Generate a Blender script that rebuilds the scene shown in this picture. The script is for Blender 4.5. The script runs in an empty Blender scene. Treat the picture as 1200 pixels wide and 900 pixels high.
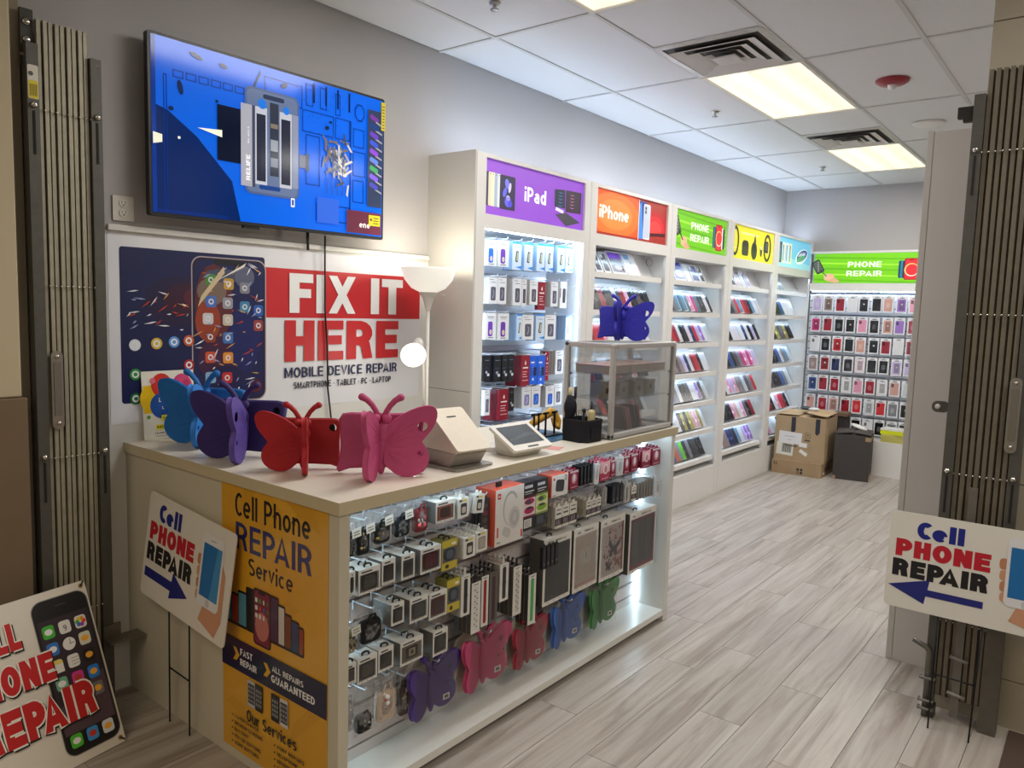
import bpy, bmesh, math, random
from mathutils import Vector, Matrix
random.seed(7)
PI = math.pi
SC = bpy.context.scene
COL = SC.collection

# ------------------------------------------------------------------ camera, world, lights, exposure
cd = bpy.data.cameras.new('camera'); cam = bpy.data.objects.new('camera', cd); COL.objects.link(cam)
yaw, pitch, roll, fpx = -0.670954, 0.0988544, 0.0301309, 893.16
fw = Vector((math.sin(yaw)*math.cos(pitch), math.cos(yaw)*math.cos(pitch), -math.sin(pitch)))
rt = fw.cross(Vector((0, 0, 1))).normalized(); up = rt.cross(fw)
c_, s_ = math.cos(roll), math.sin(roll)
rt, up = c_*rt + s_*up, -s_*rt + c_*up
cam.matrix_world = Matrix(((rt.x, up.x, -fw.x, 3.152), (rt.y, up.y, -fw.y, 0), (rt.z, up.z, -fw.z, 1.63), (0, 0, 0, 1)))
cd.sensor_width = 36; cd.lens = fpx/1200*36; cd.clip_start = .05
SC.camera = cam
w = bpy.data.worlds.new('world'); SC.world = w; w.use_nodes = True
w.node_tree.nodes['Background'].inputs[0].default_value = (1.0, .90, .75, 1)
w.node_tree.nodes['Background'].inputs[1].default_value = .15

def area(name, loc, size, power, col, rot=(0, 0, 0), sy=None):
    l = bpy.data.lights.new(name, 'AREA'); l.energy = power; l.color = col
    l.shape = 'RECTANGLE'; l.size = size; l.size_y = sy or size
    o = bpy.data.objects.new(name, l); o.location = loc; o.rotation_euler = rot; COL.objects.link(o); return o
# mall hall lights behind the photographer (real fixtures of the hall, above and behind the camera)
area('hall_light', (2.2, -1.6, 3.6), 2.2, 34, (1, .82, .58))
area('hall_light', (5.6, .6, 3.6), 2.2, 34, (1, .84, .62))
vs = SC.view_settings
vs.view_transform = 'Standard'; vs.look = 'None'; vs.exposure = 0.5; vs.gamma = 1.0; vs.use_curve_mapping = False
try:
    SC.cycles.use_denoising = True; SC.cycles.max_bounces = 8; SC.cycles.transparent_max_bounces = 24
    SC.cycles.sample_clamp_indirect = 6; SC.cycles.caustics_reflective = False; SC.cycles.caustics_refractive = False
except Exception:
    pass

# ------------------------------------------------------------------ materials
def lin(c):
    return tuple(((x/255)/12.92 if x/255 <= .04045 else ((x/255+.055)/1.055)**2.4) for x in c[:3])
def newmat(name):
    m = bpy.data.materials.new(name); m.use_nodes = True
    n = m.node_tree; return m, n, n.nodes['Principled BSDF']
def vcmat(name, rough, metal=0, noise=.06, scale=60, emit=0, spec=.5, bump=0, bscale=300, coat=0):
    """colour from the mesh's own 'Col' attribute, broken up a little by noise"""
    m, n, b = newmat(name)
    a = n.nodes.new('ShaderNodeAttribute'); a.attribute_name = 'Col'
    t = n.nodes.new('ShaderNodeTexNoise'); t.inputs['Scale'].default_value = scale; t.inputs['Detail'].default_value = 3
    tc = n.nodes.new('ShaderNodeTexCoord'); n.links.new(tc.outputs['Object'], t.inputs['Vector'])
    mr = n.nodes.new('ShaderNodeMapRange'); mr.inputs['To Min'].default_value = 1-noise; mr.inputs['To Max'].default_value = 1+noise
    n.links.new(t.outputs['Fac'], mr.inputs['Value'])
    mx = n.nodes.new('ShaderNodeVectorMath'); mx.operation = 'MULTIPLY'
    n.links.new(a.outputs['Color'], mx.inputs[0]); n.links.new(mr.outputs[0], mx.inputs[1])
    n.links.new(mx.outputs[0], b.inputs['Base Color'])
    b.inputs['Roughness'].default_value = rough; b.inputs['Metallic'].default_value = metal
    b.inputs['Specular IOR Level'].default_value = spec
    b.inputs['Coat Weight'].default_value = coat; b.inputs['Coat Roughness'].default_value = .08
    if emit:
        n.links.new(a.outputs['Color'], b.inputs['Emission Color']); b.inputs['Emission Strength'].default_value = emit
    if bump:
        t2 = n.nodes.new('ShaderNodeTexNoise'); t2.inputs['Scale'].default_value = bscale; n.links.new(tc.outputs['Object'], t2.inputs['Vector'])
        bp = n.nodes.new('ShaderNodeBump'); bp.inputs['Strength'].default_value = bump; bp.inputs['Distance'].default_value = .002
        n.links.new(t2.outputs['Fac'], bp.inputs['Height']); n.links.new(bp.outputs[0], b.inputs['Normal'])
    return m
M = {}
M['print'] = vcmat('printed_card', .5)
M['gloss'] = vcmat('glossy_print', .25, coat=.25)
M['vinyl'] = vcmat('vinyl_banner', .45, noise=.04, scale=6, bump=.25, bscale=5)
M['plastic'] = vcmat('plastic', .38)
M['foam'] = vcmat('eva_foam', .62, noise=.1, scale=30, bump=.3, bscale=400)
M['screen'] = vcmat('lcd_screen', .12, emit=.38, noise=0, spec=.3)
M['lightbox'] = vcmat('lightbox_print', .3, emit=.36, noise=.05, scale=8)
M['laminate'] = vcmat('white_laminate', .35, noise=.015, scale=3)
M['matte'] = vcmat('matte_paint', .8, noise=.06, scale=12)
M['metal'] = vcmat('brushed_metal', .32, metal=.85, noise=.08, scale=90)
M['dullmetal'] = vcmat('dull_metal', .5, metal=.45, noise=.2, scale=25, bump=.3, bscale=120)
M['satin'] = vcmat('satin_aluminium', .38, metal=.35, noise=.05, scale=60)
M['chrome'] = vcmat('chrome_wire', .15, metal=.95, noise=0)
M['cardboard'] = vcmat('cardboard', .85, noise=.12, scale=9, bump=.3, bscale=60)
M['felt'] = vcmat('case_fabric', .9, noise=.15, scale=60)

def emis(name, col, s):
    m, n, b = newmat(name)
    b.inputs['Base Color'].default_value = (.8, .8, .8, 1)
    b.inputs['Emission Color'].default_value = (*col, 1); b.inputs['Emission Strength'].default_value = s
    return m
M['led'] = emis('cool_led', (.60, .79, 1.0), 30)
M['ledcounter'] = emis('cool_led_counter', (.55, .82, 1.0), 14)
M['ledunder'] = emis('cool_led_under', (.62, .84, 1.0), 7)
M['ledtop'] = emis('cool_led_top', (.60, .76, 1.0), 24)
M['lampglow'] = emis('warm_glass_glow', (1.0, .95, .80), .34)
M['lampglow2'] = emis('warm_glass_glow_small', (1.0, .96, .86), 1.1)

# troffer diffuser: prismatic sheet with the tubes showing as soft bands
m, n, b = newmat('troffer_diffuser'); M['diffuser'] = m
tc = n.nodes.new('ShaderNodeTexCoord'); sp = n.nodes.new('ShaderNodeSeparateXYZ'); n.links.new(tc.outputs['Object'], sp.inputs[0])
ma = n.nodes.new('ShaderNodeMath'); ma.operation = 'MULTIPLY'; ma.inputs[1].default_value = 2*PI/.2; n.links.new(sp.outputs['X'], ma.inputs[0])
mb_ = n.nodes.new('ShaderNodeMath'); mb_.operation = 'COSINE'; n.links.new(ma.outputs[0], mb_.inputs[0])
mr = n.nodes.new('ShaderNodeMapRange'); mr.inputs['From Min'].default_value = -1; mr.inputs['To Min'].default_value = .50; mr.inputs['To Max'].default_value = .70
n.links.new(mb_.outputs[0], mr.inputs['Value'])
b.inputs['Emission Color'].default_value = (1, .90, .66, 1); n.links.new(mr.outputs[0], b.inputs['Emission Strength'])
b.inputs['Base Color'].default_value = (.8, .78, .7, 1)

# floor planks: bleached oak vinyl, each plank its own tone and grain
m, n, b = newmat('vinyl_plank'); M['plank'] = m
tc = n.nodes.new('ShaderNodeTexCoord'); oi = n.nodes.new('ShaderNodeObjectInfo')
cmb = n.nodes.new('ShaderNodeVectorMath'); cmb.operation = 'MULTIPLY_ADD'
rv = n.nodes.new('ShaderNodeCombineXYZ')
for k in range(3):
    q = n.nodes.new('ShaderNodeMath'); q.operation = 'MULTIPLY'; q.inputs[1].default_value = (37, 91, 53)[k]
    n.links.new(oi.outputs['Random'], q.inputs[0]); n.links.new(q.outputs[0], rv.inputs[k])
cmb.inputs[1].default_value = (15, .9, 1); n.links.new(tc.outputs['Object'], cmb.inputs[0]); n.links.new(rv.outputs[0], cmb.inputs[2])
g1 = n.nodes.new('ShaderNodeTexNoise'); g1.inputs['Scale'].default_value = 1.25; g1.inputs['Detail'].default_value = 7; g1.inputs['Roughness'].default_value = .62; g1.inputs['Distortion'].default_value = .7
n.links.new(cmb.outputs[0], g1.inputs['Vector'])
cr = n.nodes.new('ShaderNodeValToRGB'); n.links.new(g1.outputs['Fac'], cr.inputs[0])
e = cr.color_ramp.elements
e[0].position = .32; e[0].color = (*lin((140, 128, 118)), 1); e[1].position = .66; e[1].color = (*lin((184, 178, 171)), 1)
x = cr.color_ramp.elements.new(.48); x.color = (*lin((168, 159, 150)), 1)
hs = n.nodes.new('ShaderNodeHueSaturation'); n.links.new(cr.outputs[0], hs.inputs['Color'])
mr = n.nodes.new('ShaderNodeMapRange'); mr.inputs['To Min'].default_value = .93; mr.inputs['To Max'].default_value = 1.07
n.links.new(oi.outputs['Random'], mr.inputs['Value']); n.links.new(mr.outputs[0], hs.inputs['Value'])
n.links.new(hs.outputs[0], b.inputs['Base Color']); b.inputs['Roughness'].default_value = .36; b.inputs['Specular IOR Level'].default_value = .4
bp = n.nodes.new('ShaderNodeBump'); bp.inputs['Strength'].default_value = .12; bp.inputs['Distance'].default_value = .002
n.links.new(g1.outputs['Fac'], bp.inputs['Height']); n.links.new(bp.outputs[0], b.inputs['Normal'])

def wallmat(name, col, bump=.15, var=.05):
    m, n, b = newmat(name)
    tc = n.nodes.new('ShaderNodeTexCoord'); t = n.nodes.new('ShaderNodeTexNoise'); t.inputs['Scale'].default_value = 1.3; t.inputs['Detail'].default_value = 5
    n.links.new(tc.outputs['Object'], t.inputs['Vector'])
    cr = n.nodes.new('ShaderNodeValToRGB'); c = lin(col)
    cr.color_ramp.elements[0].color = (*[x*(1-var) for x in c], 1); cr.color_ramp.elements[1].color = (*[x*(1+var) for x in c], 1)
    n.links.new(t.outputs['Fac'], cr.inputs[0]); n.links.new(cr.outputs[0], b.inputs['Base Color'])
    t2 = n.nodes.new('ShaderNodeTexNoise'); t2.inputs['Scale'].default_value = 140; n.links.new(tc.outputs['Object'], t2.inputs['Vector'])
    bp = n.nodes.new('ShaderNodeBump'); bp.inputs['Strength'].default_value = bump; bp.inputs['Distance'].default_value = .001
    n.links.new(t2.outputs['Fac'], bp.inputs['Height']); n.links.new(bp.outputs[0], b.inputs['Normal'])
    b.inputs['Roughness'].default_value = .75
    return m
M['wall'] = wallmat('grey_wall_paint', (178, 174, 172))
M['creamwall'] = wallmat('cream_wall_paint', (196, 182, 152))
M['block'] = wallmat('painted_block', (168, 158, 138), .5, .12)
M['tile'] = wallmat('ceiling_tile_board', (222, 222, 222), .6, .03)
M['dark'] = wallmat('dark_recess', (26, 24, 23))
M['hallmat'] = wallmat('brown_carpet_mat', (78, 62, 52), 1.0, .2)

def glassmat(name, tint, refl=.08, haze=0, rough=.02):
    m = bpy.data.materials.new(name); m.use_nodes = True; n = m.node_tree; n.nodes.clear()
    o = n.nodes.new('ShaderNodeOutputMaterial'); t = n.nodes.new('ShaderNodeBsdfTransparent'); t.inputs[0].default_value = (*tint, 1)
    g = n.nodes.new('ShaderNodeBsdfGlossy'); g.inputs['Roughness'].default_value = rough
    f = n.nodes.new('ShaderNodeFresnel'); f.inputs[0].default_value = 1.45
    ad = n.nodes.new('ShaderNodeMath'); ad.operation = 'ADD'; ad.inputs[1].default_value = refl; n.links.new(f.outputs[0], ad.inputs[0])
    cl = n.nodes.new('ShaderNodeMath'); cl.operation = 'MINIMUM'; cl.inputs[1].default_value = .6; n.links.new(ad.outputs[0], cl.inputs[0])
    mx = n.nodes.new('ShaderNodeMixShader'); n.links.new(cl.outputs[0], mx.inputs[0]); n.links.new(t.outputs[0], mx.inputs[1]); n.links.new(g.outputs[0], mx.inputs[2])
    last = mx
    if haze:
        d = n.nodes.new('ShaderNodeBsdfDiffuse'); d.inputs[0].default_value = (.85, .86, .88, 1)
        tc = n.nodes.new('ShaderNodeTexCoord'); t2 = n.nodes.new('ShaderNodeTexNoise'); t2.inputs['Scale'].default_value = 45; n.links.new(tc.outputs['Object'], t2.inputs['Vector'])
        mr = n.nodes.new('ShaderNodeMapRange'); mr.inputs['From Min'].default_value = .4; mr.inputs['From Max'].default_value = .7
        mr.inputs['To Min'].default_value = haze*.3; mr.inputs['To Max'].default_value = haze*1.8; n.links.new(t2.outputs['Fac'], mr.inputs['Value'])
        m2 = n.nodes.new('ShaderNodeMixShader'); n.links.new(mr.outputs[0], m2.inputs[0]); n.links.new(mx.outputs[0], m2.inputs[1]); n.links.new(d.outputs[0], m2.inputs[2])
        last = m2
    n.links.new(last.outputs[0], o.inputs[0])
    return m
M['glass'] = glassmat('case_glass', (.985, .992, .99), .02)
M['film'] = glassmat('clear_bag_film', (.95, .955, .96), .03, .13, .15)
M['blister'] = glassmat('clear_blister', (.97, .97, .97), .0, .025, .12)

# ------------------------------------------------------------------ mesh builder
_txt = {}
def text_geo(s, bold):
    k = (s, bold)
    if k not in _txt:
        c = bpy.data.curves.new('t', 'FONT'); c.body = s; c.offset = bold; c.resolution_u = 2; c.size = 1; c.space_character = 1+bold*1.2
        o = bpy.data.objects.new('t', c); COL.objects.link(o)
        dg = bpy.context.evaluated_depsgraph_get(); me = o.evaluated_get(dg).to_mesh()
        vs_ = [(v.co.x, v.co.y) for v in me.vertices]; fs = [tuple(p.vertices) for p in me.polygons]
        o.evaluated_get(dg).to_mesh_clear(); bpy.data.objects.remove(o); bpy.data.curves.remove(c)
        _txt[k] = (vs_, fs)
    return _txt[k]

# ------------------------------------------------------------------ a plain grotesque alphabet drawn with strokes (capitals and the few small letters needed)
def _arc(cx, cy, rx, ry, a0, a1, n=9): return [(cx+rx*math.cos(math.radians(a0+(a1-a0)*k/n)), cy+ry*math.sin(math.radians(a0+(a1-a0)*k/n))) for k in range(n+1)]
def glyph(ch, t):
    """(advance width, strokes): centre lines for cap height 1 and stroke width t"""
    a = t/2; W = .40+t*.95; x0, x1, y0, y1 = a, W-a, a, 1-a; X = .70; xm = W/2
    def bowl(lo, hi, xr=x1): r = (hi-lo)/2; q = min(r, (xr-x0)*.62); return [(x0, hi), (xr-q, hi)]+_arc(xr-q, (lo+hi)/2, q, r, 80, -80, 7)+[(xr-q, lo), (x0, lo)]
    if ch == ' ': return .26, []
    if ch in '.•·': h_ = a if ch == '.' else .45; return t*1.1, [[(0, h_), (t, h_)]]
    if ch == '-': return .3, [[(0, .42), (.3, .42)]]
    if ch == '!': return t, [[(a, .3), (a, 1)], [(a, 0), (a, t*.9)]]
    G = {'I': (t, [[(a, 0), (a, 1)]]), 'H': (W, [[(x0, 0), (x0, 1)], [(x1, 0), (x1, 1)], [(x0, .5), (x1, .5)]]),
         'L': (W*.88, [[(x0, 1), (x0, 0)], [(x0, y0), (W*.88, y0)]]), 'T': (W*.98, [[(W*.49, 0), (W*.49, 1)], [(0, y1), (W*.98, y1)]]),
         'E': (W*.92, [[(x0, 0), (x0, 1)], [(x0, y0), (W*.92, y0)], [(x0, y1), (W*.92, y1)], [(x0, .51), (W*.86, .51)]]), 'F': (W*.88, [[(x0, 0), (x0, 1)], [(x0, y1), (W*.88, y1)], [(x0, .5), (W*.80, .5)]]),
         'X': (W*1.1, [[(a*.9, -.05), (W*1.1-a*.9, 1.05)], [(a*.9, 1.05), (W*1.1-a*.9, -.05)]]), 'N': (W*1.05, [[(x0, 0), (x0, 1)], [(W*1.05-a, 0), (W*1.05-a, 1)], [(x0, 1.02), (W*1.05-a, -.02)]]),
         'M': (W*1.3, [[(x0, 0), (x0, 1)], [(W*1.3-a, 0), (W*1.3-a, 1)], [(x0, 1.03), (W*.65, .12), (W*1.3-a, 1.03)]]), 'V': (W*1.1, [[(a*.8, 1.04), (W*.55, .0), (W*1.1-a*.8, 1.04)]]),
         'A': (W*1.15, [[(a*.8, -.04), (W*.575, 1.0), (W*1.15-a*.8, -.04)], [(W*.28, .27), (W*.87, .27)]]), 'W': (W*1.6, [[(a*.8, 1.04), (W*.42, 0), (W*.8, .98), (W*1.18, 0), (W*1.6-a*.8, 1.04)]]),
         'K': (W*1.05, [[(x0, 0), (x0, 1)], [(x0, .35), (W*1.02-a*.5, 1.04)], [(W*.42, .55), (W*1.05-a*.5, -.04)]]), 'Y': (W*1.05, [[(W*.525, 0), (W*.525, .45)], [(a*.8, 1.04), (W*.525, .42), (W*1.05-a*.8, 1.04)]]),
         'O': (W*1.12, [_arc(W*.56, .5, W*.56-a, .5-a, 0, 360, 22)]), 'D': (W*1.05, [[(x0, 0), (x0, 1)], bowl(y0, y1, W*1.05-a)]), 'P': (W, [[(x0, 0), (x0, 1)], bowl(.44, y1)]),
         'R': (W*1.04, [[(x0, 0), (x0, 1)], bowl(.47, y1), [(W*.55, .47), (W*.72, .38), (x1+.01, -.01)]]), 'B': (W*1.02, [[(x0, 0), (x0, 1)], bowl(.51, y1, x1-.02), bowl(y0, .51)]),
         'C': (W*1.06, [_arc(W*.54, .5, W*.54-a, .5-a, 48, 312, 16)]), 'G': (W*1.1, [_arc(W*.55, .5, W*.55-a, .5-a, 48, 325, 16), [(W*.62, .46), (W*1.07-a*.1, .46)], [(W*1.07-a, .50), (W*1.07-a, .05)]]),
         'U': (W*1.02, [[(x0, 1), (x0, .35)]+_arc(W*.51, .36, W*.51-a, .36-a, 180, 360, 10)+[(W*1.02-a, 1)]]), 'J': (W*.85, [[(W*.85-a, 1), (W*.85-a, .32)]+_arc(W*.425, .32, W*.425-a, .32-a, 0, -170, 9)]),
         'S': (W, [_arc(xm, .735, xm-a, .265-a, 35, 270, 10)+_arc(xm, .265+.001, xm-a, .265-a, 90, -145, 10)[1:]]),
         'i': (t, [[(a, 0), (a, .68)], [(a, .80+a*.15), (a, 1)]]), 'l': (t, [[(a, 0), (a, 1)]]), 'o': (W*.95, [_arc(W*.475, X/2, W*.475-a, X/2-a, 0, 360, 18)]),
         'e': (W*.95, [_arc(W*.475, X/2, W*.475-a, X/2-a, 0, 315, 16), [(a, X*.5), (W*.95-a, X*.5)]]), 'c': (W*.9, [_arc(W*.46, X/2, W*.46-a, X/2-a, 50, 310, 14)]),
         'h': (W*.9, [[(x0, 0), (x0, 1)], [(x0, X*.6)]+_arc(W*.45, X*.6, W*.45-a, X*.4-a, 180, 0, 8)+[(W*.9-a, 0)]]), 'n': (W*.9, [[(x0, 0), (x0, X)], [(x0, X*.6)]+_arc(W*.45, X*.6, W*.45-a, X*.4-a, 180, 0, 8)+[(W*.9-a, 0)]]),
         'r': (W*.6, [[(x0, 0), (x0, X)], [(x0, X*.5)]+_arc(W*.6, X*.5, W*.6-a, X*.5-a, 180, 95, 5)]), 'u': (W*.9, [[(W*.9-a, 0), (W*.9-a, X)], [(x0, X)]+_arc(W*.45, X*.4, W*.45-a, X*.4-a, 180, 360, 8)]),
         'v': (W*.9, [[(a*.8, X+.03), (W*.45, 0), (W*.9-a*.8, X+.03)]]), 's': (W*.82, [_arc(W*.41, X*.74, W*.41-a, X*.27-a*.8, 40, 270, 8)+_arc(W*.41, X*.26, W*.41-a, X*.27-a*.8, 90, -140, 8)[1:]]),
         'a': (W*.92, [_arc(W*.44, X*.33, W*.44-a, X*.33-a*.9, 0, 360, 14), [(W*.88-a, 0), (W*.88-a, X*.55)]+_arc(W*.46, X*.6, W*.42-a, X*.4-a, 0, 150, 8)]), 'd': (W*.95, [[(W*.95-a, 0), (W*.95-a, 1)], _arc(W*.46, X/2, W*.46-a, X/2-a, 0, 360, 16)])}
    return G.get(ch)
def stroke_quads(pts, t):
    P_ = [Vector(p) for p in pts]; k = len(P_); closed = (P_[0]-P_[-1]).length < 1e-4; Ls = []; Rs = []
    for i in range(k):
        d0 = (P_[i]-P_[i-1]).normalized() if i or closed else None
        if i == 0 and closed: d0 = (P_[0]-P_[-2]).normalized()
        d1 = (P_[i+1]-P_[i]).normalized() if i < k-1 else ((P_[1]-P_[0]).normalized() if closed else None)
        if d0 is None: d0 = d1
        if d1 is None: d1 = d0
        m_ = (d0+d1); m_ = m_.normalized() if m_.length > 1e-6 else d0; n_v = Vector((-m_.y, m_.x)); q = min(2.2, 1/max(.3, n_v.dot(Vector((-d0.y, d0.x)))))
        Ls.append(P_[i]+n_v*t/2*q); Rs.append(P_[i]-n_v*t/2*q)
    return [(Rs[i], Rs[i+1], Ls[i+1], Ls[i]) for i in range(k-1)]
def stroke_text(tx, bold, extra=0):
    t = .125+bold*2.9; x = 0; prev = ''; lay = 0; V_ = []; fs = []; gap = .075+.02*(bold < .02)
    for ch in tx:
        g = glyph(ch, t)
        if g is None: return None
        if tx[:1] and prev == 'P' and ch == 'A': x -= t*.75
        if prev == 'C' and ch.islower(): x -= .04+t*.35
        prev = ch
        for st in g[1]:
            lay += 1
            for qd in stroke_quads(st, t+extra):
                b = len(V_); lo, hi = -extra/2, 1+extra/2
                V_ += [(x+p.x, max(lo, min(hi, p.y)), (lay % 4)*4e-5) for p in qd]; fs.append((b, b+1, b+2, b+3))
        x += g[0]+gap
    return V_, fs, x-gap

class Fr:
    """a flat frame: origin, right vector, up vector; normal looks at the reader"""
    def __init__(s, O, U=(0, 1, 0), V=(0, 0, 1)):
        s.O = Vector(O); s.U = Vector(U).normalized(); s.V = Vector(V).normalized(); s.N = s.U.cross(s.V)
    def p(s, u, v, n=0): return s.O + s.U*u + s.V*v + s.N*n
    def sub(s, u, v, n=0, ang=0):
        c, q = math.cos(ang), math.sin(ang)
        return Fr(s.p(u, v, n), s.U*c + s.V*q, s.V*c - s.U*q)

def rr(x0, y0, x1, y1, r, n=4):
    out = []
    for cx, cy, a in ((x1-r, y0+r, -90), (x1-r, y1-r, 0), (x0+r, y1-r, 90), (x0+r, y0+r, 180)):
        for k in range(n+1):
            t = math.radians(a+90*k/n); out.append((cx+r*math.cos(t), cy+r*math.sin(t)))
    return out
def circ(cx, cy, rx, ry=None, n=16, ph=0):
    ry = rx if ry is None else ry
    return [(cx+rx*math.cos(2*PI*k/n+ph), cy+ry*math.sin(2*PI*k/n+ph)) for k in range(n)]

class MB:
    def __init__(s): s.v = []; s.f = []; s.c = []; s.s = []
    def add(s, vs_, fs, col, smooth=False):
        b = len(s.v); s.v += [tuple(v) for v in vs_]; s.f += [tuple(i+b for i in f) for f in fs]
        s.c += [lin(col)]*len(vs_); s.s += [smooth]*len(fs); return s
    def box(s, a, b, col, rz=0, piv=None):
        (x0, y0, z0), (x1, y1, z1) = a, b
        P = [Vector((x, y, z)) for z in (z0, z1) for y in (y0, y1) for x in (x0, x1)]
        if rz:
            c = Vector(piv or ((x0+x1)/2, (y0+y1)/2, 0)); R = Matrix.Rotation(rz, 3, 'Z'); P = [R @ (p-c) + c for p in P]
        return s.add(P, [(0, 2, 3, 1), (4, 5, 7, 6), (0, 1, 5, 4), (2, 6, 7, 3), (0, 4, 6, 2), (1, 3, 7, 5)], col)
    def fbox(s, F, u0, v0, n0, u1, v1, n1, col):
        P = [F.p(u, v, n) for n in (n0, n1) for v in (v0, v1) for u in (u0, u1)]
        return s.add(P, [(0, 2, 3, 1), (4, 5, 7, 6), (0, 1, 5, 4), (2, 6, 7, 3), (0, 4, 6, 2), (1, 3, 7, 5)], col)
    def poly(s, F, pts, off, col):
        return s.add([F.p(x, y, off) for x, y in pts], [tuple(range(len(pts)))], col)
    def rect(s, F, x0, y0, x1, y1, off, col): return s.poly(F, [(x0, y0), (x1, y0), (x1, y1), (x0, y1)], off, col)
    def prism(s, F, pts, n0, n1, col, side=None, smooth=False):
        k = len(pts); A = [F.p(x, y, n0) for x, y in pts]; B = [F.p(x, y, n1) for x, y in pts]
        s.add(B, [tuple(range(k))], col); s.add(A, [tuple(reversed(range(k)))], col)
        return s.add(A+B, [(i, (i+1) % k, k+(i+1) % k, k+i) for i in range(k)], side or col, smooth)
    def soft(s, F, pts, n0, n1, r, col):
        """prism with rounded rims, both faces"""
        k = len(pts); nn = []
        for i in range(k):
            a = Vector(pts[i-1]); b = Vector(pts[(i+1) % k]); d = (b-a).normalized(); nn.append((-d.y, d.x))
        rings = []
        for q, (ins, n) in enumerate(((r, n0), (.35*r, n0+.25*r), (0, n0+r), (0, n1-r), (.35*r, n1-.25*r), (r, n1))):
            rings.append([F.p(p[0]+w_[0]*ins, p[1]+w_[1]*ins, n) for p, w_ in zip(pts, nn)])
        V_ = [p for ring in rings for p in ring]; fs = []
        for j in range(5):
            for i in range(k): fs.append((j*k+i, j*k+(i+1) % k, (j+1)*k+(i+1) % k, (j+1)*k+i))
        b0 = len(s.v); s.add(V_, fs, col, True)
        s.f.append(tuple(b0+5*k+i for i in range(k))); s.s.append(False)
        s.f.append(tuple(b0+i for i in reversed(range(k)))); s.s.append(False)
        return s
    def tube(s, pts, r, col, n=8, cap=True):
        pts = [Vector(p) for p in pts]; k = len(pts); R = r if isinstance(r, (list, tuple)) else [r]*k
        V_ = []; t0 = (pts[1]-pts[0]).normalized(); ref = Vector((0, 0, 1)) if abs(t0.z) < .9 else Vector((1, 0, 0))
        x = t0.cross(ref).normalized()
        for i, p in enumerate(pts):
            t = (pts[min(i+1, k-1)]-pts[max(i-1, 0)]).normalized()
            x = (x - t*x.dot(t)).normalized(); y = t.cross(x)
            V_ += [p+(x*math.cos(2*PI*j/n)+y*math.sin(2*PI*j/n))*R[i] for j in range(n)]
        fs = [(i*n+j, i*n+(j+1) % n, (i+1)*n+(j+1) % n, (i+1)*n+j) for i in range(k-1) for j in range(n)]
        if cap: fs += [tuple(reversed(range(n))), tuple((k-1)*n+j for j in range(n))]
        return s.add(V_, fs, col, True)
    def lathe(s, prof, c, col, n=24, axis='z'):
        V_ = []
        for r, z in prof:
            for j in range(n):
                a = 2*PI*j/n; x, y = r*math.cos(a), r*math.sin(a)
                V_.append(Vector(c)+(Vector((x, y, z)) if axis == 'z' else Vector((z, x, y)) if axis == 'x' else Vector((x, -z, y))))
        k = len(prof)
        return s.add(V_, [(i*n+j, i*n+(j+1) % n, (i+1)*n+(j+1) % n, (i+1)*n+j) for i in range(k-1) for j in range(n)], col, True)
    def ell(s, c, r, col, n=12, m_=8, R=None):
        V_ = []
        for i in range(m_+1):
            t = PI*i/m_
            for j in range(n):
                a = 2*PI*j/n; p = Vector((r[0]*math.sin(t)*math.cos(a), r[1]*math.sin(t)*math.sin(a), -r[2]*math.cos(t)))
                V_.append(Vector(c)+(R @ p if R else p))
        return s.add(V_, [(i*n+j, i*n+(j+1) % n, (i+1)*n+(j+1) % n, (i+1)*n+j) for i in range(m_) for j in range(n)], col, True)
    def text(s, F, t, x, y, h, off, col, wid=None, bold=0, align='l', shear=0, extra=0):
        g = stroke_text(t, bold, extra)
        if g:
            V_, fs, Wt = g; k = h; kx = wid/Wt if wid else k; xa = y0 = 0
        else:
            V_, fs = text_geo(t, 0); H_ = text_geo('H', 0)[0]; y0 = min(p[1] for p in H_); k = h/(max(p[1] for p in H_)-y0)
            xa = min(p[0] for p in V_); Wt = max(p[0] for p in V_)-xa; kx = wid/Wt if wid else k
        sh = {'l': 0, 'c': .5, 'r': 1}[align]*Wt*kx
        return s.add([F.p(x+(p[0]-xa)*kx-sh+(p[1]-y0)*k*shear, y+(p[1]-y0)*k, off+(p[2] if len(p) > 2 else 0)) for p in V_], fs, col)
    def build(s, name, mat, parent=None, label=None, cat=None, group=None, kind=None, org=None, loc=None, rot=None, bevel=0, data=None):
        me = data or mesh_of(s, name, mat, ORG.get(parent.name if parent else '', None) or org)
        o = bpy.data.objects.new(name, me); COL.objects.link(o)
        if parent: o.parent = parent; ORG[o.name] = ORG.get(parent.name)
        else:
            ORG[o.name] = Vector(org) if org else None
            if org: o.location = org
        if loc is not None: o.location = loc
        if rot is not None: o.rotation_euler = rot
        if bevel:
            b = o.modifiers.new('b', 'BEVEL'); b.width = bevel; b.segments = 2; b.limit_method = 'ANGLE'
        tag(o, label, cat, group, kind); return o
ORG = {}
def mesh_of(s, name, mat, org=None):
    V_ = s.v if not org else [(p[0]-org[0], p[1]-org[1], p[2]-org[2]) for p in s.v]
    me = bpy.data.meshes.new(name); me.from_pydata(V_, [], s.f); me.update()
    me.polygons.foreach_set('use_smooth', s.s)
    a = me.color_attributes.new('Col', 'FLOAT_COLOR', 'POINT')
    a.data.foreach_set('color', [x for c in s.c for x in (*c, 1)])
    me.materials.append(M[mat]); return me
def tag(o, label=None, cat=None, group=None, kind=None):
    if label: o['label'] = label
    if cat: o['category'] = cat
    if group: o['group'] = group
    if kind: o['kind'] = kind
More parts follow.
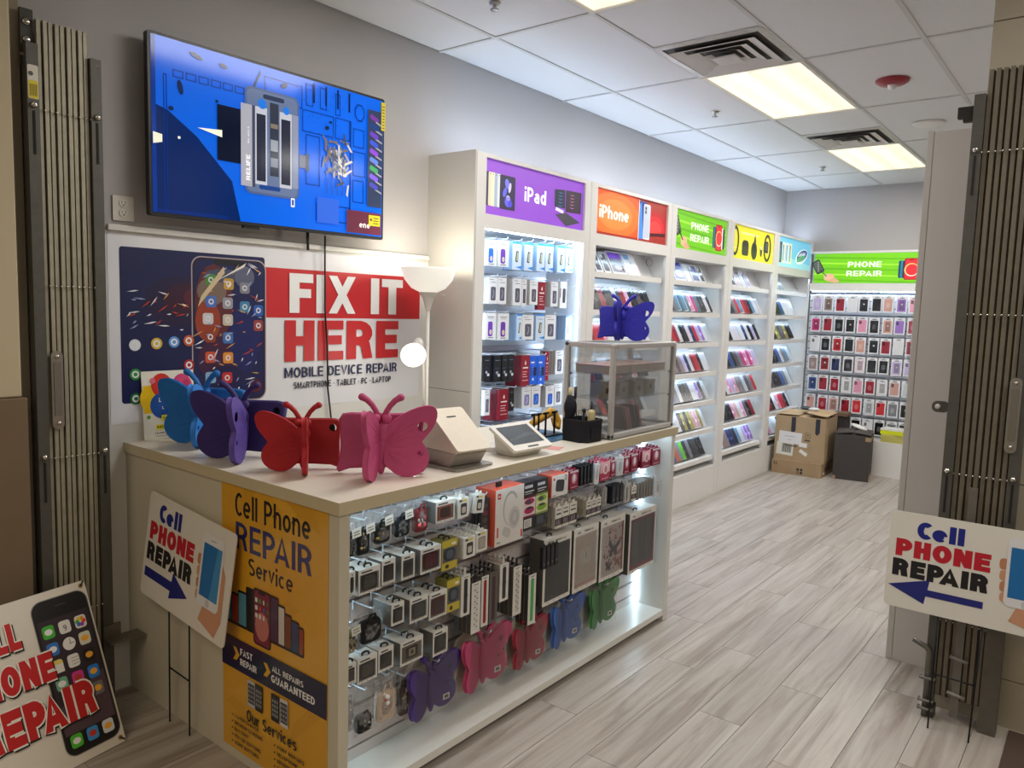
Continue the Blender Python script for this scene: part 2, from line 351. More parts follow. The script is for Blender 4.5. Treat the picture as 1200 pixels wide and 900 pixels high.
def thing(name, label, cat, loc=(0, 0, 0), rz=0, group=None, kind=None, local=False):
    """Empty at the thing's base. local=True: its parts are modelled around their own origin; else in world coordinates"""
    o = bpy.data.objects.new(name, None); COL.objects.link(o); o.empty_display_size = .05
    o.location = loc; o.rotation_euler = (0, 0, rz); ORG[o.name] = None if local else Vector(loc)
    tag(o, label, cat, group, kind); return o
def inst(me, name, parent=None, loc=(0, 0, 0), rot=None, label=None, cat=None, group=None, kind=None, scale=None):
    o = bpy.data.objects.new(name, me); COL.objects.link(o); o.parent = parent; o.location = loc
    if rot: o.rotation_euler = rot
    if scale: o.scale = scale
    ORG[o.name] = None; tag(o, label, cat, group, kind); return o
def dup(root, loc, rz=None):
    c = root.copy(); COL.objects.link(c); c.location = loc
    if rz is not None: c.rotation_euler = (0, 0, rz)
    for ch in root.children:
        d = ch.copy(); COL.objects.link(d); d.parent = c
        for g in ch.children:
            e_ = g.copy(); COL.objects.link(e_); e_.parent = d
    return c
ORD = ['first', 'second', 'third', 'fourth', 'fifth', 'sixth', 'seventh', 'eighth', 'ninth', 'tenth', 'eleventh', 'twelfth', 'thirteenth',
       'fourteenth', 'fifteenth', 'sixteenth', 'seventeenth', 'eighteenth', 'nineteenth', 'twentieth', 'twenty-first']
WHITE = (232, 231, 228); LAM = (226, 224, 221); BLACK = (18, 18, 20); FACE = (196, 194, 190)

# ------------------------------------------------------------------ setting: floor, walls, ceiling
X1, Y1, H = 4.6, 8.97, 3.062
fl = MB().box((-1.2, -3.5, -.08), (6.5, Y1+.1, -.005), (96, 82, 70)).build('floor', 'matte', kind='structure')
PW, PL = .18, 1.22
pm = {}
def plank_mesh(w_, l_):
    k = (round(w_, 3), round(l_, 3))
    if k not in pm: pm[k] = mesh_of(MB().box((-w_/2, -l_/2, -.006), (w_/2, l_/2, 0), WHITE), 'plank', 'plank')
    return pm[k]
ix = 0; x = -.06
while x < 3.9:
    y = .05 - [0, .52, .2, .85, .4, 1.0, .12, .7][ix % 8]
    while y < Y1:
        a, b = max(y, -.2), min(y+PL, Y1)
        hid = (x+PW < 1.2 and a > 1.5 and b < 3.6) or (x+PW < .36 and a > 3.2) or (x > 2.95 and a > 3.6)
        if b-a > .05 and not hid:
            inst(plank_mesh(PW-.0022, b-a-.0022), 'plank', fl, (x+PW/2, (a+b)/2, 0))
        y += PL
    x += PW; ix += 1
MB().box((2.935, 1.2, 0), (5.2, 3.55, .006), (80, 62, 50)).build('floor_mat', 'hallmat', label='dark brown carpet mat on the hall floor by the block wall', cat='mat')

MB().box((-.15, -.6, 0), (0, Y1+.15, H+.3), FACE).build('wall_left', 'wall', kind='structure')
MB().box((0, Y1, 0), (X1, Y1+.15, H+.3), FACE).build('wall_back', 'wall', kind='structure')
MB().box((X1, 3.6, 0), (X1+.15, Y1+.15, H+.3), FACE).build('wall_right', 'wall', kind='structure')
# entrance jambs
tr = MB().box((0, -.2, 1.262), (.1, 1.03, H+.3), (208, 194, 160)).build('trim_1', 'creamwall', kind='structure', bevel=.006)
MB().box((0, -.2, 0), (.112, 1.043, 1.26), (120, 100, 78)).build('trim_2', 'matte', kind='structure', bevel=.004)
MB().box((0, 1.03, 0), (.045, 1.075, H+.3), (150, 138, 120)).build('trim_3', 'matte', kind='structure')
# white laminate wainscot on the wall behind the counter, with its cap rail
MB().box((0, 1.36, 0), (.012, 3.17, 1.905), (222, 220, 214)).build('trim_4', 'laminate', kind='structure')
MB().box((.012, 1.37, 1.888), (.03, 3.14, 1.912), (214, 212, 206)).build('trim_5', 'laminate', kind='structure', bevel=.003)
# painted block wall, right of the entrance
bw = MB().box((2.66, 3.59, 0), (5.6, 3.75, 3.5), (120, 112, 98)).build('wall_front', 'matte', kind='structure')
bm_ = mesh_of(MB().box((0, 0, 0), (.396, .02, .196), WHITE), 'block', 'block'); bh = mesh_of(MB().box((0, 0, 0), (.194, .02, .196), WHITE), 'half_block', 'block')
for r_ in range(17):
    z = r_*.2; x = 2.66
    if r_ % 2: inst(bh, 'block', bw, (x, 3.572, z)); x += .2
    while x < 4.4: inst(bm_, 'block', bw, (x, 3.572, z)); x += .4
# ceiling
ce = MB().box((0, -.2, H+.022), (X1, Y1, H+.05), (150, 150, 150)).build('ceiling', 'matte', kind='structure')
XS = [0]+[.41+.61*k for k in range(7)]+[X1]
YS = [.78+1.22*k for k in range(7)]+[Y1]
gb = MB()
for x in XS[1:-1]: gb.box((x-.012, .2, H-.002), (x+.012, Y1, H+.004), (206, 206, 204))
for y in YS[:-1]: gb.box((0, y-.012, H-.0025), (X1, y+.012, H+.0035), (206, 206, 204))
for yv in (3.83, 6.27): gb.box((1.02, yv-.012, H-.0025), (1.63, yv+.012, H+.0035), (206, 206, 204))
gb.build('grid_bar', 'matte', ce)
LIT = {(1, 4.44), (1, 6.88), (1, 2.0), (5, 4.44), (5, 6.88), (5, 2.0)}
tm = {}
def ctile(x0, y0, x1, y1):
    k = (round(x1-x0, 3), round(y1-y0, 3))
    if k not in tm: tm[k] = mesh_of(MB().box((.006, .006, .003), (x1-x0-.006, y1-y0-.006, .018), WHITE), 'tile', 'tile')
    inst(tm[k], 'tile', ce, (x0, y0, H))
for i in range(len(XS)-1):
    for j in range(len(YS)-1):
        x0, x1, y0, y1 = XS[i], XS[i+1], YS[j], YS[j+1]
        if i in (2, 6) and j in (1, 3, 5): continue                 # troffer bays
        if i == 2 and j in (2, 4): ctile(x0, y0, x1, y0+.61); continue   # half bay keeps a tile, the vent takes the rest
        ctile(x0, y0, x1, y1)
def troffer(x0, y0, lab):
    t = thing('ceiling_light', lab, 'ceiling light', (x0, y0, H), group='recessed fluorescent ceiling lights')
    f = MB(); w_, l_ = .61, 1.22
    for a, b in (((0, 0), (w_, .022)), ((0, l_-.022), (w_, l_)), ((0, .022), (.022, l_-.022)), ((w_-.022, .022), (w_, l_-.022))):
        f.box((x0+a[0], y0+a[1], H-.006), (x0+b[0], y0+b[1], H+.02), (225, 222, 214))
    f.build('frame', 'matte', t)
    d = MB().box((.022, .022, .002), (w_-.022, l_-.022, .010), WHITE); d = inst(mesh_of(d, 'diffuser', 'diffuser'), 'diffuser', t)
    if 'flies' in lab:
        m = MB(); rf = random.Random(9)
        for k in range(34): m.poly(Fr((x0, y0, H+.0015), (0, 1, 0), (1, 0, 0)), circ(rf.uniform(.03, .30) if k % 2 else rf.uniform(.03, .1), rf.uniform(.04, .57), rf.uniform(.002, .005), n=6), 0, (50, 40, 26))
        m.build('dead_flies', 'matte', t, kind='stuff')
    area('troffer_tubes', (x0+.305, y0+.61, H-.008), .56, 19, (1, .97, .925), sy=1.16)
troffer(1.02, 2.0, 'warm white fluorescent ceiling light cut by the top of the picture, above the television end')
troffer(1.02, 4.44, 'large warm white ceiling light beside the bigger dusty air vent, dead flies in it')
troffer(1.02, 6.88, 'smaller-looking warm white ceiling light beside the farther air vent')
for y, q_ in ((2.0, 'near the entrance'), (4.44, 'half-way down the shop'), (6.88, 'by the back wall')): troffer(3.46, y, f'warm white ceiling light over the far side of the shop, {q_}')
def vent(x0, y0, lab):
    t = thing('air_vent', lab, 'air vent', (x0, y0, H), group='square ceiling air diffusers')
    MB().box((x0+.01, y0+.01, H-.001), (x0+.60, y0+.60, H+.012), (84, 82, 78)).build('backing', 'matte', t)
    c = (x0+.305, y0+.305)
    def ring(ro, zo, ri, zi, col):
        m = MB(); V_ = []
        for r, z in ((ro, zo), (ri, zi)):
            V_ += [(c[0]-r, c[1]-r, H+z), (c[0]+r, c[1]-r, H+z), (c[0]+r, c[1]+r, H+z), (c[0]-r, c[1]+r, H+z)]
        m.add(V_, [(0, 1, 5, 4), (1, 2, 6, 5), (2, 3, 7, 6), (3, 0, 4, 7)], col); return m
    ring(.304, -.004, .268, -.006, (196, 192, 186)).build('frame', 'dullmetal', t)
    for ro, ri in ((.240, .182), (.170, .118), (.106, .070)):
        ring(ro, -.022, ri, -.006, (206, 202, 196)).build('louver', 'matte', t)
    MB().box((c[0]-.068, c[1]-.068, H-.034), (c[0]+.068, c[1]+.068, H-.026), (200, 196, 190)).build('centre_plate', 'matte', t)
vent(1.02, 3.83, 'large dusty square ceiling vent nearest the entrance')
vent(1.02, 6.27, 'farther square ceiling vent beside the second light')
t = thing('smoke_detector', 'round dark red fire alarm strobe hanging under the ceiling', 'fire alarm', (1.95, 5.10, H))
MB().lathe([(0, -.028), (.03, -.03), (.07, -.026), (.092, -.012), (.095, 0)], (1.95, 5.1, H), (150, 32, 48), 28).build('base', 'plastic', t)
MB().lathe([(0, -.058), (.014, -.056), (.024, -.045), (.026, -.028)], (1.95, 5.1, H), (220, 215, 212), 16).build('strobe_lens', 'plastic', t)
MB().lathe([(0, -.012), (.08, -.014), (.10, -.010), (.108, 0)], (1.93, 6.33, H), (224, 222, 218), 32).build('ceiling_speaker', 'plastic', org=(1.93, 6.33, H), label='round white speaker cover on the ceiling behind the red alarm', cat='ceiling speaker')
for (x, y), lab in (((.76, 5.24), 'small brass sprinkler head on the ceiling between vent and shelf wall'), ((.785, 7.66), 'tiny sprinkler head on the ceiling deeper in the shop'), ((.71, 2.86), 'small sprinkler head cut by the top of the picture above the television end')):
    t = thing('sprinkler', lab, 'sprinkler', (x, y, H), group='ceiling sprinklers')
    MB().lathe([(.028, 0), (.026, -.006), (.01, -.008), (.009, -.028)], (x, y, H), (190, 188, 182), 14).build('escutcheon', 'metal', t)
    MB().lathe([(0, -.034), (.02, -.034), (.022, -.03), (0, -.029)], (x, y, H), (150, 145, 140), 12).build('deflector', 'metal', t)

# tall white fixture backed against the entrance, seen from behind
t = thing('display_cabinet', 'tall plain white cabinet standing behind the folded gate by the block wall', 'cabinet', (2.39, 3.94, 0))
MB().box((2.418, 3.94, 0), (3.6, 3.96, 2.48), (205, 200, 194)).build('back_panel', 'laminate', t)
MB().box((2.39, 3.938, 0), (2.417, 4.3, 2.483), (200, 195, 188)).build('side_panel', 'laminate', t, bevel=.002)
MB().box((2.418, 3.962, 2.45), (3.6, 4.3, 2.48), (205, 200, 194)).build('top_panel', 'laminate', t)
MB().box((2.418, 3.962, 0), (3.6, 4.28, .3), (205, 200, 194)).build('base_panel', 'laminate', t)

# ------------------------------------------------------------------ folding gates
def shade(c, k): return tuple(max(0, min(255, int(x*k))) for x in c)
GM = (140, 134, 122); GD = (92, 90, 84)
def gate(lab, L, O, U, n, face, hook, sc_=(168, 162, 142)):
    """O: foot of the gate; U: along its width; L: width"""
    t = thing('folding_gate', lab, 'security gate', O, group='folded scissor gates')
    F = Fr(O, U, (0, 0, 1)); p = .038
    post = [(0, GD), (L-p, GD)]
    for u, c in post:
        MB().fbox(F, u, .02, 0, u+p, 2.50, .045, c).build('post', 'dullmetal', t)
    m = (L-2*p)/n
    sm = []
    for k in range(n):
        u = p+m*(k+.12); b = MB()
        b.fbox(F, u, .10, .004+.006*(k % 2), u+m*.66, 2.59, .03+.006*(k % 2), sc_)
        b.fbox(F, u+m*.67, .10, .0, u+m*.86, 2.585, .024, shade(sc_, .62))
        b.build('slat', 'dullmetal', t)
    MB().fbox(F, p, .08, -.03, L-p, 2.5, -.012, (40, 37, 34)).build('backing_bar', 'dullmetal', t)
    for z in (.42, 1.025, 1.66, 2.28):
        b = MB()
        for k in range(n*1+1):
            c = F.p(p+m*k, z, .04); b.ell(c, (.0045,)*3, (205, 200, 190), 8, 6)
        b.build('rivet', 'chrome', t)
        if z in (1.025, 2.28):
            for u in (p/2, L-p/2):
                b = MB().ell(F.p(u, z+.01, .05), (.011,)*3, (220, 215, 205), 10, 8)
                bo = b.build('bolt', 'chrome', t)
                MB().fbox(F, u-.004, z-.16, .045, u+.004, z-.01, .047, (25, 22, 20)).build('bolt_slot', 'matte', bo)
    h = MB(); hu = face
    h.prism(F, rr(hu-.02, 1.135, hu+.02, 1.425, .019, 5), .045, .052, (176, 170, 160))
    h.prism(F, rr(hu-.012, 1.185, hu+.012, 1.385, .006, 3), .052, .056, (158, 152, 142))
    h.build('handle_plate', 'metal', t)
    for z in (1.158, 1.405): MB().ell(F.p(hu, z, .055), (.008,)*3, (210, 206, 198), 8, 6).build('screw', 'chrome', t)
    return t, F
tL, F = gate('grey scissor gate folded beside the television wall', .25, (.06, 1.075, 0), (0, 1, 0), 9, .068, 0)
MB().fbox(F, -.005, 2.43, 0, .036, 2.62, .014, (70, 68, 62)).build('top_bracket', 'dullmetal', tL)
for z in (2.575, 2.515): MB().lathe([(0, .008), (.009, .008), (.013, .004), (.013, 0)], F.p(.014, z, .014), (190, 185, 175), 14, 'x').build('screw', 'chrome', tL)
MB().tube([F.p(.02, 2.50, .03), F.p(.022, 2.41, .03)], .008, (120, 116, 108)).build('hinge_pin', 'dullmetal', tL)
MB().tube([F.p(-.01, 2.462, .02), F.p(.04, 2.452, .02)], .006, (110, 106, 100)).build('hinge_pin', 'dullmetal', tL)
s = MB(); s.prism(F, rr(.002, 2.31, .036, 2.425, .005, 2), .045, .0465, (222, 218, 205)); s.poly(F, rr(.004, 2.312, .034, 2.372, .004, 2), .0472, (226, 206, 30))
for k in range(5): s.rect(F, .008+k*.005, 2.32, .010+k*.005, 2.36, .0478, (60, 55, 30))
s.poly(F, circ(.012, 2.395, .008), .0472, (90, 88, 84))
s.build('warning_sticker', 'print', tL)
MB().box((.10, 1.285, .27), (.17, 1.42, .278), (118, 112, 102)).box((.10, 1.285, .278), (.112, 1.35, .33), (118, 112, 102)).build('floor_bracket', 'dullmetal', tL)
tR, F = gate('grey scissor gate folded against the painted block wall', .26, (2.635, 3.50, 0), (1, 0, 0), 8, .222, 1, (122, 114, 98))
MB().fbox(F, -.055, 2.42, .0, .0, 2.462, .03, (48, 46, 43)).fbox(F, -.035, 2.405, .0, .0, 2.42, .03, (48, 46, 43)).build('top_bracket', 'dullmetal', tR)
lug = MB().prism(F, rr(-.062, 1.262, .0, 1.308, .02, 5), .0, .01, (96, 93, 86)); lug.ell(F.p(-.04, 1.285, .012), (.011, .004, .011), (215, 212, 205)); lug.build('lug', 'dullmetal', tR)
MB().tube([F.p(-.05, .315, .055), F.p(0, .295, .055), F.p(.012, .28, .055), F.p(.014, .25, .055), F.p(.012, -.0+.01, .055)], .011, (112, 108, 102), 10).build('drop_rod', 'dullmetal', tR)
for z in (.17, .04, .075):
    MB().tube([F.p(-.012, z, .05), F.p(-.012, z, .07), F.p(.04, z, .07), F.p(.04, z, .045)], .006, (120, 116, 108), 6).build('rod_clip', 'dullmetal', tR)
for z in (.28, .13):
    MB().tube([F.p(.085, z, .05), F.p(.15, z-.01, .05)], .008, (150, 146, 138), 8).build('cross_bolt', 'dullmetal', tR)
MB().fbox(F, .10, .03, .042, .13, .98, .05, (120, 116, 108)).build('centre_bar', 'dullmetal', tR)
MB().fbox(F, .0, .0, .0, .045, .05, .05, (70, 68, 62)).fbox(F, .2, 0, 0, .262, .5, .047, (104, 100, 92)).build('foot', 'dullmetal', tR)

# ------------------------------------------------------------------ television, outlet, cables
t = thing('wall_television', 'large flat TV on the wall playing a blue phone-repair video', 'television', (.0, 1.5, 1.95))
F = Fr((.062, 1.505, 1.958), (0, 1, .006)); TW, TH = 1.226, .712
body = MB().prism(F, rr(0, 0, TW, TH, .01, 2), 0, .03, (14, 14, 16)); body.build('bezel', 'plastic', t)
MB().fbox(F, .2, .15, -.035, 1.0, .55, .0, (20, 20, 22)).build('rear_housing', 'plastic', t)
MB().fbox(F, .45, .28, -.062, .75, .45, -.035, (40, 40, 42)).build('wall_bracket', 'dullmetal', t)
MB().fbox(F, .42, -.012, .006, .50, .0, .024, (12, 12, 13)).build('sensor_bar', 'plastic', t)
s = MB(); n_ = [.0312]
def L_(k=1): n_[0] += .00011*k; return n_[0]
B1, B2, BD = (8, 92, 214), (4, 74, 190), (4, 40, 112)
s.rect(F, .012, .014, TW-.012, TH-.012, L_(), B1)
s.poly(F, [(.012, .014), (.4, .014), (.36, .18), (.2, .34), (.08, .42), (.012, .44)], L_(), (3, 34, 92))
s.rect(F, .012, .014, .03, TH-.012, L_(), (3, 52, 140))
s.rect(F, .03, .014, .34, .03, L_(), BD)
def groove(x0, y0, x1, y1, c=(2, 44, 124), t_=.004):
    o = L_(); s.rect(F, x0, y0, x1, y0+t_, o, c); s.rect(F, x0, y1-t_, x1, y1, o, c); s.rect(F, x0, y0, x0+t_, y1, o, c); s.rect(F, x1-t_, y0, x1, y1, o, c)
for k in range(7): groove(.10+k*.055, .555, .145+k*.055, .585)
groove(.06, .03, .075, .56); groove(.52, .56, .72, .66); groove(.74, .58, .78, .68); groove(.82, .58, .86, .68); groove(.91, .57, .94, .67)
groove(.72, .46, .9, .56); groove(.91, .46, 1.0, .56); groove(1.0, .05, 1.008, .56); groove(1.02, .3, 1.1, .42); groove(1.02, .44, 1.09, .53); groove(1.02, .17, 1.09, .28); groove(.8, .06, 1.0, .14); groove(.74, .22, .82, .45)
for k in range(4): s.rect(F, .78+k*.07, .60, .79+k*.07, .69, L_(0), (3, 26, 70))
s.poly(F, circ(1.06, .61, .034, .045, 8, .4), L_(), (4, 50, 140)); s.poly(F, circ(1.06, .61, .026, .036, 8, .4), L_(), B1)
s.poly(F, [(.46, .60), (.5, .68), (.5, .66), (.47, .6)], L_(), (3, 26, 70)); s.poly(F, [(.52, .6), (.46, .56), (.52, .565)], L_(), (3, 26, 70))
# moulded tools and dust marks
for (u, v, a, b, g) in ((.13, .52, .012, .03, .2), (.20, .66, .03, .01, -.3), (.32, .65, .02, .01, -.2), (.09, .43, .012, .009, 0), (.29, .5, .008, .006, 0), (.31, .46, .006, .006, 0), (.62, .64, .02, .012, .5), (.86, .5, .014, .01, .4), (.88, .53, .01, .006, 0)):
    s.poly(F.sub(u, v, 0, g), circ(0, 0, a, b, 10), L_(), (10, 34, 76))
for k in range(60):
    s.poly(F, circ(random.uniform(.5, .98), random.uniform(.45, .68), .003, .002, 5), n_[0], (14, 50, 110))
L_()
# black pad and the grey jig
s.rect(F, .29, .26, .45, .49, L_(), (6, 16, 40))
s.poly(F, rr(.42, .14, .70, .60, .03), L_(2), (74, 92, 130)); s.poly(F, rr(.43, .15, .69, .59, .025), L_(), (92, 108, 142))
s.poly(F, rr(.49, .165, .60, .185, .009), L_(), (20, 60, 130)); s.poly(F, rr(.51, .56, .62, .58, .009), L_(), (26, 40, 70))
s.rect(F, .40, .17, .455, .52, L_(), (158, 160, 172)); s.rect(F, .455, .17, .47, .52, L_(), (60, 66, 88))
s.rect(F, .47, .185, .53, .52, L_(), (180, 184, 196)); s.rect(F, .477, .2, .523, .49, L_(), (36, 40, 58))
s.rect(F, .545, .23, .59, .55, L_(), (44, 50, 66)); s.rect(F, .548, .27, .586, .31, L_(), (120, 126, 140)); s.rect(F, .548, .34, .586, .39, L_(), (140, 146, 156)); s.rect(F, .548, .44, .586, .46, L_(), (120, 110, 96))
s.rect(F, .595, .185, .66, .52, L_(), (176, 180, 192)); s.rect(F, .603, .2, .652, .49, L_(), (34, 38, 56)); s.rect(F, .662, .19, .695, .52, L_(), (128, 136, 160))
s.poly(F, circ(.505, .535, .022, .022), L_(), (28, 110, 210)); s.poly(F, circ(.63, .53, .016, .018), L_(), (28, 110, 210)); s.rect(F, .70, .29, .745, .35, L_(), (96, 102, 120)); s.rect(F, .735, .28, .755, .36, L_(), (64, 70, 88))
TF = F.sub(.452, .195, 0, PI/2)
s.text(TF, 'RELIFE', 0, .008, .02, L_(), (235, 235, 240), .11, .02); s.text(TF, 'RL-601S', .16, .012, .008, L_(0), (235, 235, 240), .07)
s.rect(F, .655, .105, .675, .145, L_(), (225, 228, 235)); s.rect(F, .66, .112, .67, .138, L_(), (30, 60, 120))
# metal clips lying on the mat
for k in range(60):
    u, v = random.gauss(.92, .035), random.gauss(.36, .055); g = random.uniform(0, PI)
    s.poly(F.sub(u, v, 0, g), [(-.03, -.004), (.03, -.006), (.026, .004), (-.02, .007)], L_(0)+.00001*k, random.choice([(150, 150, 146), (96, 100, 108), (60, 66, 80), (190, 188, 180), (110, 96, 76)]))
L_(8)
for k in range(4):
    s.rect(F, .86+k*.03, .19, .864+k*.03, .47, n_[0], (30, 70, 150))
# tools rack along the far side
s.rect(F, 1.11, .16, 1.205, .64, L_(), (48, 58, 84))
for k, c in enumerate(((120, 60, 160), (30, 60, 120), (96, 60, 170), (60, 80, 190), (130, 70, 190), (90, 120, 200), (60, 150, 90), (120, 90, 230), (70, 70, 170))):
    v = .60-k*.042
    s.poly(F.sub(1.12, v, 0, -.35), rr(0, 0, .058, .024, .010, 3), L_(0)+.00002*k, c); s.poly(F.sub(1.16, v-.018, 0, -.35), rr(0, 0, .045, .008, .003, 2), n_[0]+.00001, (150, 150, 150))
L_()
s.rect(F, .98, .02, 1.205, .13, L_(), (92, 44, 60)); s.rect(F, .8, .05, .93, .17, L_(), (44, 92, 200)); s.text(F, 'ene', 1.06, .05, .03, L_(), (230, 215, 215), .07, .01)  # red lettered patch: reflection of a hall sign, painted into the screen
s.poly(F, [(.20, .375), (.31, .355), (.31, .385)], L_(), (240, 240, 215)); s.poly(F, circ(.12, .32, .006), L_(0), (245, 245, 230)); s.poly(F, [(.013, .28), (.05, .29), (.05, .32), (.013, .325)], L_(0), (240, 240, 215))
s.build('screen', 'screen', t); zs = n_[0]+.0004
st = MB(); st.fbox(F, TW-.028, TH-.16, .0305, TW-.002, TH-.02, zs, (226, 206, 30))
for k in range(8): st.rect(F, TW-.022, TH-.15+k*.015, TW-.008, TH-.145+k*.015, zs+.0002, (80, 76, 30))
st.build('energy_sticker', 'print', t)
st = MB(); st.fbox(F, TW-.105, .065, .0305, TW-.03, .118, zs, (226, 206, 30)); st.poly(F, [(TW-.1, .09), (TW-.09, .105), (TW-.08, .09)], zs+.0002, (30, 30, 30))
for k in range(3): st.rect(F, TW-.075, .075+k*.013, TW-.04, .08+k*.013, zs+.0002, (80, 76, 30))
st.build('warning_sticker', 'print', t)

t = thing('wall_outlet', 'white double power outlet under the TV corner', 'outlet', (0, 1.44, 1.925))
F = Fr((.001, 1.400, 1.930)); MB().prism(F, rr(0, 0, .082, .098, .004, 2), 0, .006, (214, 208, 196)).build('cover_plate', 'plastic', t)
for v in (.018, .056):
    q = MB().prism(F, circ(.041, v+.013, .017, .016), .006, .009, (222, 216, 204)); q.rect(F, .033, v+.012, .035, v+.022, .0093, (30, 28, 26)); q.rect(F, .047, v+.012, .049, v+.022, .0093, (30, 28, 26)); q.poly(F, circ(.041, v+.006, .003), .0093, (30, 28, 26))
    q.build('socket', 'plastic', t)
MB().tube([(.04, 2.40, 1.96), (.035, 2.405, 1.80), (.03, 2.41, 1.6), (.032, 2.425, 1.4), (.03, 2.43, 1.2), (.034, 2.45, 1.042), (.05, 2.47, 1.04)], .0045, (16, 16, 18), 8).build('power_cable', 'plastic', org=(.04, 2.4, 1.04), label='thin black cable hanging from the TV across the poster', cat='cable')
MB().tube([(.05, 2.29, 1.97), (.05, 2.292, 1.88)], .007, (20, 20, 22), 8).build('power_cable', 'plastic', org=(.05, 2.29, 1.88), label='short black cable end hanging just under the TV', cat='cable')

# ------------------------------------------------------------------ wall banner
t = thing('wall_banner', 'long vinyl poster reading FIX IT HERE with a cracked phone picture', 'poster', (.013, 1.37, 1.115))
F = Fr((.0135, 1.372, 1.115)); Wb = 1.715
s = MB(); s.fbox(F, 0, 0, -.0013, Wb, .765, .0, (226, 226, 230)); s.build('sheet', 'vinyl', t)
s = MB(); n_[0] = .0006
NV = (10, 20, 74)
s.poly(F, rr(.045, .082, .705, .715, .012), L_(), NV)
for (u, v, a, b, c) in ((.30, .5, .16, .11, (28, 16, 60)), (.33, .51, .11, .07, (52, 14, 46)), (.36, .52, .05, .04, (84, 22, 44))): s.poly(F, circ(u, v, a, b), L_(), c)
s.rect(F, .705, .438, 1.712, .672, L_(), (196, 34, 40))
s.poly(F, rr(.345, .055, .712, .7, .045, 6), L_(), (176, 160, 170)); s.poly(F, rr(.350, .06, .707, .695, .042, 6), L_(), (30, 26, 40)); s.poly(F, rr(.358, .068, .699, .687, .036, 6), L_(), (12, 22, 78))
s.poly(F, rr(.45, .668, .60, .69, .01), L_(), (20, 16, 30))
for (u, v, a, b, c) in ((.45, .5, .09, .17, (92, 34, 40)), (.42, .42, .06, .09, (150, 58, 34)), (.47, .25, .10, .10, (60, 22, 60)), (.60, .35, .08, .16, (16, 26, 92)), (.66, .12, .03, .03, (90, 14, 30)), (.44, .55, .07, .06, (120, 100, 90)), (.50, .62, .10, .03, (70, 74, 100)), (.60, .62, .05, .05, (90, 96, 120)), (.5, .17, .09, .05, (20, 18, 70))):
    s.poly(F, circ(u, v, a, b), L_(), c)
icons = [(.435, .60, (70, 140, 60)), (.52, .585, (190, 150, 60)), (.60, .57, (130, 130, 140)), (.435, .505, (70, 110, 190)), (.515, .50, (150, 150, 160)), (.60, .485, (60, 130, 170)), (.67, .47, (40, 90, 170)), (.42, .43, (200, 200, 205)), (.515, .425, (200, 190, 170)), (.67, .40, (150, 60, 60)), (.43, .35, (140, 60, 40)), (.515, .345, (60, 110, 180)), (.43, .26, (200, 80, 50)), (.515, .255, (220, 140, 50)), (.43, .17, (130, 170, 210)), (.51, .165, (190, 40, 40))]
for u, v, c in icons:
    s.poly(F, rr(u-.025, v-.025, u+.025, v+.025, .01, 3), L_(0)+.0002, c); s.poly(F, circ(u, v, .013), n_[0]+.0004, (220, 220, 225)); s.poly(F, circ(u, v, .007), n_[0]+.0006, c)
for u, v, c in ((.10, .32, (220, 225, 230)), (.19, .325, (210, 180, 60)), (.265, .33, (90, 150, 220)), (.33, .335, (200, 90, 50)), (.10, .20, (40, 140, 60)), (.33, .23, (170, 30, 40)), (.10, .10, (30, 110, 60))):
    s.poly(F, circ(u, v, .024), n_[0]+.0002, c); s.poly(F, circ(u, v, .015), n_[0]+.0004, (230, 232, 236)); s.poly(F, circ(u, v, .008), n_[0]+.0006, c)
L_(8)
rc = random.Random(3)
for k in range(90):      # cracks and glints of the broken screen picture
    if k < 62: u, v = rc.uniform(.37, .69), rc.choice([rc.uniform(.4, .68), rc.uniform(.1, .4)])
    else: u, v = rc.uniform(.07, .34), rc.uniform(.36, .55)
    g = rc.uniform(-.5, 1.2); l_ = rc.uniform(.008, .035)
    s.poly(F.sub(u, v, 0, g), [(-l_, 0), (0, -.003), (l_*.8, .001), (.2*l_, .004)], n_[0]+.00001*k, rc.choice([(235, 235, 238), (200, 150, 90), (180, 60, 40), (150, 160, 200), (214, 214, 222)]))
L_(10)
s.poly(F.sub(.43, .56, 0, .9), [(-.1, -.004), (.1, -.01), (.12, .012), (-.05, .014)], L_(), (206, 186, 150)); s.poly(F.sub(.54, .64, 0, .5), [(-.1, 0), (.06, -.006), (.08, .006)], L_(), (226, 222, 215))
RED = (196, 34, 40)
s.text(F, 'FIX IT', .838, .462, .190, L_(), (236, 236, 236), .738, .035)
s.text(F, 'HERE', .812, .226, .200, L_(), RED, .735, .035)
s.text(F, 'MOBILE DEVICE REPAIR', .81, .147, .05, L_(), (20, 26, 76), .73, .008)
s.text(F, 'SMARTPHONE • TABLET • PC • LAPTOP', .862, .092, .032, L_(), (26, 26, 46), .635, .012)
s.build('print', 'vinyl', t)

# ------------------------------------------------------------------ floor lamp with a side reading lamp
t = thing('floor_lamp', 'white torchiere floor lamp with a glowing bowl and a small reading shade', 'lamp', (.28, 2.885, 0))
lx, ly = .28, 2.885
MB().lathe([(0, .022), (.12, .02), (.13, .01), (.13, 0), (0, 0)], (lx, ly, 0), (214, 212, 206)).build('base', 'plastic', t)
MB().tube([(lx, ly, .02), (lx, ly, 1.62)], .0105, (205, 203, 196), 12).build('pole', 'plastic', t)
MB().lathe([(.0105, 1.60), (.018, 1.63), (.03, 1.67), (.05, 1.70), (.045, 1.702), (0, 1.70)], (lx, ly, 0), (206, 203, 196)).build('socket_cup', 'plastic', t)
bowl = MB().lathe([(.048, 1.702), (.09, 1.722), (.125, 1.765), (.146, 1.822), (.148, 1.828), (.142, 1.824), (.12, 1.77), (.085, 1.73), (.04, 1.71), (0, 1.708)], (lx, ly, 0), WHITE, 32); bowl.build('lamp_shade', 'lampglow', t, label='glowing frosted bowl shade')
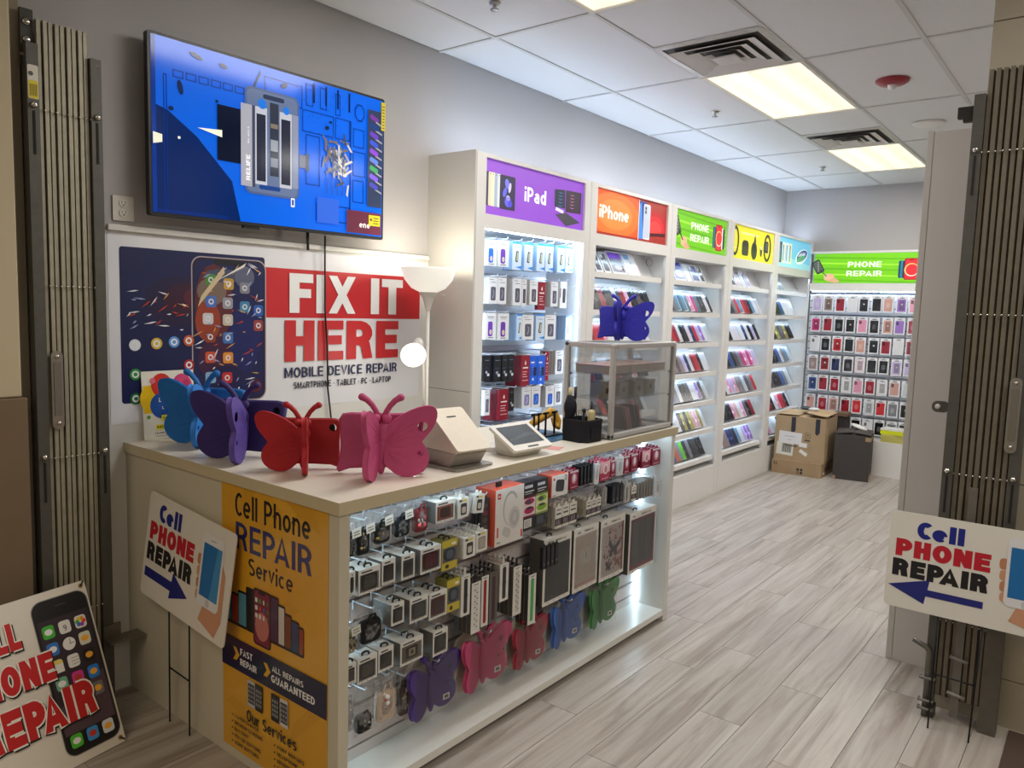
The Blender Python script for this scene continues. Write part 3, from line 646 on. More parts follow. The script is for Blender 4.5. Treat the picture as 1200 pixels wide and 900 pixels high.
MB().tube([(lx+.04, ly+.03, 1.69), (lx+.07, ly+.06, 1.688)], .004, (190, 188, 182)).build('switch', 'plastic', t)
arm = [(lx, ly-.012, 1.02), (lx+.01, ly-.03, 1.15), (lx+.012, ly-.035, 1.30), (lx+.015, ly-.045, 1.38), (lx+.02, ly-.075, 1.415), (lx+.02, ly-.10, 1.42)]
MB().tube(arm, .007, (214, 212, 205), 8).build('arm', 'plastic', t)
R_ = Matrix.Rotation(math.radians(58), 3, 'X')
MB().ell((lx+.02, ly-.085, 1.425), (.03, .03, .04), (206, 203, 196), 12, 8).build('side_socket', 'plastic', t)
sh = MB().ell((lx+.03, ly-.13, 1.375), (.055, .075, .062), WHITE, 20, 12); sh.build('side_shade', 'lampglow2', t, label='small bright reading-lamp shade')
pl = bpy.data.lights.new('lamp_bulb', 'POINT'); pl.energy = 3.2; pl.color = (1, .92, .74); pl.shadow_soft_size = .04
po = bpy.data.objects.new('lamp_bulb', pl); po.location = (0, 0, 1.86); po.parent = t; COL.objects.link(po)
pl = bpy.data.lights.new('lamp_bulb', 'POINT'); pl.energy = .9; pl.color = (1, .94, .8); pl.shadow_soft_size = .05
po = bpy.data.objects.new('lamp_bulb', pl); po.location = (.10, -.2, 1.34); po.parent = t; COL.objects.link(po)

# ------------------------------------------------------------------ five wall cabinets with lit headers
CX = .353
CY = [3.166, 4.306, 5.470, 6.612, 7.776, 8.955]
SHZ = [1.885, 1.628, 1.370, 1.113, .856, .599, .342]
HUE = ['purple tablet sign', 'orange phone sign', 'green phone repair sign', 'yellow watch sign', 'pale blue sign']
def phone_pic(s, F, x, y, w_, h_, off, body, scr, lay=.0003):
    s.poly(F, rr(x, y, x+w_, y+h_, w_*.14, 3), off, body); s.poly(F, rr(x+w_*.06, y+h_*.04, x+w_*.94, y+h_*.96, w_*.1, 3), off+lay, scr)
def sign_art(k, s, F, W_, H_):
    o = .0006
    if k == 0:
        s.rect(F, 0, 0, W_, H_, 0, (138, 72, 196))
        for j, c in enumerate(((40, 44, 60), (210, 200, 180), (228, 214, 180), (150, 170, 190), (206, 208, 212))):
            s.poly(F, rr(.01+j*.026, .05, .07+j*.026, .235, .008, 2), o+j*.0002, c); s.poly(F, circ(.025+j*.026, .225, .0035, n=8), o+j*.0002+.0001, (30, 30, 36))
        s.poly(F, rr(.135, .045, .275, .235, .008, 2), o*3, (34, 30, 62))
        for (u, v, a, b, g, c) in ((.20, .19, .02, .028, .3, (110, 110, 230)), (.225, .17, .012, .03, -.2, (200, 190, 240)), (.18, .14, .016, .03, -.4, (90, 90, 220)), (.21, .09, .03, .03, 0, (96, 90, 220)), (.21, .11, .018, .016, 0, (220, 210, 240)), (.23, .08, .02, .02, 0, (70, 60, 200))):
            s.poly(F.sub(u, v, 0, g), circ(0, 0, a, b, 12), o*3.4+u*.0005, c)
        s.text(F, 'iPad', .365, .115, .085, o*2, (250, 248, 252), .215, .014)
        s.poly(F, [(.68, .10), (.77, .085), (.77, .105), (.69, .12)], o, (215, 214, 220))
        s.poly(F, [(.672, .12), (.785, .12), (.78, .235), (.668, .225)], o*2, (40, 46, 60)); s.poly(F, [(.79, .10), (.965, .105), (.965, .24), (.79, .235)], o*2, (54, 44, 56)); s.poly(F, [(.68, .075), (.80, .095), (.96, .05), (.80, .012)], o*2, (66, 64, 74))
        for (u, c) in ((.73, (60, 140, 210)), (.86, (230, 130, 180))):
            for j in range(5): s.poly(F, [(u-.03+.002*j, .135+j*.02), (u, .127+j*.02), (u+.03, .135+j*.02), (u, .131+j*.02)], o*3, c)
    elif k == 1:
        s.rect(F, 0, 0, W_, H_, 0, (150, 44, 36))
        for j, (rx, c) in enumerate(((.5, (190, 60, 34)), (.42, (220, 84, 36)), (.33, (236, 110, 48)), (.23, (240, 130, 62)))):
            s.poly(F, [(max(0, min(W_*.58, p[0])), max(0, min(H_, p[1]))) for p in circ(.26, .15, rx, rx*.45, 28)], o+j*.0001, c)
        for j, (rx, c) in enumerate(((.2, (170, 30, 40)), (.15, (196, 36, 44)), (.1, (214, 60, 60)))):
            s.poly(F, [(max(W_*.58, min(W_, p[0])), max(.05, min(H_, p[1]))) for p in circ(.84, .10, rx, rx*.7, 24)], o+j*.0001, c)
        s.poly(F, [(.60, .04), (1.0, .06), (1.0, .09), (.80, .075), (.6, .06)], o*1.8, (70, 22, 26)); s.rect(F, 0, 0, W_, .02, o*1.5, (150, 40, 30))
        s.poly(F, [(.585, .02), (.70, .02), (.70, .29), (.585, .29)], o*2, (24, 50, 130)); s.poly(F, [(.59, .02), (.66, .02), (.62, .28), (.59, .26)], o*2.2, (70, 130, 220)); s.rect(F, .583, .01, .590, .295, o*2.4, (225, 225, 235))
        phone_pic(s, F, .655, .02, .10, .255, o*3, (206, 210, 218), (176, 184, 200)); s.poly(F, rr(.668, .20, .70, .262, .012, 3), o*3.8, (150, 156, 170))
        for v in (.218, .245): s.poly(F, circ(.684, v, .011), o*4.2, (30, 32, 38))
        s.text(F, 'iPhone', .05, .115, .085, o*2, (252, 248, 242), .39, .014)
    elif k in (2, 5):
        s.rect(F, 0, 0, W_, H_, 0, (110, 190, 22))
        for j in range(5): s.poly(F, [(0, .03+j*.06), (W_, .0+j*.06), (W_, .012+j*.06), (0, .05+j*.06)], o*.5, (150, 214, 50) if j % 2 else (92, 170, 16))
        s.poly(F.sub(.045, .18, 0, .5), rr(-.05, -.075, .04, .075, .012), o, (46, 50, 48)); s.poly(F.sub(.045, .18, 0, .5), rr(-.038, -.06, .028, .06, .006), o*1.5, (86, 88, 84))
        for j in range(5): s.poly(F.sub(.045, .18, 0, .5), circ(-.02+.01*j, -.04+.022*j, .008, n=8), o*2, (150, 150, 140))
        s.tube([F.p(.06, .15, .004), F.p(.14, .07, .004)], .004, (40, 60, 50), 6)
        s.poly(F, [(.11, .035), (.17, .02), (.22, .05), (.215, .09), (.17, .105), (.13, .095), (.115, .07)], o, (218, 170, 140)); s.poly(F, [(.115, .085), (.10, .075), (.14, .055), (.16, .065)], o*1.5, (232, 188, 158)); s.poly(F, [(.14, .02), (.24, 0), (.28, .02), (.22, .06)], o*1.2, (205, 156, 126))
        xc = .46*W_
        s.text(F, 'PHONE', xc, .172, .058, o*2, (244, 250, 238), .34, .008, 'c'); s.text(F, 'REPAIR', xc, .075, .058, o*2, (244, 250, 238), .36, .008, 'c')
        for j, c in enumerate(((20, 60, 90), (30, 120, 150), (40, 44, 60))): s.poly(F, rr(W_-.28+j*.02, .055, W_-.2+j*.02, .235, .014), o+j*.0001, c)
        for j, c in enumerate(((240, 200, 80), (240, 240, 238), (30, 40, 60))): s.poly(F, rr(W_-.12+j*.022, .055, W_-.08+j*.022, .235, .012), o+j*.0001-.0002, c)
        s.poly(F, rr(W_-.225, .035, W_-.095, .26, .018), o*2, (150, 16, 26)); s.poly(F, rr(W_-.215, .045, W_-.105, .25, .014), o*2.3, (222, 40, 50)); s.rect(F, W_-.18, .238, W_-.14, .246, o*2.6, (60, 10, 16))
        a = circ(W_-.155, .14, .068, .068, 28); b = circ(W_-.152, .14, .058, .058, 28)
        for j in range(28): s.poly(F, [a[j], a[(j+1) % 28], b[(j+1) % 28], b[j]], o*3.2, (240, 190, 110) if j < 18 else (250, 220, 200))
    elif k == 3:
        s.rect(F, 0, 0, W_, H_, 0, (218, 208, 48)); s.rect(F, 0, .098, W_, .102, o*.5, (244, 238, 140))
        def band(u, v, a, b):
            A = circ(u, v, a, b, 24); B = circ(u, v, a*.62, b*.78, 24)
            for j in range(24): s.poly(F, [A[j], A[(j+1) % 24], B[(j+1) % 24], B[j]], o*1.5, (38, 40, 34))
        band(.06, .16, .085, .135); band(.86, .15, .10, .135)
        s.poly(F, rr(.80, .10, .885, .215, .02), o*2.5, (28, 32, 34)); s.poly(F, rr(.812, .12, .872, .2, .01), o*3, (70, 80, 84))
        s.poly(F, rr(.22, .04, .38, .17, .03), o*2, (54, 60, 40)); s.poly(F, rr(.24, .12, .36, .18, .02), o*2.4, (36, 40, 32))
        s.poly(F, circ(.52, .10, .075, .085), o*2, (50, 56, 40)); s.poly(F, circ(.52, .13, .04, .04), o*2.4, (26, 28, 24)); s.poly(F, [(.50, .18), (.53, .26), (.56, .18)], o*2.6, (30, 34, 30))
        s.poly(F, circ(.70, .11, .03, .055), o*2, (60, 64, 44)); s.poly(F, circ(.70, .14, .018, .02), o*2.4, (240, 238, 220)); s.rect(F, .2, .235, .62, .252, o, (240, 236, 150))
    else:
        s.rect(F, 0, 0, W_, H_, 0, (110, 190, 222)); s.poly(F, [(0, 0), (W_, 0), (W_, .06), (.4, .1), (0, .05)], o*.5, (150, 212, 226))
        for j, c in enumerate(((60, 70, 80), (236, 230, 190), (216, 224, 232), (226, 218, 170))):
            s.poly(F, rr(.03+j*.10, .04, .11+j*.10, .25, .012), o, c); s.poly(F, rr(.045+j*.10, .06, .075+j*.10, .23, .008), o*1.5, (96, 140, 160))
            for v in (.22, .195): s.poly(F, circ(.06+j*.10, v, .012, n=10), o*2, (60, 80, 90))
        s.poly(F.sub(.74, .14, 0, .25), circ(0, 0, .20, .075, 28), o, (226, 236, 240)); s.poly(F.sub(.75, .15, 0, .25), circ(0, 0, .17, .055, 28), o*1.6, (36, 62, 130)); s.poly(F.sub(.72, .12, 0, .25), circ(0, 0, .14, .03, 24), o*2, (90, 160, 120))
        s.text(F.sub(.62, .135, 0, .12), 'SAMSUNG', 0, 0, .032, o*3.2, (240, 244, 250), .24, .015)

CAB = []
for k in range(5):
    y0, y1 = CY[k]+.002, CY[k+1]-.002; W_ = y1-y0; st = .078
    t = thing('display_cabinet', f'white lit wall cabinet under the {HUE[k]}' + (', hung with boxed cases' if k == 0 else ', full of sloping shelves'), 'cabinet', (.18, (y0+y1)/2, 0), group='white lit wall cabinets'); CAB.append(t)
    for a in (y0, y1-.02): MB().box((.0, a, .0), (CX-.022, a+.02, 2.475), LAM).build('side_panel', 'laminate', t)
    f = MB()
    f.box((CX-.022, y0, .0), (CX, y0+st, 2.475), LAM); f.box((CX-.022, y1-st+.01, 0), (CX, y1, 2.475), LAM)
    f.box((CX-.022, y0+st, 2.452), (CX, y1-st+.01, 2.475), LAM); f.box((CX-.022, y0+st, 2.07), (CX, y1-st+.01, 2.148), LAM)
    f.build('face_frame', 'laminate', t)
    MB().box((0, y0+.02, 2.455), (CX-.022, y1-.02, 2.475), LAM).build('top_panel', 'laminate', t)
    MB().box((.012, y0+.02, 2.075), (CX-.022, y1-.02, 2.09), LAM).build('header_shelf', 'laminate', t)
    MB().box((.0, y0+.02, .0), (.012, y1-.02, 2.45), (222, 224, 226)).build('back_panel', 'laminate', t)
    MB().box((.20, y0+.05, 2.4755), (.23, y1-.05, 2.479), WHITE).build('uplight_strip', 'ledtop', t)
    MB().box((.012, y0+.02, .0), (CX-.001, y1-.02+.0, .262), LAM).build('base_panel', 'laminate', t)
    sw = W_-2*st+.012; F = Fr((CX-.016, y0+st-.001, 2.147)); s = MB(); s.fbox(F, 0, 0, -.004, sw, .306, -.0006, (200, 200, 200))
    sign_art(k, s, F, sw, .306); s.build('lit_sign', 'lightbox', t, label=HUE[k])
    if k == 0:
        zz = .30; j = 0
        sl = mesh_of(MB().box((0, y0+.022, 0), (.016, y1-.022, .068), (206, 208, 214)), 'slat', 'laminate')
        # origin of the slats is the cabinet's base
        for j in range(23):
            inst(sl, 'slat', t, (.012-.18, -(y0+y1)/2, .30+j*.0765))
        MB().box((.0125, y0+.022, .29), (.016, y1-.022, 2.06), (50, 52, 58)).build('slot_backing', 'matte', t)
        for z in (1.865, 1.620, 1.43, 1.165, .955):     # grey metal price rails under each row of hooks
            b = MB().box((.032, y0+.03, z-.055), (.145, y1-.20, z-.045), (150, 152, 166)); b.box((.145, y0+.03, z-.06), (.149, y1-.20, z-.03), (158, 160, 174)); b.build('rail', 'metal', t)
        for ya in (y0+.024, y1-.028): MB().box((CX-.045, ya, .4), (CX-.028, ya+.004, 2.04), WHITE).build('led_strip', 'led', t)
        MB().box((CX-.05, y0+.05, 2.067), (CX-.03, y1-.05, 2.072), WHITE).build('led_strip', 'led', t)
    else:
        for j, z in enumerate(SHZ):
            b = MB().box((.014, y0+.022, z-.012), (.30, y1-.022, z+.004), LAM); b.box((.30, y0+.022, z-.026), (.333, y1-.09, z+.012), LAM)
            # the lip stops short of the stile; sloping backrest holds the goods
            shf = b.build('shelf', 'laminate', t)
            q = MB(); q.add([(.225, y0+.023, z+.006), (.225, y1-.023, z+.006), (.12, y1-.023, z+.205), (.12, y0+.023, z+.205)], [(0, 1, 2, 3)], LAM)
            q.add([(.221, y0+.023, z+.004), (.221, y1-.023, z+.004), (.116, y1-.023, z+.204), (.116, y0+.023, z+.204)], [(3, 2, 1, 0)], LAM); q.build('backrest', 'laminate', shf)
            zt = SHZ[j-1]-.028 if j else 2.068
            (MB().box((.2975, y0+.05, zt+.004), (.2995, y1-.10, zt+.014), WHITE) if j else MB().box((.318, y0+.09, zt+.007), (.322, y1-.09, zt+.008), WHITE)).build('led_strip', 'led', shf)
MB().box((.0, 3.150, 0), (.356, 3.166, 2.478), (196, 193, 186)).build('end_panel', 'laminate', CAB[0])
MB().box((.0, 3.1492, 1.158), (.356, 3.150, 1.161), (110, 108, 100)).build('panel_joint', 'matte', CAB[0])

# thin phone-case packs filed on the sloping shelves
PAL = dict(K=(22, 22, 26), k=(44, 44, 52), w=(226, 226, 230), c=(206, 210, 214), r=(150, 26, 44), R=(200, 44, 54), p=(222, 150, 176), m=(196, 60, 120), b=(56, 84, 140), B=(30, 40, 84), t=(70, 120, 136), a=(110, 150, 180),
           g=(128, 128, 134), G=(96, 196, 40), o=(206, 96, 56), v=(150, 110, 190), l=(196, 180, 222), n=(150, 130, 124), d=(92, 78, 84), y=(160, 150, 70), s=(206, 160, 148), e=(232, 214, 222))
CN = dict(K='black', k='charcoal', w='white', c='clear', r='dark red', R='bright red', p='pink', m='magenta', b='blue', B='navy', t='teal', a='pale blue', g='grey', G='lime green', o='orange', v='purple', l='lilac', n='taupe', d='plum grey', y='olive gold', s='rose gold', e='blush')
ROWS = {1: ['KkKrKkwKrpKkdKk', 'vrRRpwwcwcwcwew', 'KrKkwcKRkKwpKkK', 'rKBkRKwKpckrKKw', 'KcwKrRkKwcKkpKc', 'wKgbKrvwcKkKRkc', 'kbKRgwKpKcrKvKk'],
        2: ['KkgatatpmtKKwKwe'[:14], 'rgRrwKkeBRlvwc', 'npdndnlBwrRKww', 'KwsbgwKKkwwvKc', 'wwcwcwKyKyspyw', 'pgbBbogGKgKkKK'],
        3: ['KbkgRaRrKawc', 'KkKwecwBwKlk', 'KdkbkdgmpmpL'.replace('L', 'l'), 'rKwplpngcdgR', 'KBkKKpswpdKr', 'KwnnBBkawlvv'],
        4: ['KdKkbwewc', 'KkKyKdyKk', 'gKKKbwgac', 'BbdKKkbgc', 'KKrKwpRrK', 'Krpwcwkkk']}
pack_mesh = {}
def shelf_pack(ch):
    if ch not in pack_mesh:
        c = tuple(int(x*.82) for x in PAL[ch]); rim = (188, 188, 193) if ch in 'wcpelasv' else tuple(min(255, int(x*.7+40)) for x in c)
        m = MB().box((-.007, -.044, 0), (.007, .044, .168), rim)
        F = Fr((.0073, -.044, 0))
        m.poly(F, rr(.006, .008, .082, .160, .006, 2), 0, c); m.poly(F, rr(.012, .122, .040, .152, .006, 2), .0004, tuple(int(x*.55) for x in c))
        if ch in 'KyvpB': m.poly(F, circ(.05, .07, .018, n=8), .0004, tuple(min(255, int(x*1.3+40)) for x in c))
        pack_mesh[ch] = mesh_of(m, 'phone_case_pack', 'gloss')
    return pack_mesh[ch]
lean = math.radians(27)
for k in (1, 2, 3, 4):
    y0, y1 = CY[k]+.1, CY[k+1]-.1
    rows = ROWS[k][:6]; usable = [.92, .93, .93, .72][k-1] if k < 4 else .72
    for j, row in enumerate(rows):
        n0 = len(row); span = (y1-y0)*[.93, .92, .94, .80][k-1]; step = span/n0
        seen = {}
        for q, ch in enumerate(row):
            seen[ch] = seen.get(ch, 0)+1; tot = row.count(ch)
            o = inst(shelf_pack(ch), 'phone_case_pack', None, (.270+random.uniform(-.003, .003), y0+.02+step*(q+.5), SHZ[j+1]+.0165),
                     label=None, cat='phone case', group=f'phone case packs on the {ORD[j+1]} shelf under the {HUE[k]}')
            o.rotation_euler = (0, 0, 0)
            o.matrix_basis = Matrix.Translation(o.location) @ Matrix.Rotation(-lean, 4, 'Y') @ Matrix.Rotation(math.radians(-21+random.uniform(-1, 1)), 4, 'Z')
            which = '' if tot == 1 else f'{ORD[seen[ch]-1]} '
            o['label'] = f'{which}{CN[ch]} case pack along the {ORD[j+1]} shelf beneath the {HUE[k]}'
# larger boxed cases on the top shelves
TOP = {1: [('w', .05, (120, 130, 140)), ('K', .09, (70, 76, 84)), ('w', .09, (76, 84, 92)), ('V', .20, (110, 112, 126)), ('P', .19, (214, 216, 216))],
       2: [('w', .08, (120, 130, 150)), ('Z', .20, (150, 165, 210)), ('w', .10, (224, 226, 230)), ('w', .14, (110, 118, 160)), ('w', .09, (60, 66, 76))],
       3: [('w', .09, (90, 100, 120)), ('w', .09, (60, 70, 90)), ('w', .12, (196, 186, 196)), ('w', .09, (186, 196, 220)), ('w', .10, (176, 170, 214))],
       4: [('w', .18, (130, 150, 170)), ('w', .16, (120, 130, 150))]}
for k, L in TOP.items():
    y = CY[k]+.12
    for q, (ty, wd, c) in enumerate(L):
        hh = .182 if wd > .15 else .165
        m = MB().box((-.012, 0, 0), (.012, wd, hh), (226, 227, 232)); F = Fr((.0124, 0, 0))
        m.poly(F, rr(.012, .012, wd-.012, hh-.014, .006, 2), 0, c)
        if ty == 'V': m.rect(F, .012, hh-.06, wd-.012, hh-.014, .0004, (120, 70, 200)); m.poly(F, circ(wd*.5, .05, .05, .02), .0004, (180, 184, 196)); m.poly(F, circ(wd-.04, .035, .012), .0006, (20, 22, 26))
        elif ty == 'Z': m.rect(F, .012, hh-.05, wd-.012, hh-.014, .0004, (50, 60, 200)); m.poly(F, circ(wd*.5, .06, .06, .03), .0004, (220, 226, 236)); m.poly(F, circ(wd-.05, .05, .02), .0006, (240, 240, 246))
        elif ty == 'P': m.rect(F, .014, hh-.055, wd*.5, hh-.014, .0004, (120, 170, 220)); m.rect(F, wd-.012, 0, wd-.004, hh, .0004, (214, 90, 100)); m.poly(F, circ(wd*.5, .1, .012), .0005, (150, 152, 156))
        else: m.poly(F, rr(.016, hh-.05, .04, hh-.02, .006, 2), .0004, (226, 228, 232))
        o = m.build('boxed_case', 'gloss', loc=(.288, y, SHZ[0]+.0105), label=f'{ORD[q]} white-framed boxed case along the top shelf beneath the {HUE[k]}', cat='boxed case', group=f'boxed cases on the top shelf under the {HUE[k]}')
        o.rotation_euler = (0, -math.radians(27), 0)
        y += wd+(.012 if wd > .12 else .02)
MB().tube([(.26+.0*a, CY[2]-.17+.05*math.cos(a), 2.015+.03*math.sin(a)) for a in [x_*PI/8 for x_ in range(-3, 12)]], .002, (90, 90, 92), 6).build('loose_wire', 'plastic', org=(.26, CY[2]-.17, 2.0), label='thin looped wire dangling at the top of the orange-signed cabinet', cat='wire')

# ------------------------------------------------------------------ hanging goods: hooks, boxes, bags
hook_cache = {}
def hook(x0, y, z, ln, lab, group):
    """wire peg hook leaving the slatwall at x0"""
    k = round(ln, 2)
    if k not in hook_cache:
        m = MB().tube([(0, 0, 0), (ln, 0, .002), (ln+.006, 0, .012)], .003, (226, 230, 236), 6)
        m.tube([(0, 0, .004), (0, 0, -.030)], .0038, (226, 230, 236), 6)
        hook_cache[k] = mesh_of(m, 'peg_hook', 'satin')
    return inst(hook_cache[k], 'peg_hook', None, (x0, y, z), label=lab, cat='hook', group=group)

# hanging boxes in the first wall cabinet
def case_box(kind, wd, hh, dp, name='hanging_box'):
    """front at local x=0, box runs back to -dp; y 0..wd, z 0..hh"""
    side = {'wb': (214, 214, 218), 'wp': (214, 214, 218), 'bl': (150, 182, 220), 'g': (176, 172, 168), 'gs': (196, 194, 192), 'red': (120, 18, 34), 'redn': (150, 28, 44), 'wr': (200, 200, 202), 'blk': (18, 20, 26), 'blue': (20, 70, 180), 'gp': (180, 178, 176), 'gb': (180, 178, 176)}[kind]
    front = {'bl': (206, 222, 240), 'red': (142, 22, 40), 'redn': (150, 28, 44), 'blk': (20, 23, 30), 'blue': (26, 96, 222)}.get(kind, (226, 227, 230))
    m = MB().box((-dp, 0, 0), (0, wd, hh), side); F = Fr((.0004, 0, 0)); m.rect(F, 0, 0, wd, hh, 0, front); o = .0004
    if kind in ('wb', 'wp'):
        c = (40, 100, 220) if kind == 'wb' else (110, 60, 170)
        m.poly(F, rr(wd*.25, hh*.12, wd*.68, hh*.68, wd*.12, 3), o, c); m.poly(F, circ(wd*.5, hh*.28, wd*.12, hh*.1), o*2, (210, 190, 170)); m.rect(F, wd*.2, hh*.84, wd*.8, hh*.865, o, (90, 94, 104)); m.rect(F, wd*.25, hh*.78, wd*.7, hh*.795, o, (140, 144, 152))
        m.rect(F, wd*.25, hh*.06, wd*.75, hh*.085, o*2, (60, 62, 70))
    elif kind == 'bl':
        m.rect(F, 0, hh*.93, wd, hh, o, (60, 140, 220)); m.poly(F, [(wd*.35, hh*.1), (wd, hh*.04), (wd, hh*.16)], o, (50, 140, 226))
        m.poly(F.sub(wd*.5, hh*.48, 0, -.15), rr(-wd*.15, -hh*.2, wd*.15, hh*.2, .006, 2), o*2, (70, 74, 78)); m.poly(F.sub(wd*.52, hh*.48, 0, -.15), rr(-wd*.07, -hh*.16, wd*.10, hh*.16, .004, 2), o*3, (190, 184, 160))
        m.rect(F, wd*.2, hh*.80, wd*.8, hh*.82, o, (120, 140, 170))
    elif kind in ('g', 'gs', 'gp', 'gb'):
        c = {'g': (92, 90, 104), 'gs': (74, 74, 84), 'gp': (140, 134, 180), 'gb': (50, 96, 200)}[kind]
        m.poly(F, rr(wd*.24, hh*.12, wd*.80, hh*.64, wd*.1, 3), o, c)
        m.poly(F, [(wd*.4, hh*.2), (wd*.55, hh*.4), (wd*.45, hh*.55), (wd*.6, hh*.5), (wd*.62, hh*.35), (wd*.5, hh*.2)], o*2, tuple(min(255, int(x*1.4+14)) for x in c)); m.rect(F, wd*.2, hh*.80, wd*.8, hh*.82, o, (110, 112, 120)); m.rect(F, wd*.1, hh*.9, wd*.55, hh*.92, o, (130, 132, 140))
    elif kind in ('red', 'redn'):
        m.poly(F, [(wd*.5, hh*.84), (wd*.40, hh*.74), (wd*.5, hh*.68), (wd*.60, hh*.74)], o, (240, 214, 214)); m.rect(F, wd*.18, hh*.58, wd*.82, hh*.62, o, (240, 224, 224))
        for v, a in ((.46, .7), (.38, .6), (.30, .75), (.18, .9)): m.rect(F, wd*.15, hh*v, wd*(.15+a*.8), hh*(v+.025), o, (226, 170, 178))
    elif kind == 'blk':
        for v, u0, u1, c in ((.80, .2, .8, (90, 100, 116)), (.3, .3, .6, (150, 156, 166)), (.2, .55, .9, (206, 208, 212)), (.5, .1, .7, (60, 66, 78))): m.rect(F, wd*u0, hh*v, wd*u1, hh*(v+.1 if v < .4 else v+.03), o, c)
    elif kind == 'blue':
        m.rect(F, wd*.15, hh*.74, wd*.6, hh*.79, o, (220, 232, 250)); m.poly(F, rr(wd*.5, hh*.3, wd*.9, hh*.6, .004, 2), o, (26, 40, 76)); m.poly(F, rr(wd*.08, hh*.3, wd*.25, hh*.6, .004, 2), o, (60, 76, 130)); m.poly(F, circ(wd*.45, hh*.18, wd*.12), o, (200, 220, 250))
        for v in (.5, .58, .66): m.rect(F, wd*.38, hh*v, wd*.44, hh*(v+.02), o, (180, 206, 246))
    elif kind == 'wr':
        m.rect(F, 0, hh*.4, wd*.1, hh*.75, o, (120, 20, 40)); m.poly(F, rr(wd*.4, hh*.2, wd*.85, hh*.75, .01, 3), o, (46, 44, 50))
    return m
KN = {'wb': 'white case box with a blue phone picture', 'wp': 'white case box with a purple phone picture', 'bl': 'pale blue screen-protector box', 'g': 'white and grey case box', 'gs': 'narrow white case box', 'red': 'dark red accessory box', 'redn': 'thin red accessory box seen edge-on', 'wr': 'white box with a maroon edge', 'blk': 'black accessory box', 'blue': 'bright blue boxed accessory', 'gp': 'white box with a lilac phone picture', 'gb': 'white box with a blue phone picture'}
C1 = [
 [('wb',3.335,3.433,1.870,2.018,1),('wp',3.442,3.544,1.871,2.023,1),('bl',3.579,3.665,1.860,2.025,3),('bl',3.694,3.779,1.861,2.030,2),('bl',3.821,3.905,1.866,2.035,3),('bl',3.912,3.995,1.868,2.038,1),('bl',4.042,4.125,1.870,2.038,3),('bl',4.133,4.215,1.875,2.040,1)],
 [('g',3.368,3.449,1.654,1.806,2),('g',3.451,3.530,1.654,1.808,2),('g',3.595,3.677,1.647,1.810,4),('gs',3.681,3.727,1.644,1.809,1),('g',3.760,3.841,1.656,1.807,3),('red',3.846,3.924,1.626,1.801,1),('g',3.983,4.060,1.650,1.807,4),('wr',4.085,4.159,1.641,1.812,2)],
 [('wp',3.347,3.444,1.446,1.600,1),('wp',3.460,3.564,1.442,1.599,2),('bl',3.643,3.692,1.436,1.597,4),('g',3.694,3.809,1.441,1.592,1),('bl',3.833,3.926,1.434,1.599,3),('g',3.931,4.050,1.438,1.595,1),('bl',4.161,4.230,1.435,1.592,4)],
 [('blk',3.343,3.400,1.203,1.353,2),('blk',3.436,3.50,1.193,1.351,3),('blk',3.51,3.565,1.193,1.351,2),('blk',3.57,3.625,1.193,1.351,1),('red',3.699,3.781,1.151,1.343,5),('blue',3.785,3.863,1.158,1.339,1),('blue',3.867,3.947,1.153,1.337,1),('redn',3.951,3.985,1.174,1.361,1),('g',4.059,4.148,1.209,1.364,5)],
 [('g',3.357,3.406,1.001,1.152,1),('red',3.493,3.582,.958,1.145,5),('blk',3.585,3.634,1.007,1.148,1),('gp',3.716,3.807,1.013,1.145,3),('gb',3.812,3.906,1.011,1.144,1),('gb',3.965,4.057,1.001,1.135,4),('g',4.062,4.145,1.005,1.146,3)],
 [('g',3.36,3.44,.78,.93,2),('g',3.50,3.58,.78,.93,2),('wp',3.64,3.72,.78,.93,2),('bl',3.80,3.88,.78,.93,2),('g',3.95,4.03,.78,.93,2),('bl',4.1,4.18,.78,.93,2)]]
for r_, row in enumerate(C1):
    cnt = {}; 
    for q, (kd, a, b, z0, z1, n0) in enumerate(row):
        cnt[kd] = cnt.get(kd, 0)+1; tot = sum(1 for it in row if it[0] == kd); dp = .024; me = None
        for d in range(n0):
            me = me or mesh_of(case_box(kd, b-a, z1-z0, dp), 'case_box', 'gloss')
            wh = '' if tot == 1 else f', {ORD[cnt[kd]-1]} such along'
            wh = '' if tot == 1 else f'{ORD[cnt[kd]-1]} '
            lab = f'{wh}{KN[kd]}, {ORD[r_]} row, purple-signed cabinet' if d == 0 else f'{["", "box directly", "second box", "third box", "fourth box"][d]} behind front box {ORD[q]}, {ORD[r_]} row, purple-signed cabinet'
            inst(me, 'case_box', None, (.285-d*.0265+.0008*d, a, z0-.002*d), label=lab, cat='accessory box', group=f'boxes hanging in {ORD[r_]} row of the purple-signed cabinet' if d == 0 else f'boxes queued behind box {ORD[q]} of row {ORD[r_]}')
        hook(.028, (a+b)/2, z1+.006, .285, f'{ORD[q]} wire peg hook in {ORD[r_]} row of the purple-signed cabinet', f'peg hooks of row {ORD[r_]} in the purple-signed cabinet')
hook(.028, 4.20, 1.78, .285, 'empty wire peg hook beside the maroon-edged box', 'empty peg hook')

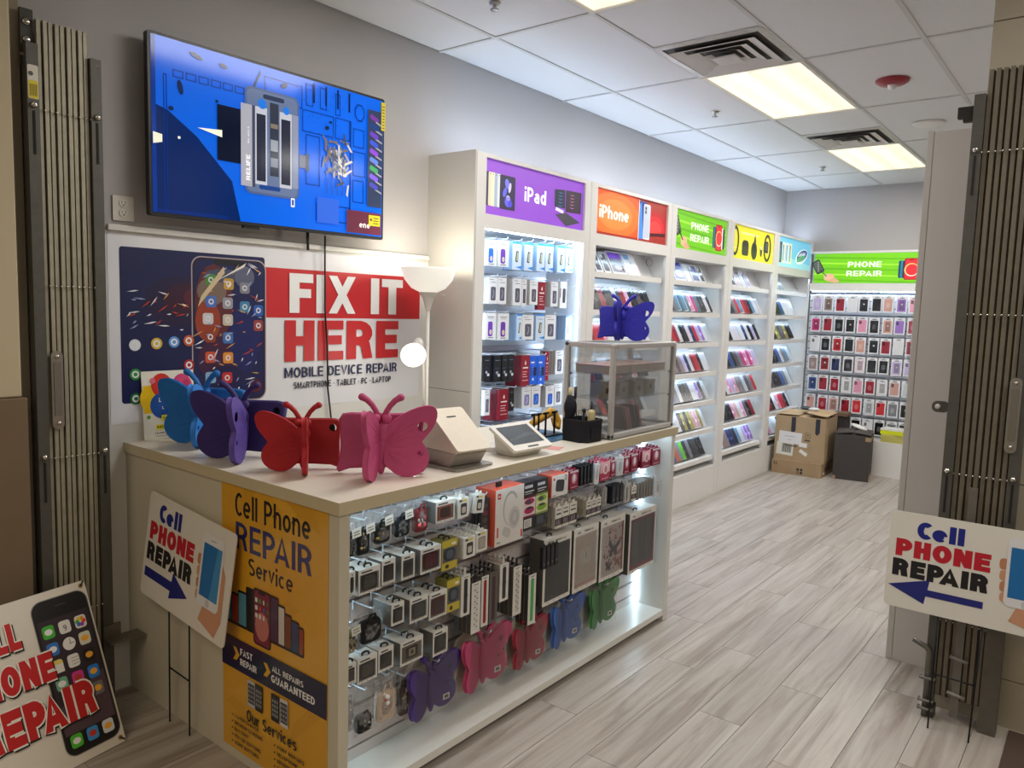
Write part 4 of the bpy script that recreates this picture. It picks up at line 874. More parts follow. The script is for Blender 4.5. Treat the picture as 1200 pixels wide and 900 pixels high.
# ------------------------------------------------------------------ back wall display
t = thing('display_cabinet', 'back-wall slatwall display under a green PHONE REPAIR sign', 'cabinet', (1.0, 8.9, 0))
BX0, BX1 = .375, 1.60; SBY = 8.86
MB().box((BX0, 8.55, 0), (BX1, Y1-.002, .36), LAM).build('base_panel', 'laminate', t)
MB().box((BX0, SBY+.03, .36), (BX1, Y1-.002, 2.36), LAM).build('back_panel', 'laminate', t)
f = MB().box((BX0, 8.82, 2.336), (BX1, SBY+.03, 2.36), LAM); f.box((BX0, 8.82, 1.925), (BX1, SBY+.03, 2.012), LAM); f.box((BX1-.03, 8.6, .36), (BX1, SBY+.03, 2.36), LAM); f.build('face_frame', 'laminate', t)
F = Fr((.41, 8.826, 2.014), (1, 0, 0)); s = MB(); s.fbox(F, 0, 0, -.004, 1.14, .32, -.0006, (200, 200, 200)); sign_art(5, s, F, 1.14, .32); s.build('lit_sign', 'lightbox', t, label='green PHONE REPAIR sign')
sl = mesh_of(MB().box((BX0, SBY+.012, 0), (BX1-.03, SBY+.03, .068), (206, 208, 214)), 'slat', 'laminate')
for j in range(20): inst(sl, 'slat', t, (-1.0, -8.9, .37+j*.0765))
MB().box((BX0, SBY+.024, .36), (BX1-.03, SBY+.029, 1.92), (56, 58, 64)).build('slot_backing', 'matte', t)
MB().box((BX0+.03, 8.825, 1.918), (BX1-.05, 8.835, 1.924), WHITE).build('led_strip', 'led', t)
BR = ['lnrwkKsvp', 'mrKKpKsvr', 'wKRKsKrwr', 'nrBkeKKll', 'brrwprwsc', 'srsrRcRgK', 'KkKgKwKgk']
zc = [1.785, 1.56, 1.345, 1.13, .905, .685, .47]
bpm = {}
for r_, row in enumerate(BR):
    cnt = {}
    for q, ch in enumerate(row):
        cnt[ch] = cnt.get(ch, 0)+1; tot = row.count(ch)
        c = PAL[ch]; kd = (ch, (q+r_) % 3)
        if kd not in bpm:
            m = MB().box((0, 0, 0), (.105, .03, .175), (214, 216, 222)); G = Fr((0, -.0005, 0), (1, 0, 0))
            m.rect(G, 0, 0, .105, .175, 0, (232, 233, 238)); m.poly(G, rr(.012, .014, .093, .145, .006, 2), .0004, c)
            if kd[1] == 0: m.poly(G, circ(.052, .075, .02, .03, 10), .0008, tuple(min(255, int(x*.7+70)) for x in c))
            elif kd[1] == 1: m.poly(G, rr(.03, .03, .08, .13, .006, 2), .0008, tuple(int(x*.72) for x in c)); m.poly(G, circ(.055, .09, .01, n=8), .0012, (190, 180, 170))
            else: m.poly(G, rr(.02, .1, .045, .135, .004, 2), .0008, tuple(int(x*.5) for x in c))
            m.rect(G, .03, .152, .075, .160, .0004, (90, 92, 100)); m.poly(G, circ(.052, .168, .004, n=8), .0004, (60, 60, 66))
            bpm[kd] = mesh_of(m, 'hanging_case_pack', 'gloss')
        wh = '' if tot == 1 else f'{ORD[cnt[ch]-1]} '
        xx = .432+q*.1215+random.uniform(-.006, .006)
        inst(bpm[kd], 'hanging_case_pack', None, (xx, 8.775, zc[r_]-.085+random.uniform(-.004, .004)), label=f'{wh}boxed {CN[ch]} phone case on back-wall display, {ORD[r_]} row down', cat='phone case', group=f'boxed phone cases hanging in back-wall row {ORD[r_]}')
        k = 'bh'
        if k not in hook_cache:
            hook_cache[k] = mesh_of(MB().tube([(0, 0, 0), (0, -.11, .001), (0, -.116, .01)], .002, (208, 214, 222), 6), 'peg_hook', 'chrome')
        inst(hook_cache[k], 'peg_hook', None, (xx+.052, SBY+.012, zc[r_]+.094), label=f'{ORD[q]} short wire hook on the back-wall display, {ORD[r_]} row down', cat='hook', group=f'hooks of back-wall row {ORD[r_]}')
    MB().box((BX0+.02, 8.79, zc[r_]-.105), (BX1-.06, 8.795, zc[r_]-.095), (196, 200, 210)).build('rail', 'metal', t)

# yellow and white papers stacked on the ledge
for z, c, lab, nm in ((.361, (214, 206, 120), 'pale yellow paper stack on the back-wall ledge', 'paper_stack'), (.445, (226, 232, 30), 'bright yellow pad on top of the paper stack', 'notepad'), (.485, (232, 232, 226), 'crumpled white sheet on top of the yellow pad', 'paper_sheet')):
    m = MB(); h_ = .082 if z < .4 else .038 if z < .47 else .02
    m.box((1.28, 8.57, z), (1.5, 8.74, z+h_), c, .04 if z < .4 else -.12)
    if z < .4:
        for q in range(6): m.box((1.277, 8.567, z+.012*q+.004), (1.503, 8.743, z+.012*q+.007), (190, 182, 96), .04)
    m.build(nm, 'print', org=(1.39, 8.65, z), label=lab, cat='paper', kind='thing')

# ------------------------------------------------------------------ cardboard boxes at the end of the aisle
CB = (168, 144, 112)
def carton(name, lab, c, sx, sy, z0, z1, rz, col, flaps, deco):
    """c: centre on the floor plan; local frame turned by rz"""
    t = thing(name, lab, 'cardboard box', (c[0], c[1], z0), rz, local=True); hx, hy, h = sx/2, sy/2, z1-z0; tk = .006
    for nm, a, b in (('front_wall', (-hx, -hy, 0), (hx, -hy+tk, h)), ('rear_wall', (-hx, hy-tk, 0), (hx, hy, h)), ('side_wall', (-hx, -hy+tk, 0), (-hx+tk, hy-tk, h)), ('side_wall', (hx-tk, -hy+tk, 0), (hx, hy-tk, h)), ('bottom', (-hx+tk, -hy+tk, 0), (hx-tk, hy-tk, tk))):
        MB().box(a, b, col).build(nm, 'cardboard', t)
    for k, (axis, lift, frac) in enumerate(flaps):
        m = MB(); q = .004
        if axis in 'fb':
            sgn = -1 if axis == 'f' else 1; L = sy*frac; y0 = sgn*(hy-.001); y1 = y0-sgn*L*math.cos(lift); zt = h+L*math.sin(lift)
            m.add([(-hx+.004, y0, h+.001), (hx-.004, y0, h+.001), (hx-.012, y1, zt+.001), (-hx+.012, y1, zt+.001), (-hx+.004, y0, h+.001+q), (hx-.004, y0, h+.001+q), (hx-.012, y1, zt+.001+q), (-hx+.012, y1, zt+.001+q)], [(0, 1, 2, 3), (7, 6, 5, 4), (0, 4, 5, 1), (1, 5, 6, 2), (2, 6, 7, 3), (3, 7, 4, 0)], tuple(min(255, int(x*1.1)) for x in col))
        else:
            sgn = -1 if axis == 'l' else 1; L = sx*frac; x0 = sgn*(hx-.001); x1 = x0-sgn*L*math.cos(lift); zt = h+L*math.sin(lift); e_ = .007*(k+1)
            m.add([(x0, -hy+.004, h+e_), (x0, hy-.004, h+e_), (x1, hy-.01, zt+e_), (x1, -hy+.01, zt+e_), (x0, -hy+.004, h+e_+q), (x0, hy-.004, h+e_+q), (x1, hy-.01, zt+e_+q), (x1, -hy+.01, zt+e_+q)], [(0, 1, 2, 3), (7, 6, 5, 4), (0, 4, 5, 1), (1, 5, 6, 2), (2, 6, 7, 3), (3, 7, 4, 0)], tuple(min(255, int(x*1.12)) for x in col))
        m.build('flap', 'cardboard', t)
    F = Fr((-hx, -hy-.0012, 0), (1, 0, 0)); S = Fr((hx+.0012, -hy, 0), (0, 1, 0)); s = MB(); deco(s, F, S, sx, sy, h)
    if s.v: s.build('labels_and_tape', 'print', t)
    return t
def d1(s, F, S, w_, d_, h):
    for u in (.16, .40):
        s.poly(F, [(u, h-.15), (u+.02, h-.17), (u+.045, h-.14), (u+.045, h), (u, h)], 0, (40, 42, 58))
    s.poly(F.sub(0, 0, 0, -.05), rr(.03, h-.27, .26, h-.15, .002, 1), .0006, (226, 226, 228)); s.rect(F.sub(0, 0, 0, -.05), .09, h-.20, .19, h-.196, .001, (140, 140, 146)); s.rect(F.sub(0, 0, 0, -.05), .12, h-.235, .16, h-.231, .001, (140, 140, 146))
    s.rect(F.sub(0, 0, 0, -.05), .24, h-.29, .32, h-.245, .001, (228, 228, 226))
    G = F.sub(0, 0, 0, -.05)
    for (a, b, c, d) in ((.29, h-.19, .345, h-.186), (.29, h-.14, .345, h-.136), (.29, h-.19, .294, h-.136), (.341, h-.19, .345, h-.136), (.305, h-.165, .33, h-.155)): s.rect(G, a, b, c, d, .0006, (70, 58, 48))
    s.rect(G, .09, h-.302, .22, h-.282, .0006, (92, 76, 60)); s.rect(G, .285, h-.225, .345, h-.205, .0006, (92, 76, 60))
    s.poly(F.sub(.02, .055, 0, -.06), rr(0, 0, .17, .13, .002, 1), .0006, (222, 220, 208)); s.poly(F.sub(.25, .10, 0, -.55), rr(0, -.0, .085, .035, .002, 1), .0006, (226, 224, 214))
    for q in range(14): s.rect(F.sub(.02, .055, 0, -.06), .055+q*.007, .03, .058+q*.007+.002*(q % 3), .12, .001, (96, 94, 86))
carton('cardboard_box', 'upright brown cardboard box with shipping labels, stacked on a flat carton', (.635, 8.20), .50, .50, .146, .60, .06, CB, [('f', .03, .42), ('b', .05, .42), ('l', .0, .45), ('r', .12, .4)], d1)
def d2(s, F, S, w_, d_, h):
    for u, v in ((.27, .062), (.305, .062), (.305, .03)): s.poly(F, circ(u, v, .014), 0, (44, 36, 32))
    A = circ(.27, .03, .014); B = circ(.27, .03, .009)
    for j in range(16): s.poly(F, [A[j], A[(j+1) % 16], B[(j+1) % 16], B[j]], 0, (44, 36, 32))
    for u, v in ((.03, .11), (.05, .11), (.03, .092), (.05, .092)): s.poly(F, circ(u, v, .007), 0, (80, 66, 54))
    [s.poly(S, circ(.15+.06*g_, .07, .022), 0, (52, 42, 36)) for g_ in range(4)]; s.rect(S, .06, .03, .12, .05, .0006, (226, 224, 214))
carton('cardboard_box', 'low flat brown cardboard box on the floor under the labelled one', (.63, 8.195), .50, .54, .001, .140, .04, (160, 134, 102), [('f', 0, .5), ('b', 0, .49)], d2)
def d3(s, F, S, w_, d_, h):
    s.rect(S, .0, .0, d_, .05, 0, (168, 142, 108)); s.rect(F, 0, 0, .03, .035, 0, (160, 134, 104)); s.rect(F, w_-.05, h-.04, w_, h, 0, (160, 134, 104)); s.rect(S, 0, h-.04, .2, h, 0, (170, 144, 110)); s.rect(S, .3, 0.05, .303, h, 0, (60, 54, 50))
carton('cardboard_box', 'open cardboard box wrapped in dark grey tape beside the brown boxes', (1.095, 8.295), .335, .42, .001, .45, .17, (66, 60, 58), [('f', .25, .42), ('l', .15, .5), ('r', .10, .45)], d3)
m = MB().ell((1.12, 8.33, .52), (.09, .05, .022), (226, 224, 220), 12, 6, Matrix.Rotation(.3, 3, 'Y')); m.build('plastic_bag', 'plastic', org=(1.12, 8.33, .50), label='crumpled white bag lying on the dark taped box', cat='bag')
MB().ell((.62, 8.22, .674), (.07, .05, .02), (60, 60, 66), 10, 6).ell((.70, 8.2, .672), (.06, .05, .018), (226, 228, 232), 10, 6).build('wrapping_scrap', 'plastic', org=(.65, 8.2, .636), label='crumpled dark and white wrapping on top of the stacked box', cat='wrapping')
# dark case standing between the boxes
m = MB(); m.box((.80, 8.60, 0), (.92, 8.74, .58), (52, 46, 44)); m.box((.79, 8.59, .58), (.93, 8.75, .62), (120, 96, 78)); m.box((.83, 8.595, .34), (.90, 8.60, .38), (190, 186, 180)); m.build('floor_speaker', 'matte', org=(.86, 8.66, 0), label='narrow dark carton standing between the stacked boxes and the taped box', cat='box')

# ------------------------------------------------------------------ the service counter
ct = thing('display_counter', 'long white L-shaped service counter with a lit slatwall front', 'counter', (1.0, 2.2, 0))
CZ = 1.04; EDGE = (206, 192, 160); TOPC = (226, 220, 206)
def ctop(col, z0, z1, g=0): return [( -g, 1.42-g), (1.385+g, 1.42-g), (1.385+g, 3.64+g), (.72-g, 3.64+g), (.72-g, 1.95+g), (-g, 1.95+g)]
F = Fr((0, 0, 0), (1, 0, 0), (0, 1, 0))
MB().prism(F, [(.002, 1.42), (1.385, 1.42), (1.385, 3.64), (.72, 3.64), (.72, 1.95), (.002, 1.95)], CZ-.04, CZ, TOPC, EDGE).build('countertop', 'laminate', ct, bevel=.002)
MB().box((.002, 1.43, 0), (1.375, 1.47, CZ-.041), (206, 198, 178)).build('end_panel', 'laminate', ct, bevel=.0015)
MB().box((.002, 1.4285, 0), (.02, 1.4295, CZ-.041), (196, 188, 168)).build('end_trim', 'laminate', ct)
MB().box((.74, 3.59, 0), (1.375, 3.63, CZ-.041), (216, 214, 208)).build('end_panel', 'laminate', ct, bevel=.0015)
MB().box((.74, 1.95, 0), (.756, 3.59, CZ-.041), LAM).build('rear_panel', 'laminate', ct)
MB().box((.02, 1.934, 0), (.74, 1.95, CZ-.041), LAM).build('rear_panel', 'laminate', ct)
MB().box((1.16, 1.47, .03), (1.372, 3.59, .06), (228, 226, 220)).build('base_shelf', 'laminate', ct)
MB().box((1.20, 1.47, 0), (1.30, 3.59, .03), (24, 22, 20)).build('toe_kick', 'matte', ct)
MB().box((1.16, 1.47, .06), (1.176, 3.59, CZ-.041), (34, 33, 33)).build('slot_backing', 'matte', ct)
sl = mesh_of(MB().box((1.176, 1.472, 0), (1.20, 3.588, .0635), (222, 213, 212)), 'slat', 'laminate')
inst(mesh_of(MB().box((1.176, 1.472, 0), (1.20, 3.588, .0415), (214, 213, 212)), 'slat', 'laminate'), 'slat', ct, (-1.0, -2.2, .0605))
for k in range(12): inst(sl, 'slat', ct, (-1.0, -2.2, .1095+k*.0756))
inst(mesh_of(MB().box((1.176, 1.472, 0), (1.20, 3.588, .0365), (214, 213, 212)), 'slat', 'laminate'), 'slat', ct, (-1.0, -2.2, .962))
for ya in (1.474, 3.582): MB().box((1.204, ya, .07), (1.214, ya+.006, .98), WHITE).build('led_strip', 'ledcounter', ct)
MB().box((1.330, 1.49, CZ-.046), (1.350, 3.57, CZ-.0415), WHITE).build('led_strip', 'ledunder', ct)
# folded card of the yellow poster on the counter end
t = thing('wall_poster', 'tall yellow poster reading Cell Phone REPAIR Service on the counter end', 'poster', (1.02, 1.428, .0))
PW_, PH_ = .592, .985
F = Fr((.733, 1.4285, .038), (1, 0, 0)); s = MB(); s.fbox(F, 0, 0, -.0008, PW_, PH_, .0008, (222, 164, 44)); s.build('sheet', 'gloss', t)
s = MB(); n_[0] = .0012
for k in range(16):
    u, v, g, l_ = random.uniform(.05, .5), random.choice([random.uniform(.66, .95), random.uniform(.1, .4), random.uniform(.5, .95)]), random.uniform(-.9, .9), random.uniform(.06, .16)
    P_ = [(-l_, -.02), (l_, .0), (l_*.5, .05), (-l_*.6, .03)]; c, q = math.cos(g), math.sin(g)
    P_ = [(min(PW_-.002, max(.002, u+a*c-b*q)), min(PH_-.002, max(.002, v+a*q+b*c))) for a, b in P_]
    s.poly(F, P_, n_[0]+.00001*k, random.choice([(228, 172, 52), (214, 156, 38), (220, 162, 46)]))
L_(2)
NB = (22, 26, 62)
s.text(F, 'Cell Phone', .085, .855, .082, L_(), (28, 26, 26), .42, .004); s.text(F, 'REPAIR', .088, .740, .094, L_(), (38, 44, 110), .425, .010); s.text(F, 'Service', .165, .662, .060, L_(), (28, 26, 26), .25, .004)
fan = [(.03, .10, .05, (60, 130, 140)), (.06, .12, .055, (180, 60, 50)), (.10, .14, .055, (90, 150, 170)), (.15, .17, .06, (30, 32, 38)), (.43, .10, .045, (150, 60, 30)), (.40, .115, .05, (40, 70, 110)), (.36, .13, .05, (120, 70, 40)), (.32, .155, .055, (210, 205, 200)), (.27, .18, .07, (70, 50, 80))]
for k, (u, h_, w_, c) in enumerate(fan):
    v = .462; h_ *= .80; L_(); s.poly(F, rr(u, v, u+w_, v+h_+.02, .008, 3), n_[0], (26, 26, 30)); s.poly(F, rr(u+.004, v+.010, u+w_-.004, v+h_+.012, .004, 2), n_[0]+.0001, c)
L_(); s.poly(F, rr(.195, .43, .295, .628, .014, 4), n_[0], (20, 20, 24)); s.poly(F, rr(.201, .437, .289, .621, .011, 4), L_(), (120, 40, 60)); s.poly(F, circ(.245, .50, .04, .05), L_(), (196, 120, 110)); s.poly(F, rr(.225, .611, .265, .623, .004, 2), L_(), (20, 20, 24))
for a in range(4):
    for b_ in range(3): s.poly(F, rr(.206+a*.023, .525+b_*.027, .220+a*.02, .541+b_*.027, .003, 2), n_[0]+.0001, random.choice([(230, 230, 230), (70, 160, 80), (220, 80, 60), (60, 110, 200)]))
L_(2)
s.rect(F, 0, .30, PW_, .415, L_(), NB)
for u in (.07, .255): s.poly(F, [(u, .335), (u+.02, .335), (u+.04, .358), (u+.02, .382), (u, .382), (u+.018, .358)], L_(), (232, 176, 40))
s.text(F, 'FAST', .115, .362, .024, L_(), (240, 240, 240), .075, .02); s.text(F, 'REPAIR', .115, .326, .024, L_(), (240, 240, 240), .10, .02)
s.text(F, 'ALL REPAIRS', .305, .366, .020, L_(), (240, 240, 240), .17, .015); s.text(F, 'GUARANTEED', .30, .328, .026, L_(), (240, 240, 240), .235, .025)
for u, k in ((.16, 0), (.30, 1)):
    for q in (0, 1):
        a = u+q*.045 if k == 0 else u+q*.05; v = .195-(.0 if k == 0 else .0); cc = (190, 190, 194) if (q+k) % 2 == 0 and not (k == 1 and q == 0) else (24, 24, 28)
        if k == 1: cc = (24, 24, 28) if q == 0 else (214, 214, 214)
        L_(); s.poly(F, rr(a, v, a+.045, v+.095, .005, 2), n_[0], cc); s.poly(F, rr(a+.003, v+.012, a+.042, v+.083, .002, 1), L_(), (60, 62, 70))
        for e1 in range(3):
            for e2 in range(4): s.rect(F, a+.007+e1*.012, v+.018+e2*.016, a+.014+e1*.012, v+.027+e2*.016, n_[0]+.0001, (150, 154, 160))
        L_()
s.text(F, 'Our Services', .155, .138, .042, L_(), (30, 28, 28), .285, .008)
for col_, x_, items in ((0, .065, ['WATER DAMAGE', 'BROKEN SCREENS', 'BATTERY', 'POWER BUTTONS', 'HOME BUTTONS']), (1, .32, ['PORT REPAIRS', 'HEADPHONE JACKS', 'BROKEN GLASS', 'SPEAKERS', 'AND MUCH MORE!'])):
    for k, tx in enumerate(items):
        v = .122-k*.0245-.016*col_; s.poly(F, circ(x_, v+.006, .0035, n=8), n_[0], (30, 28, 28)); s.text(F, tx, x_+.015, v, .0125, n_[0], (44, 38, 28), .0128*len(tx)*.95, .012)
s.build('print', 'gloss', t)

# ------------------------------------------------------------------ goods on the counter's front
SX = 1.20
G1 = 'goods hanging on the counter front'
def hang_tab(m, F, u, z, col=(20, 20, 22)):
    """little black loop hanger"""
    P_ = [F.p(u+.012*math.cos(a), z+.007+.007*math.sin(a), .004*math.cos(a)) for a in [q*PI/5 for q in range(-1, 7)]]
    m.tube(P_, .0034, col, 6)
def window_box(lab, y, w_, z, h, dp, case, inner, group, frame=(226, 224, 218), xf=1.325, tabs=1, squares=False):
    t = thing('watch_case_box', lab, 'boxed case', (xf, y, z), group=group)
    F = Fr((xf, y, z)); b = MB()
    b.fbox(F, 0, 0, -dp, w_, h, -.002, (120, 118, 114)); b.rect(F, 0, h-.016, w_, h, .0, frame); b.rect(F, 0, 0, w_, .009, .0, frame); b.rect(F, 0, 0, .007, h, .0001, frame); b.rect(F, w_-.007, 0, w_, h, .0001, frame)
    b.fbox(F, 0, h, -dp, w_, h+.0015, 0, frame); b.rect(F, .012, h-.011, w_*.62, h-.006, .0004, (50, 50, 52))
    for q in range(3): b.poly(F, circ(w_*(.25+.25*q), .0045, .0018, n=6), .0004, (120, 120, 120))
    b.build('carton', 'print', t)
    q = MB(); cx, cz = w_*.5, h*.47
    q.prism(F, rr(cx-w_*.36, cz-h*.33, cx+w_*.36, cz+h*.33, min(w_, h)*.12), -.0018, .0, case); q.prism(F, rr(cx-w_*.26, cz-h*.24, cx+w_*.26, cz+h*.24, min(w_, h)*.1), .0, .0012, inner)
    if squares: q.poly(F, rr(cx-w_*.14, cz-h*.16, cx+w_*.14, cz+h*.16, .003, 2), .0016, (170, 158, 130)); q.poly(F, rr(cx-w_*.06, cz-h*.08, cx+w_*.06, cz+h*.08, .002, 2), .002, (60, 50, 40))
    q.build('watch_case', 'plastic', t)
    MB().rect(F, .007, .009, w_-.007, h-.016, .0024, WHITE).build('clear_window', 'blister', t)
    for k in range(tabs):
        m = MB(); hang_tab(m, Fr(F.p(0, 0, -.01-k*.028)), w_*.5, h+.001); m.build('hanging_loop', 'plastic', t)
    return t
def bag(lab, y, w_, z, h, dark, accent, group, xf=1.31, tag_=True, fill=.78, cat='bagged case'):
    t = thing('bagged_case', lab, cat, (xf, y, z), group=group); rn = random.Random(int(y*1000+z*77))
    m = MB(); cx = y+w_*.5; hh = h*fill
    m.soft(Fr((xf-.036, cx, z+.006)), rr(-w_*.42, 0, w_*.42, hh*.86, min(w_, hh)*.22, 4), 0, .028, .010, dark)
    for k in range(9): m.ell((xf-.008+rn.uniform(-.006, .004), cx+rn.uniform(-.3, .3)*w_, z+hh*rn.uniform(.2, .85)), (.006, w_*rn.uniform(.04, .11), hh*rn.uniform(.03, .09)), rn.choice([dark, tuple(min(255, c_*2+20) for c_ in dark), accent]), 8, 5)
    m.tube([(xf-.012, cx-w_*.2, z+hh*.8), (xf-.008, cx-w_*.1, z+hh*1.08), (xf-.008, cx+w_*.1, z+hh*1.1), (xf-.012, cx+w_*.22, z+hh*.8)], .004, dark, 6)
    m.build('soft_case', 'felt', t)
    b = MB(); nu, nv = 6, 8
    for side in (0, 1):
        V_ = []
        for i in range(nv+1):
            for j in range(nu+1):
                u, v = j/nu, i/nv; bulge = math.sin(PI*u)*max(0, math.sin(PI*min(1, v*1.25)))*.020+rn.uniform(-.0035, .0035)*(0 < j < nu)*(0 < i < nv)
                V_.append((xf-.022+(bulge+.001 if side else -bulge-.001), y+w_*u+rn.uniform(-.002, .002), z+h*v))
        fs = [(i*(nu+1)+j, i*(nu+1)+j+1, (i+1)*(nu+1)+j+1, (i+1)*(nu+1)+j) for i in range(nv) for j in range(nu)]
        b.add(V_, fs, WHITE, True)
    b.build('bag_film', 'film', t)
    if tag_:
        F = Fr((xf+.003, cx, z+h*.66), (0, 1, .12), (0, -.12, 1)); q = MB().fbox(F, -.002, 0, 0, .034, .030, .001, (226, 222, 210))
        for k in range(2): q.rect(F, .004, .008+k*.009, .028, .011+k*.009, .0014, (90, 88, 84))
        q.build('price_tag', 'print', t)
    return t
HG = 'wire peg hooks in the counter slatwall'
HN = {}
def H_(y, z, row):
    HN[row] = HN.get(row, 0)+1
    return hook(SX+.001, y, z, .10, f'peg hook holding the {ORD[min(20, HN[row]-1)]} item of the {row} row, counter slatwall' + (f' near {["end", "aisle", "corner"][HN[row]%3]}' if HN[row] > 20 else ''), f'wire peg hooks on the {row} row of the counter')
# row one
R1 = [('black bagged watch strap hanging highest at the poster end of the counter', 1.511, .045, .82, .107, (24, 23, 22), (90, 84, 70)), ('black bagged case with gold stud pattern, second along the top hook row', 1.560, .062, .815, .12, (20, 20, 20), (180, 160, 110)),
      ('dark olive bagged case with a gold star, third along the top hook row', 1.630, .082, .835, .105, (26, 25, 20), (170, 140, 60)), ('dark teal bagged pouch, fourth along the top hook row', 1.722, .080, .838, .105, (18, 26, 28), (120, 118, 110))]
for lab, y, w_, z, h, d_, a_ in R1: bag(lab, y, w_, z, h, d_, a_, 'bagged cases on the top hook row'); H_(y+w_/2, z+h+.001, 'top')
bag('crinkled clear bag of red and white earbuds on the top hook row', 1.815, .072, .835, .128, (120, 40, 44), (206, 200, 196), 'bagged cases on the top hook row', tag_=False); H_(1.85, .968, 'top')
window_box('white window box with a rose-patterned watch case, top hook row', 1.893, .098, .866, .076, .07, (170, 96, 84), (84, 60, 50), 'watch case boxes on the counter', (228, 224, 216)); H_(1.94, .945, 'top')
def hcard(name, lab, cat, y, w_, z, h, base, art, group, xf=1.325, n=3, tilt=0, side=None, dp=.012, gap=.018):
    """flat carded goods: front card plus the ones queued behind it"""
    me = None
    for k in range(n):
        if me is None:
            F = Fr((0, 0, 0)); m = MB(); m.fbox(F, 0, 0, -dp, w_, h, 0, side or base); m.rect(F, 0, 0, w_, h, .0003, base); art(m, F, w_, h)
            a = [(w_*.32, h), (w_*.68, h), (w_*.6, h+.014), (w_*.4, h+.014)]; m.prism(F, a, -.002, 0, base); me = mesh_of(m, name, 'print')
        o = inst(me, name, None, (xf-k*gap, y, z+.001*k), label=lab if k == 0 else ' '.join(lab.split(',')[0].split()[:5])+f', {["", "directly", "second", "third", "fourth", "fifth"][k]} behind the {lab.split(",")[1].strip() if "," in lab else " ".join(lab.split()[-3:])} one', cat=cat, group=group if k == 0 else f'{group}, queued behind')
        if k and len(o['label'].split()) > 16: o['label'] = ' '.join(o['label'].split()[:16])
        if tilt: o.rotation_euler = (tilt, 0, 0)
def a_watch(m, F, w_, h):
    m.rect(F, w_*.12, h*.84, w_*.36, h*.93, .0008, (40, 42, 44)); m.rect(F, w_*.4, h*.84, w_*.75, h*.93, .0008, (220, 200, 40)); m.poly(F, rr(w_*.24, h*.14, w_*.78, h*.74, .006), .0008, (60, 56, 52)); m.poly(F, rr(w_*.34, h*.24, w_*.68, h*.56, .004), .0012, (200, 192, 180))
hcard('boxed_strap_card', 'white card box with yellow tag and dark charm hanging on the top hook row', 'carded accessory', 2.008, .060, .862, .072, (228, 225, 218), a_watch, 'white yellow-tagged cards on the top hook row', n=3); H_(2.04, .945, 'top')
hcard('boxed_strap_card', 'tilted white yellow-tagged card box next to the hanging earphones', 'carded accessory', 2.095, .055, .866, .070, (228, 225, 218), a_watch, 'tilted white yellow-tagged card on the top hook row', n=2, tilt=-.12); H_(2.12, .945, 'top')
def a_dark(m, F, w_, h):
    for k in range(5): m.poly(F, circ(w_*.5, h*(.15+k*.17), w_*.3, h*.06), .0008, random.choice([(90, 84, 82), (50, 44, 46), (120, 60, 70)]))
hcard('blister_card', 'narrow dark blister card of earphones beside the tall headphone box', 'carded accessory', 2.168, .048, .735, .165, (58, 56, 58), a_dark, 'narrow dark blister card', n=3, xf=1.30); H_(2.19, .915, 'top')
# headphone box
t = thing('headphone_box', 'tall white headphone box with coral top hanging on the counter front', 'headphone box', (1.325, 2.22, .705))
F = Fr((1.325, 2.222, .705)); b = MB(); b.fbox(F, 0, 0, -.10, .178, .225, 0, (232, 96, 70)); b.rect(F, 0, 0, .178, .225, .0004, (228, 222, 216)); b.build('carton', 'gloss', t)
q = MB(); q.rect(F, .012, .187, .032, .209, .0008, (206, 50, 40)); q.text(F, '', .014, .19, .01, .001, WHITE) if False else None
q.text(F, 'JBL', .0135, .194, .008, .0012, (240, 230, 226), .017, .02); q.rect(F, .012, .035, .021, .075, .0008, (206, 70, 60)); q.rect(F, .163, .01, .173, .04, .0008, (206, 70, 60)); q.rect(F, .012, .012, .034, .016, .0008, (110, 108, 106))
for A_, B_, c in ((circ(.095, .14, .048, .07, 26, PI/2), circ(.095, .135, .041, .063, 26, PI/2), (178, 176, 174)),):
    for j in range(18): q.poly(F, [A_[j-4], A_[j-3], B_[j-3], B_[j-4]], .0008, c)
q.poly(F, circ(.118, .098, .036, .046, 22), .001, (206, 202, 198)); q.poly(F, circ(.120, .098, .026, .034, 20), .0013, (190, 186, 184)); q.poly(F, circ(.12, .1, .012, .017), .0016, (206, 204, 200)); q.poly(F.sub(.075, .045, 0, -.5), rr(-.03, -.018, .022, .018, .012), .0009, (200, 196, 192))
q.build('print', 'gloss', t)
m = MB(); m.fbox(F, .045, .225, -.04, .075, .245, -.032, (20, 20, 22)); m.build('hanging_tab', 'plastic', t); H_(2.28, .957, 'top')
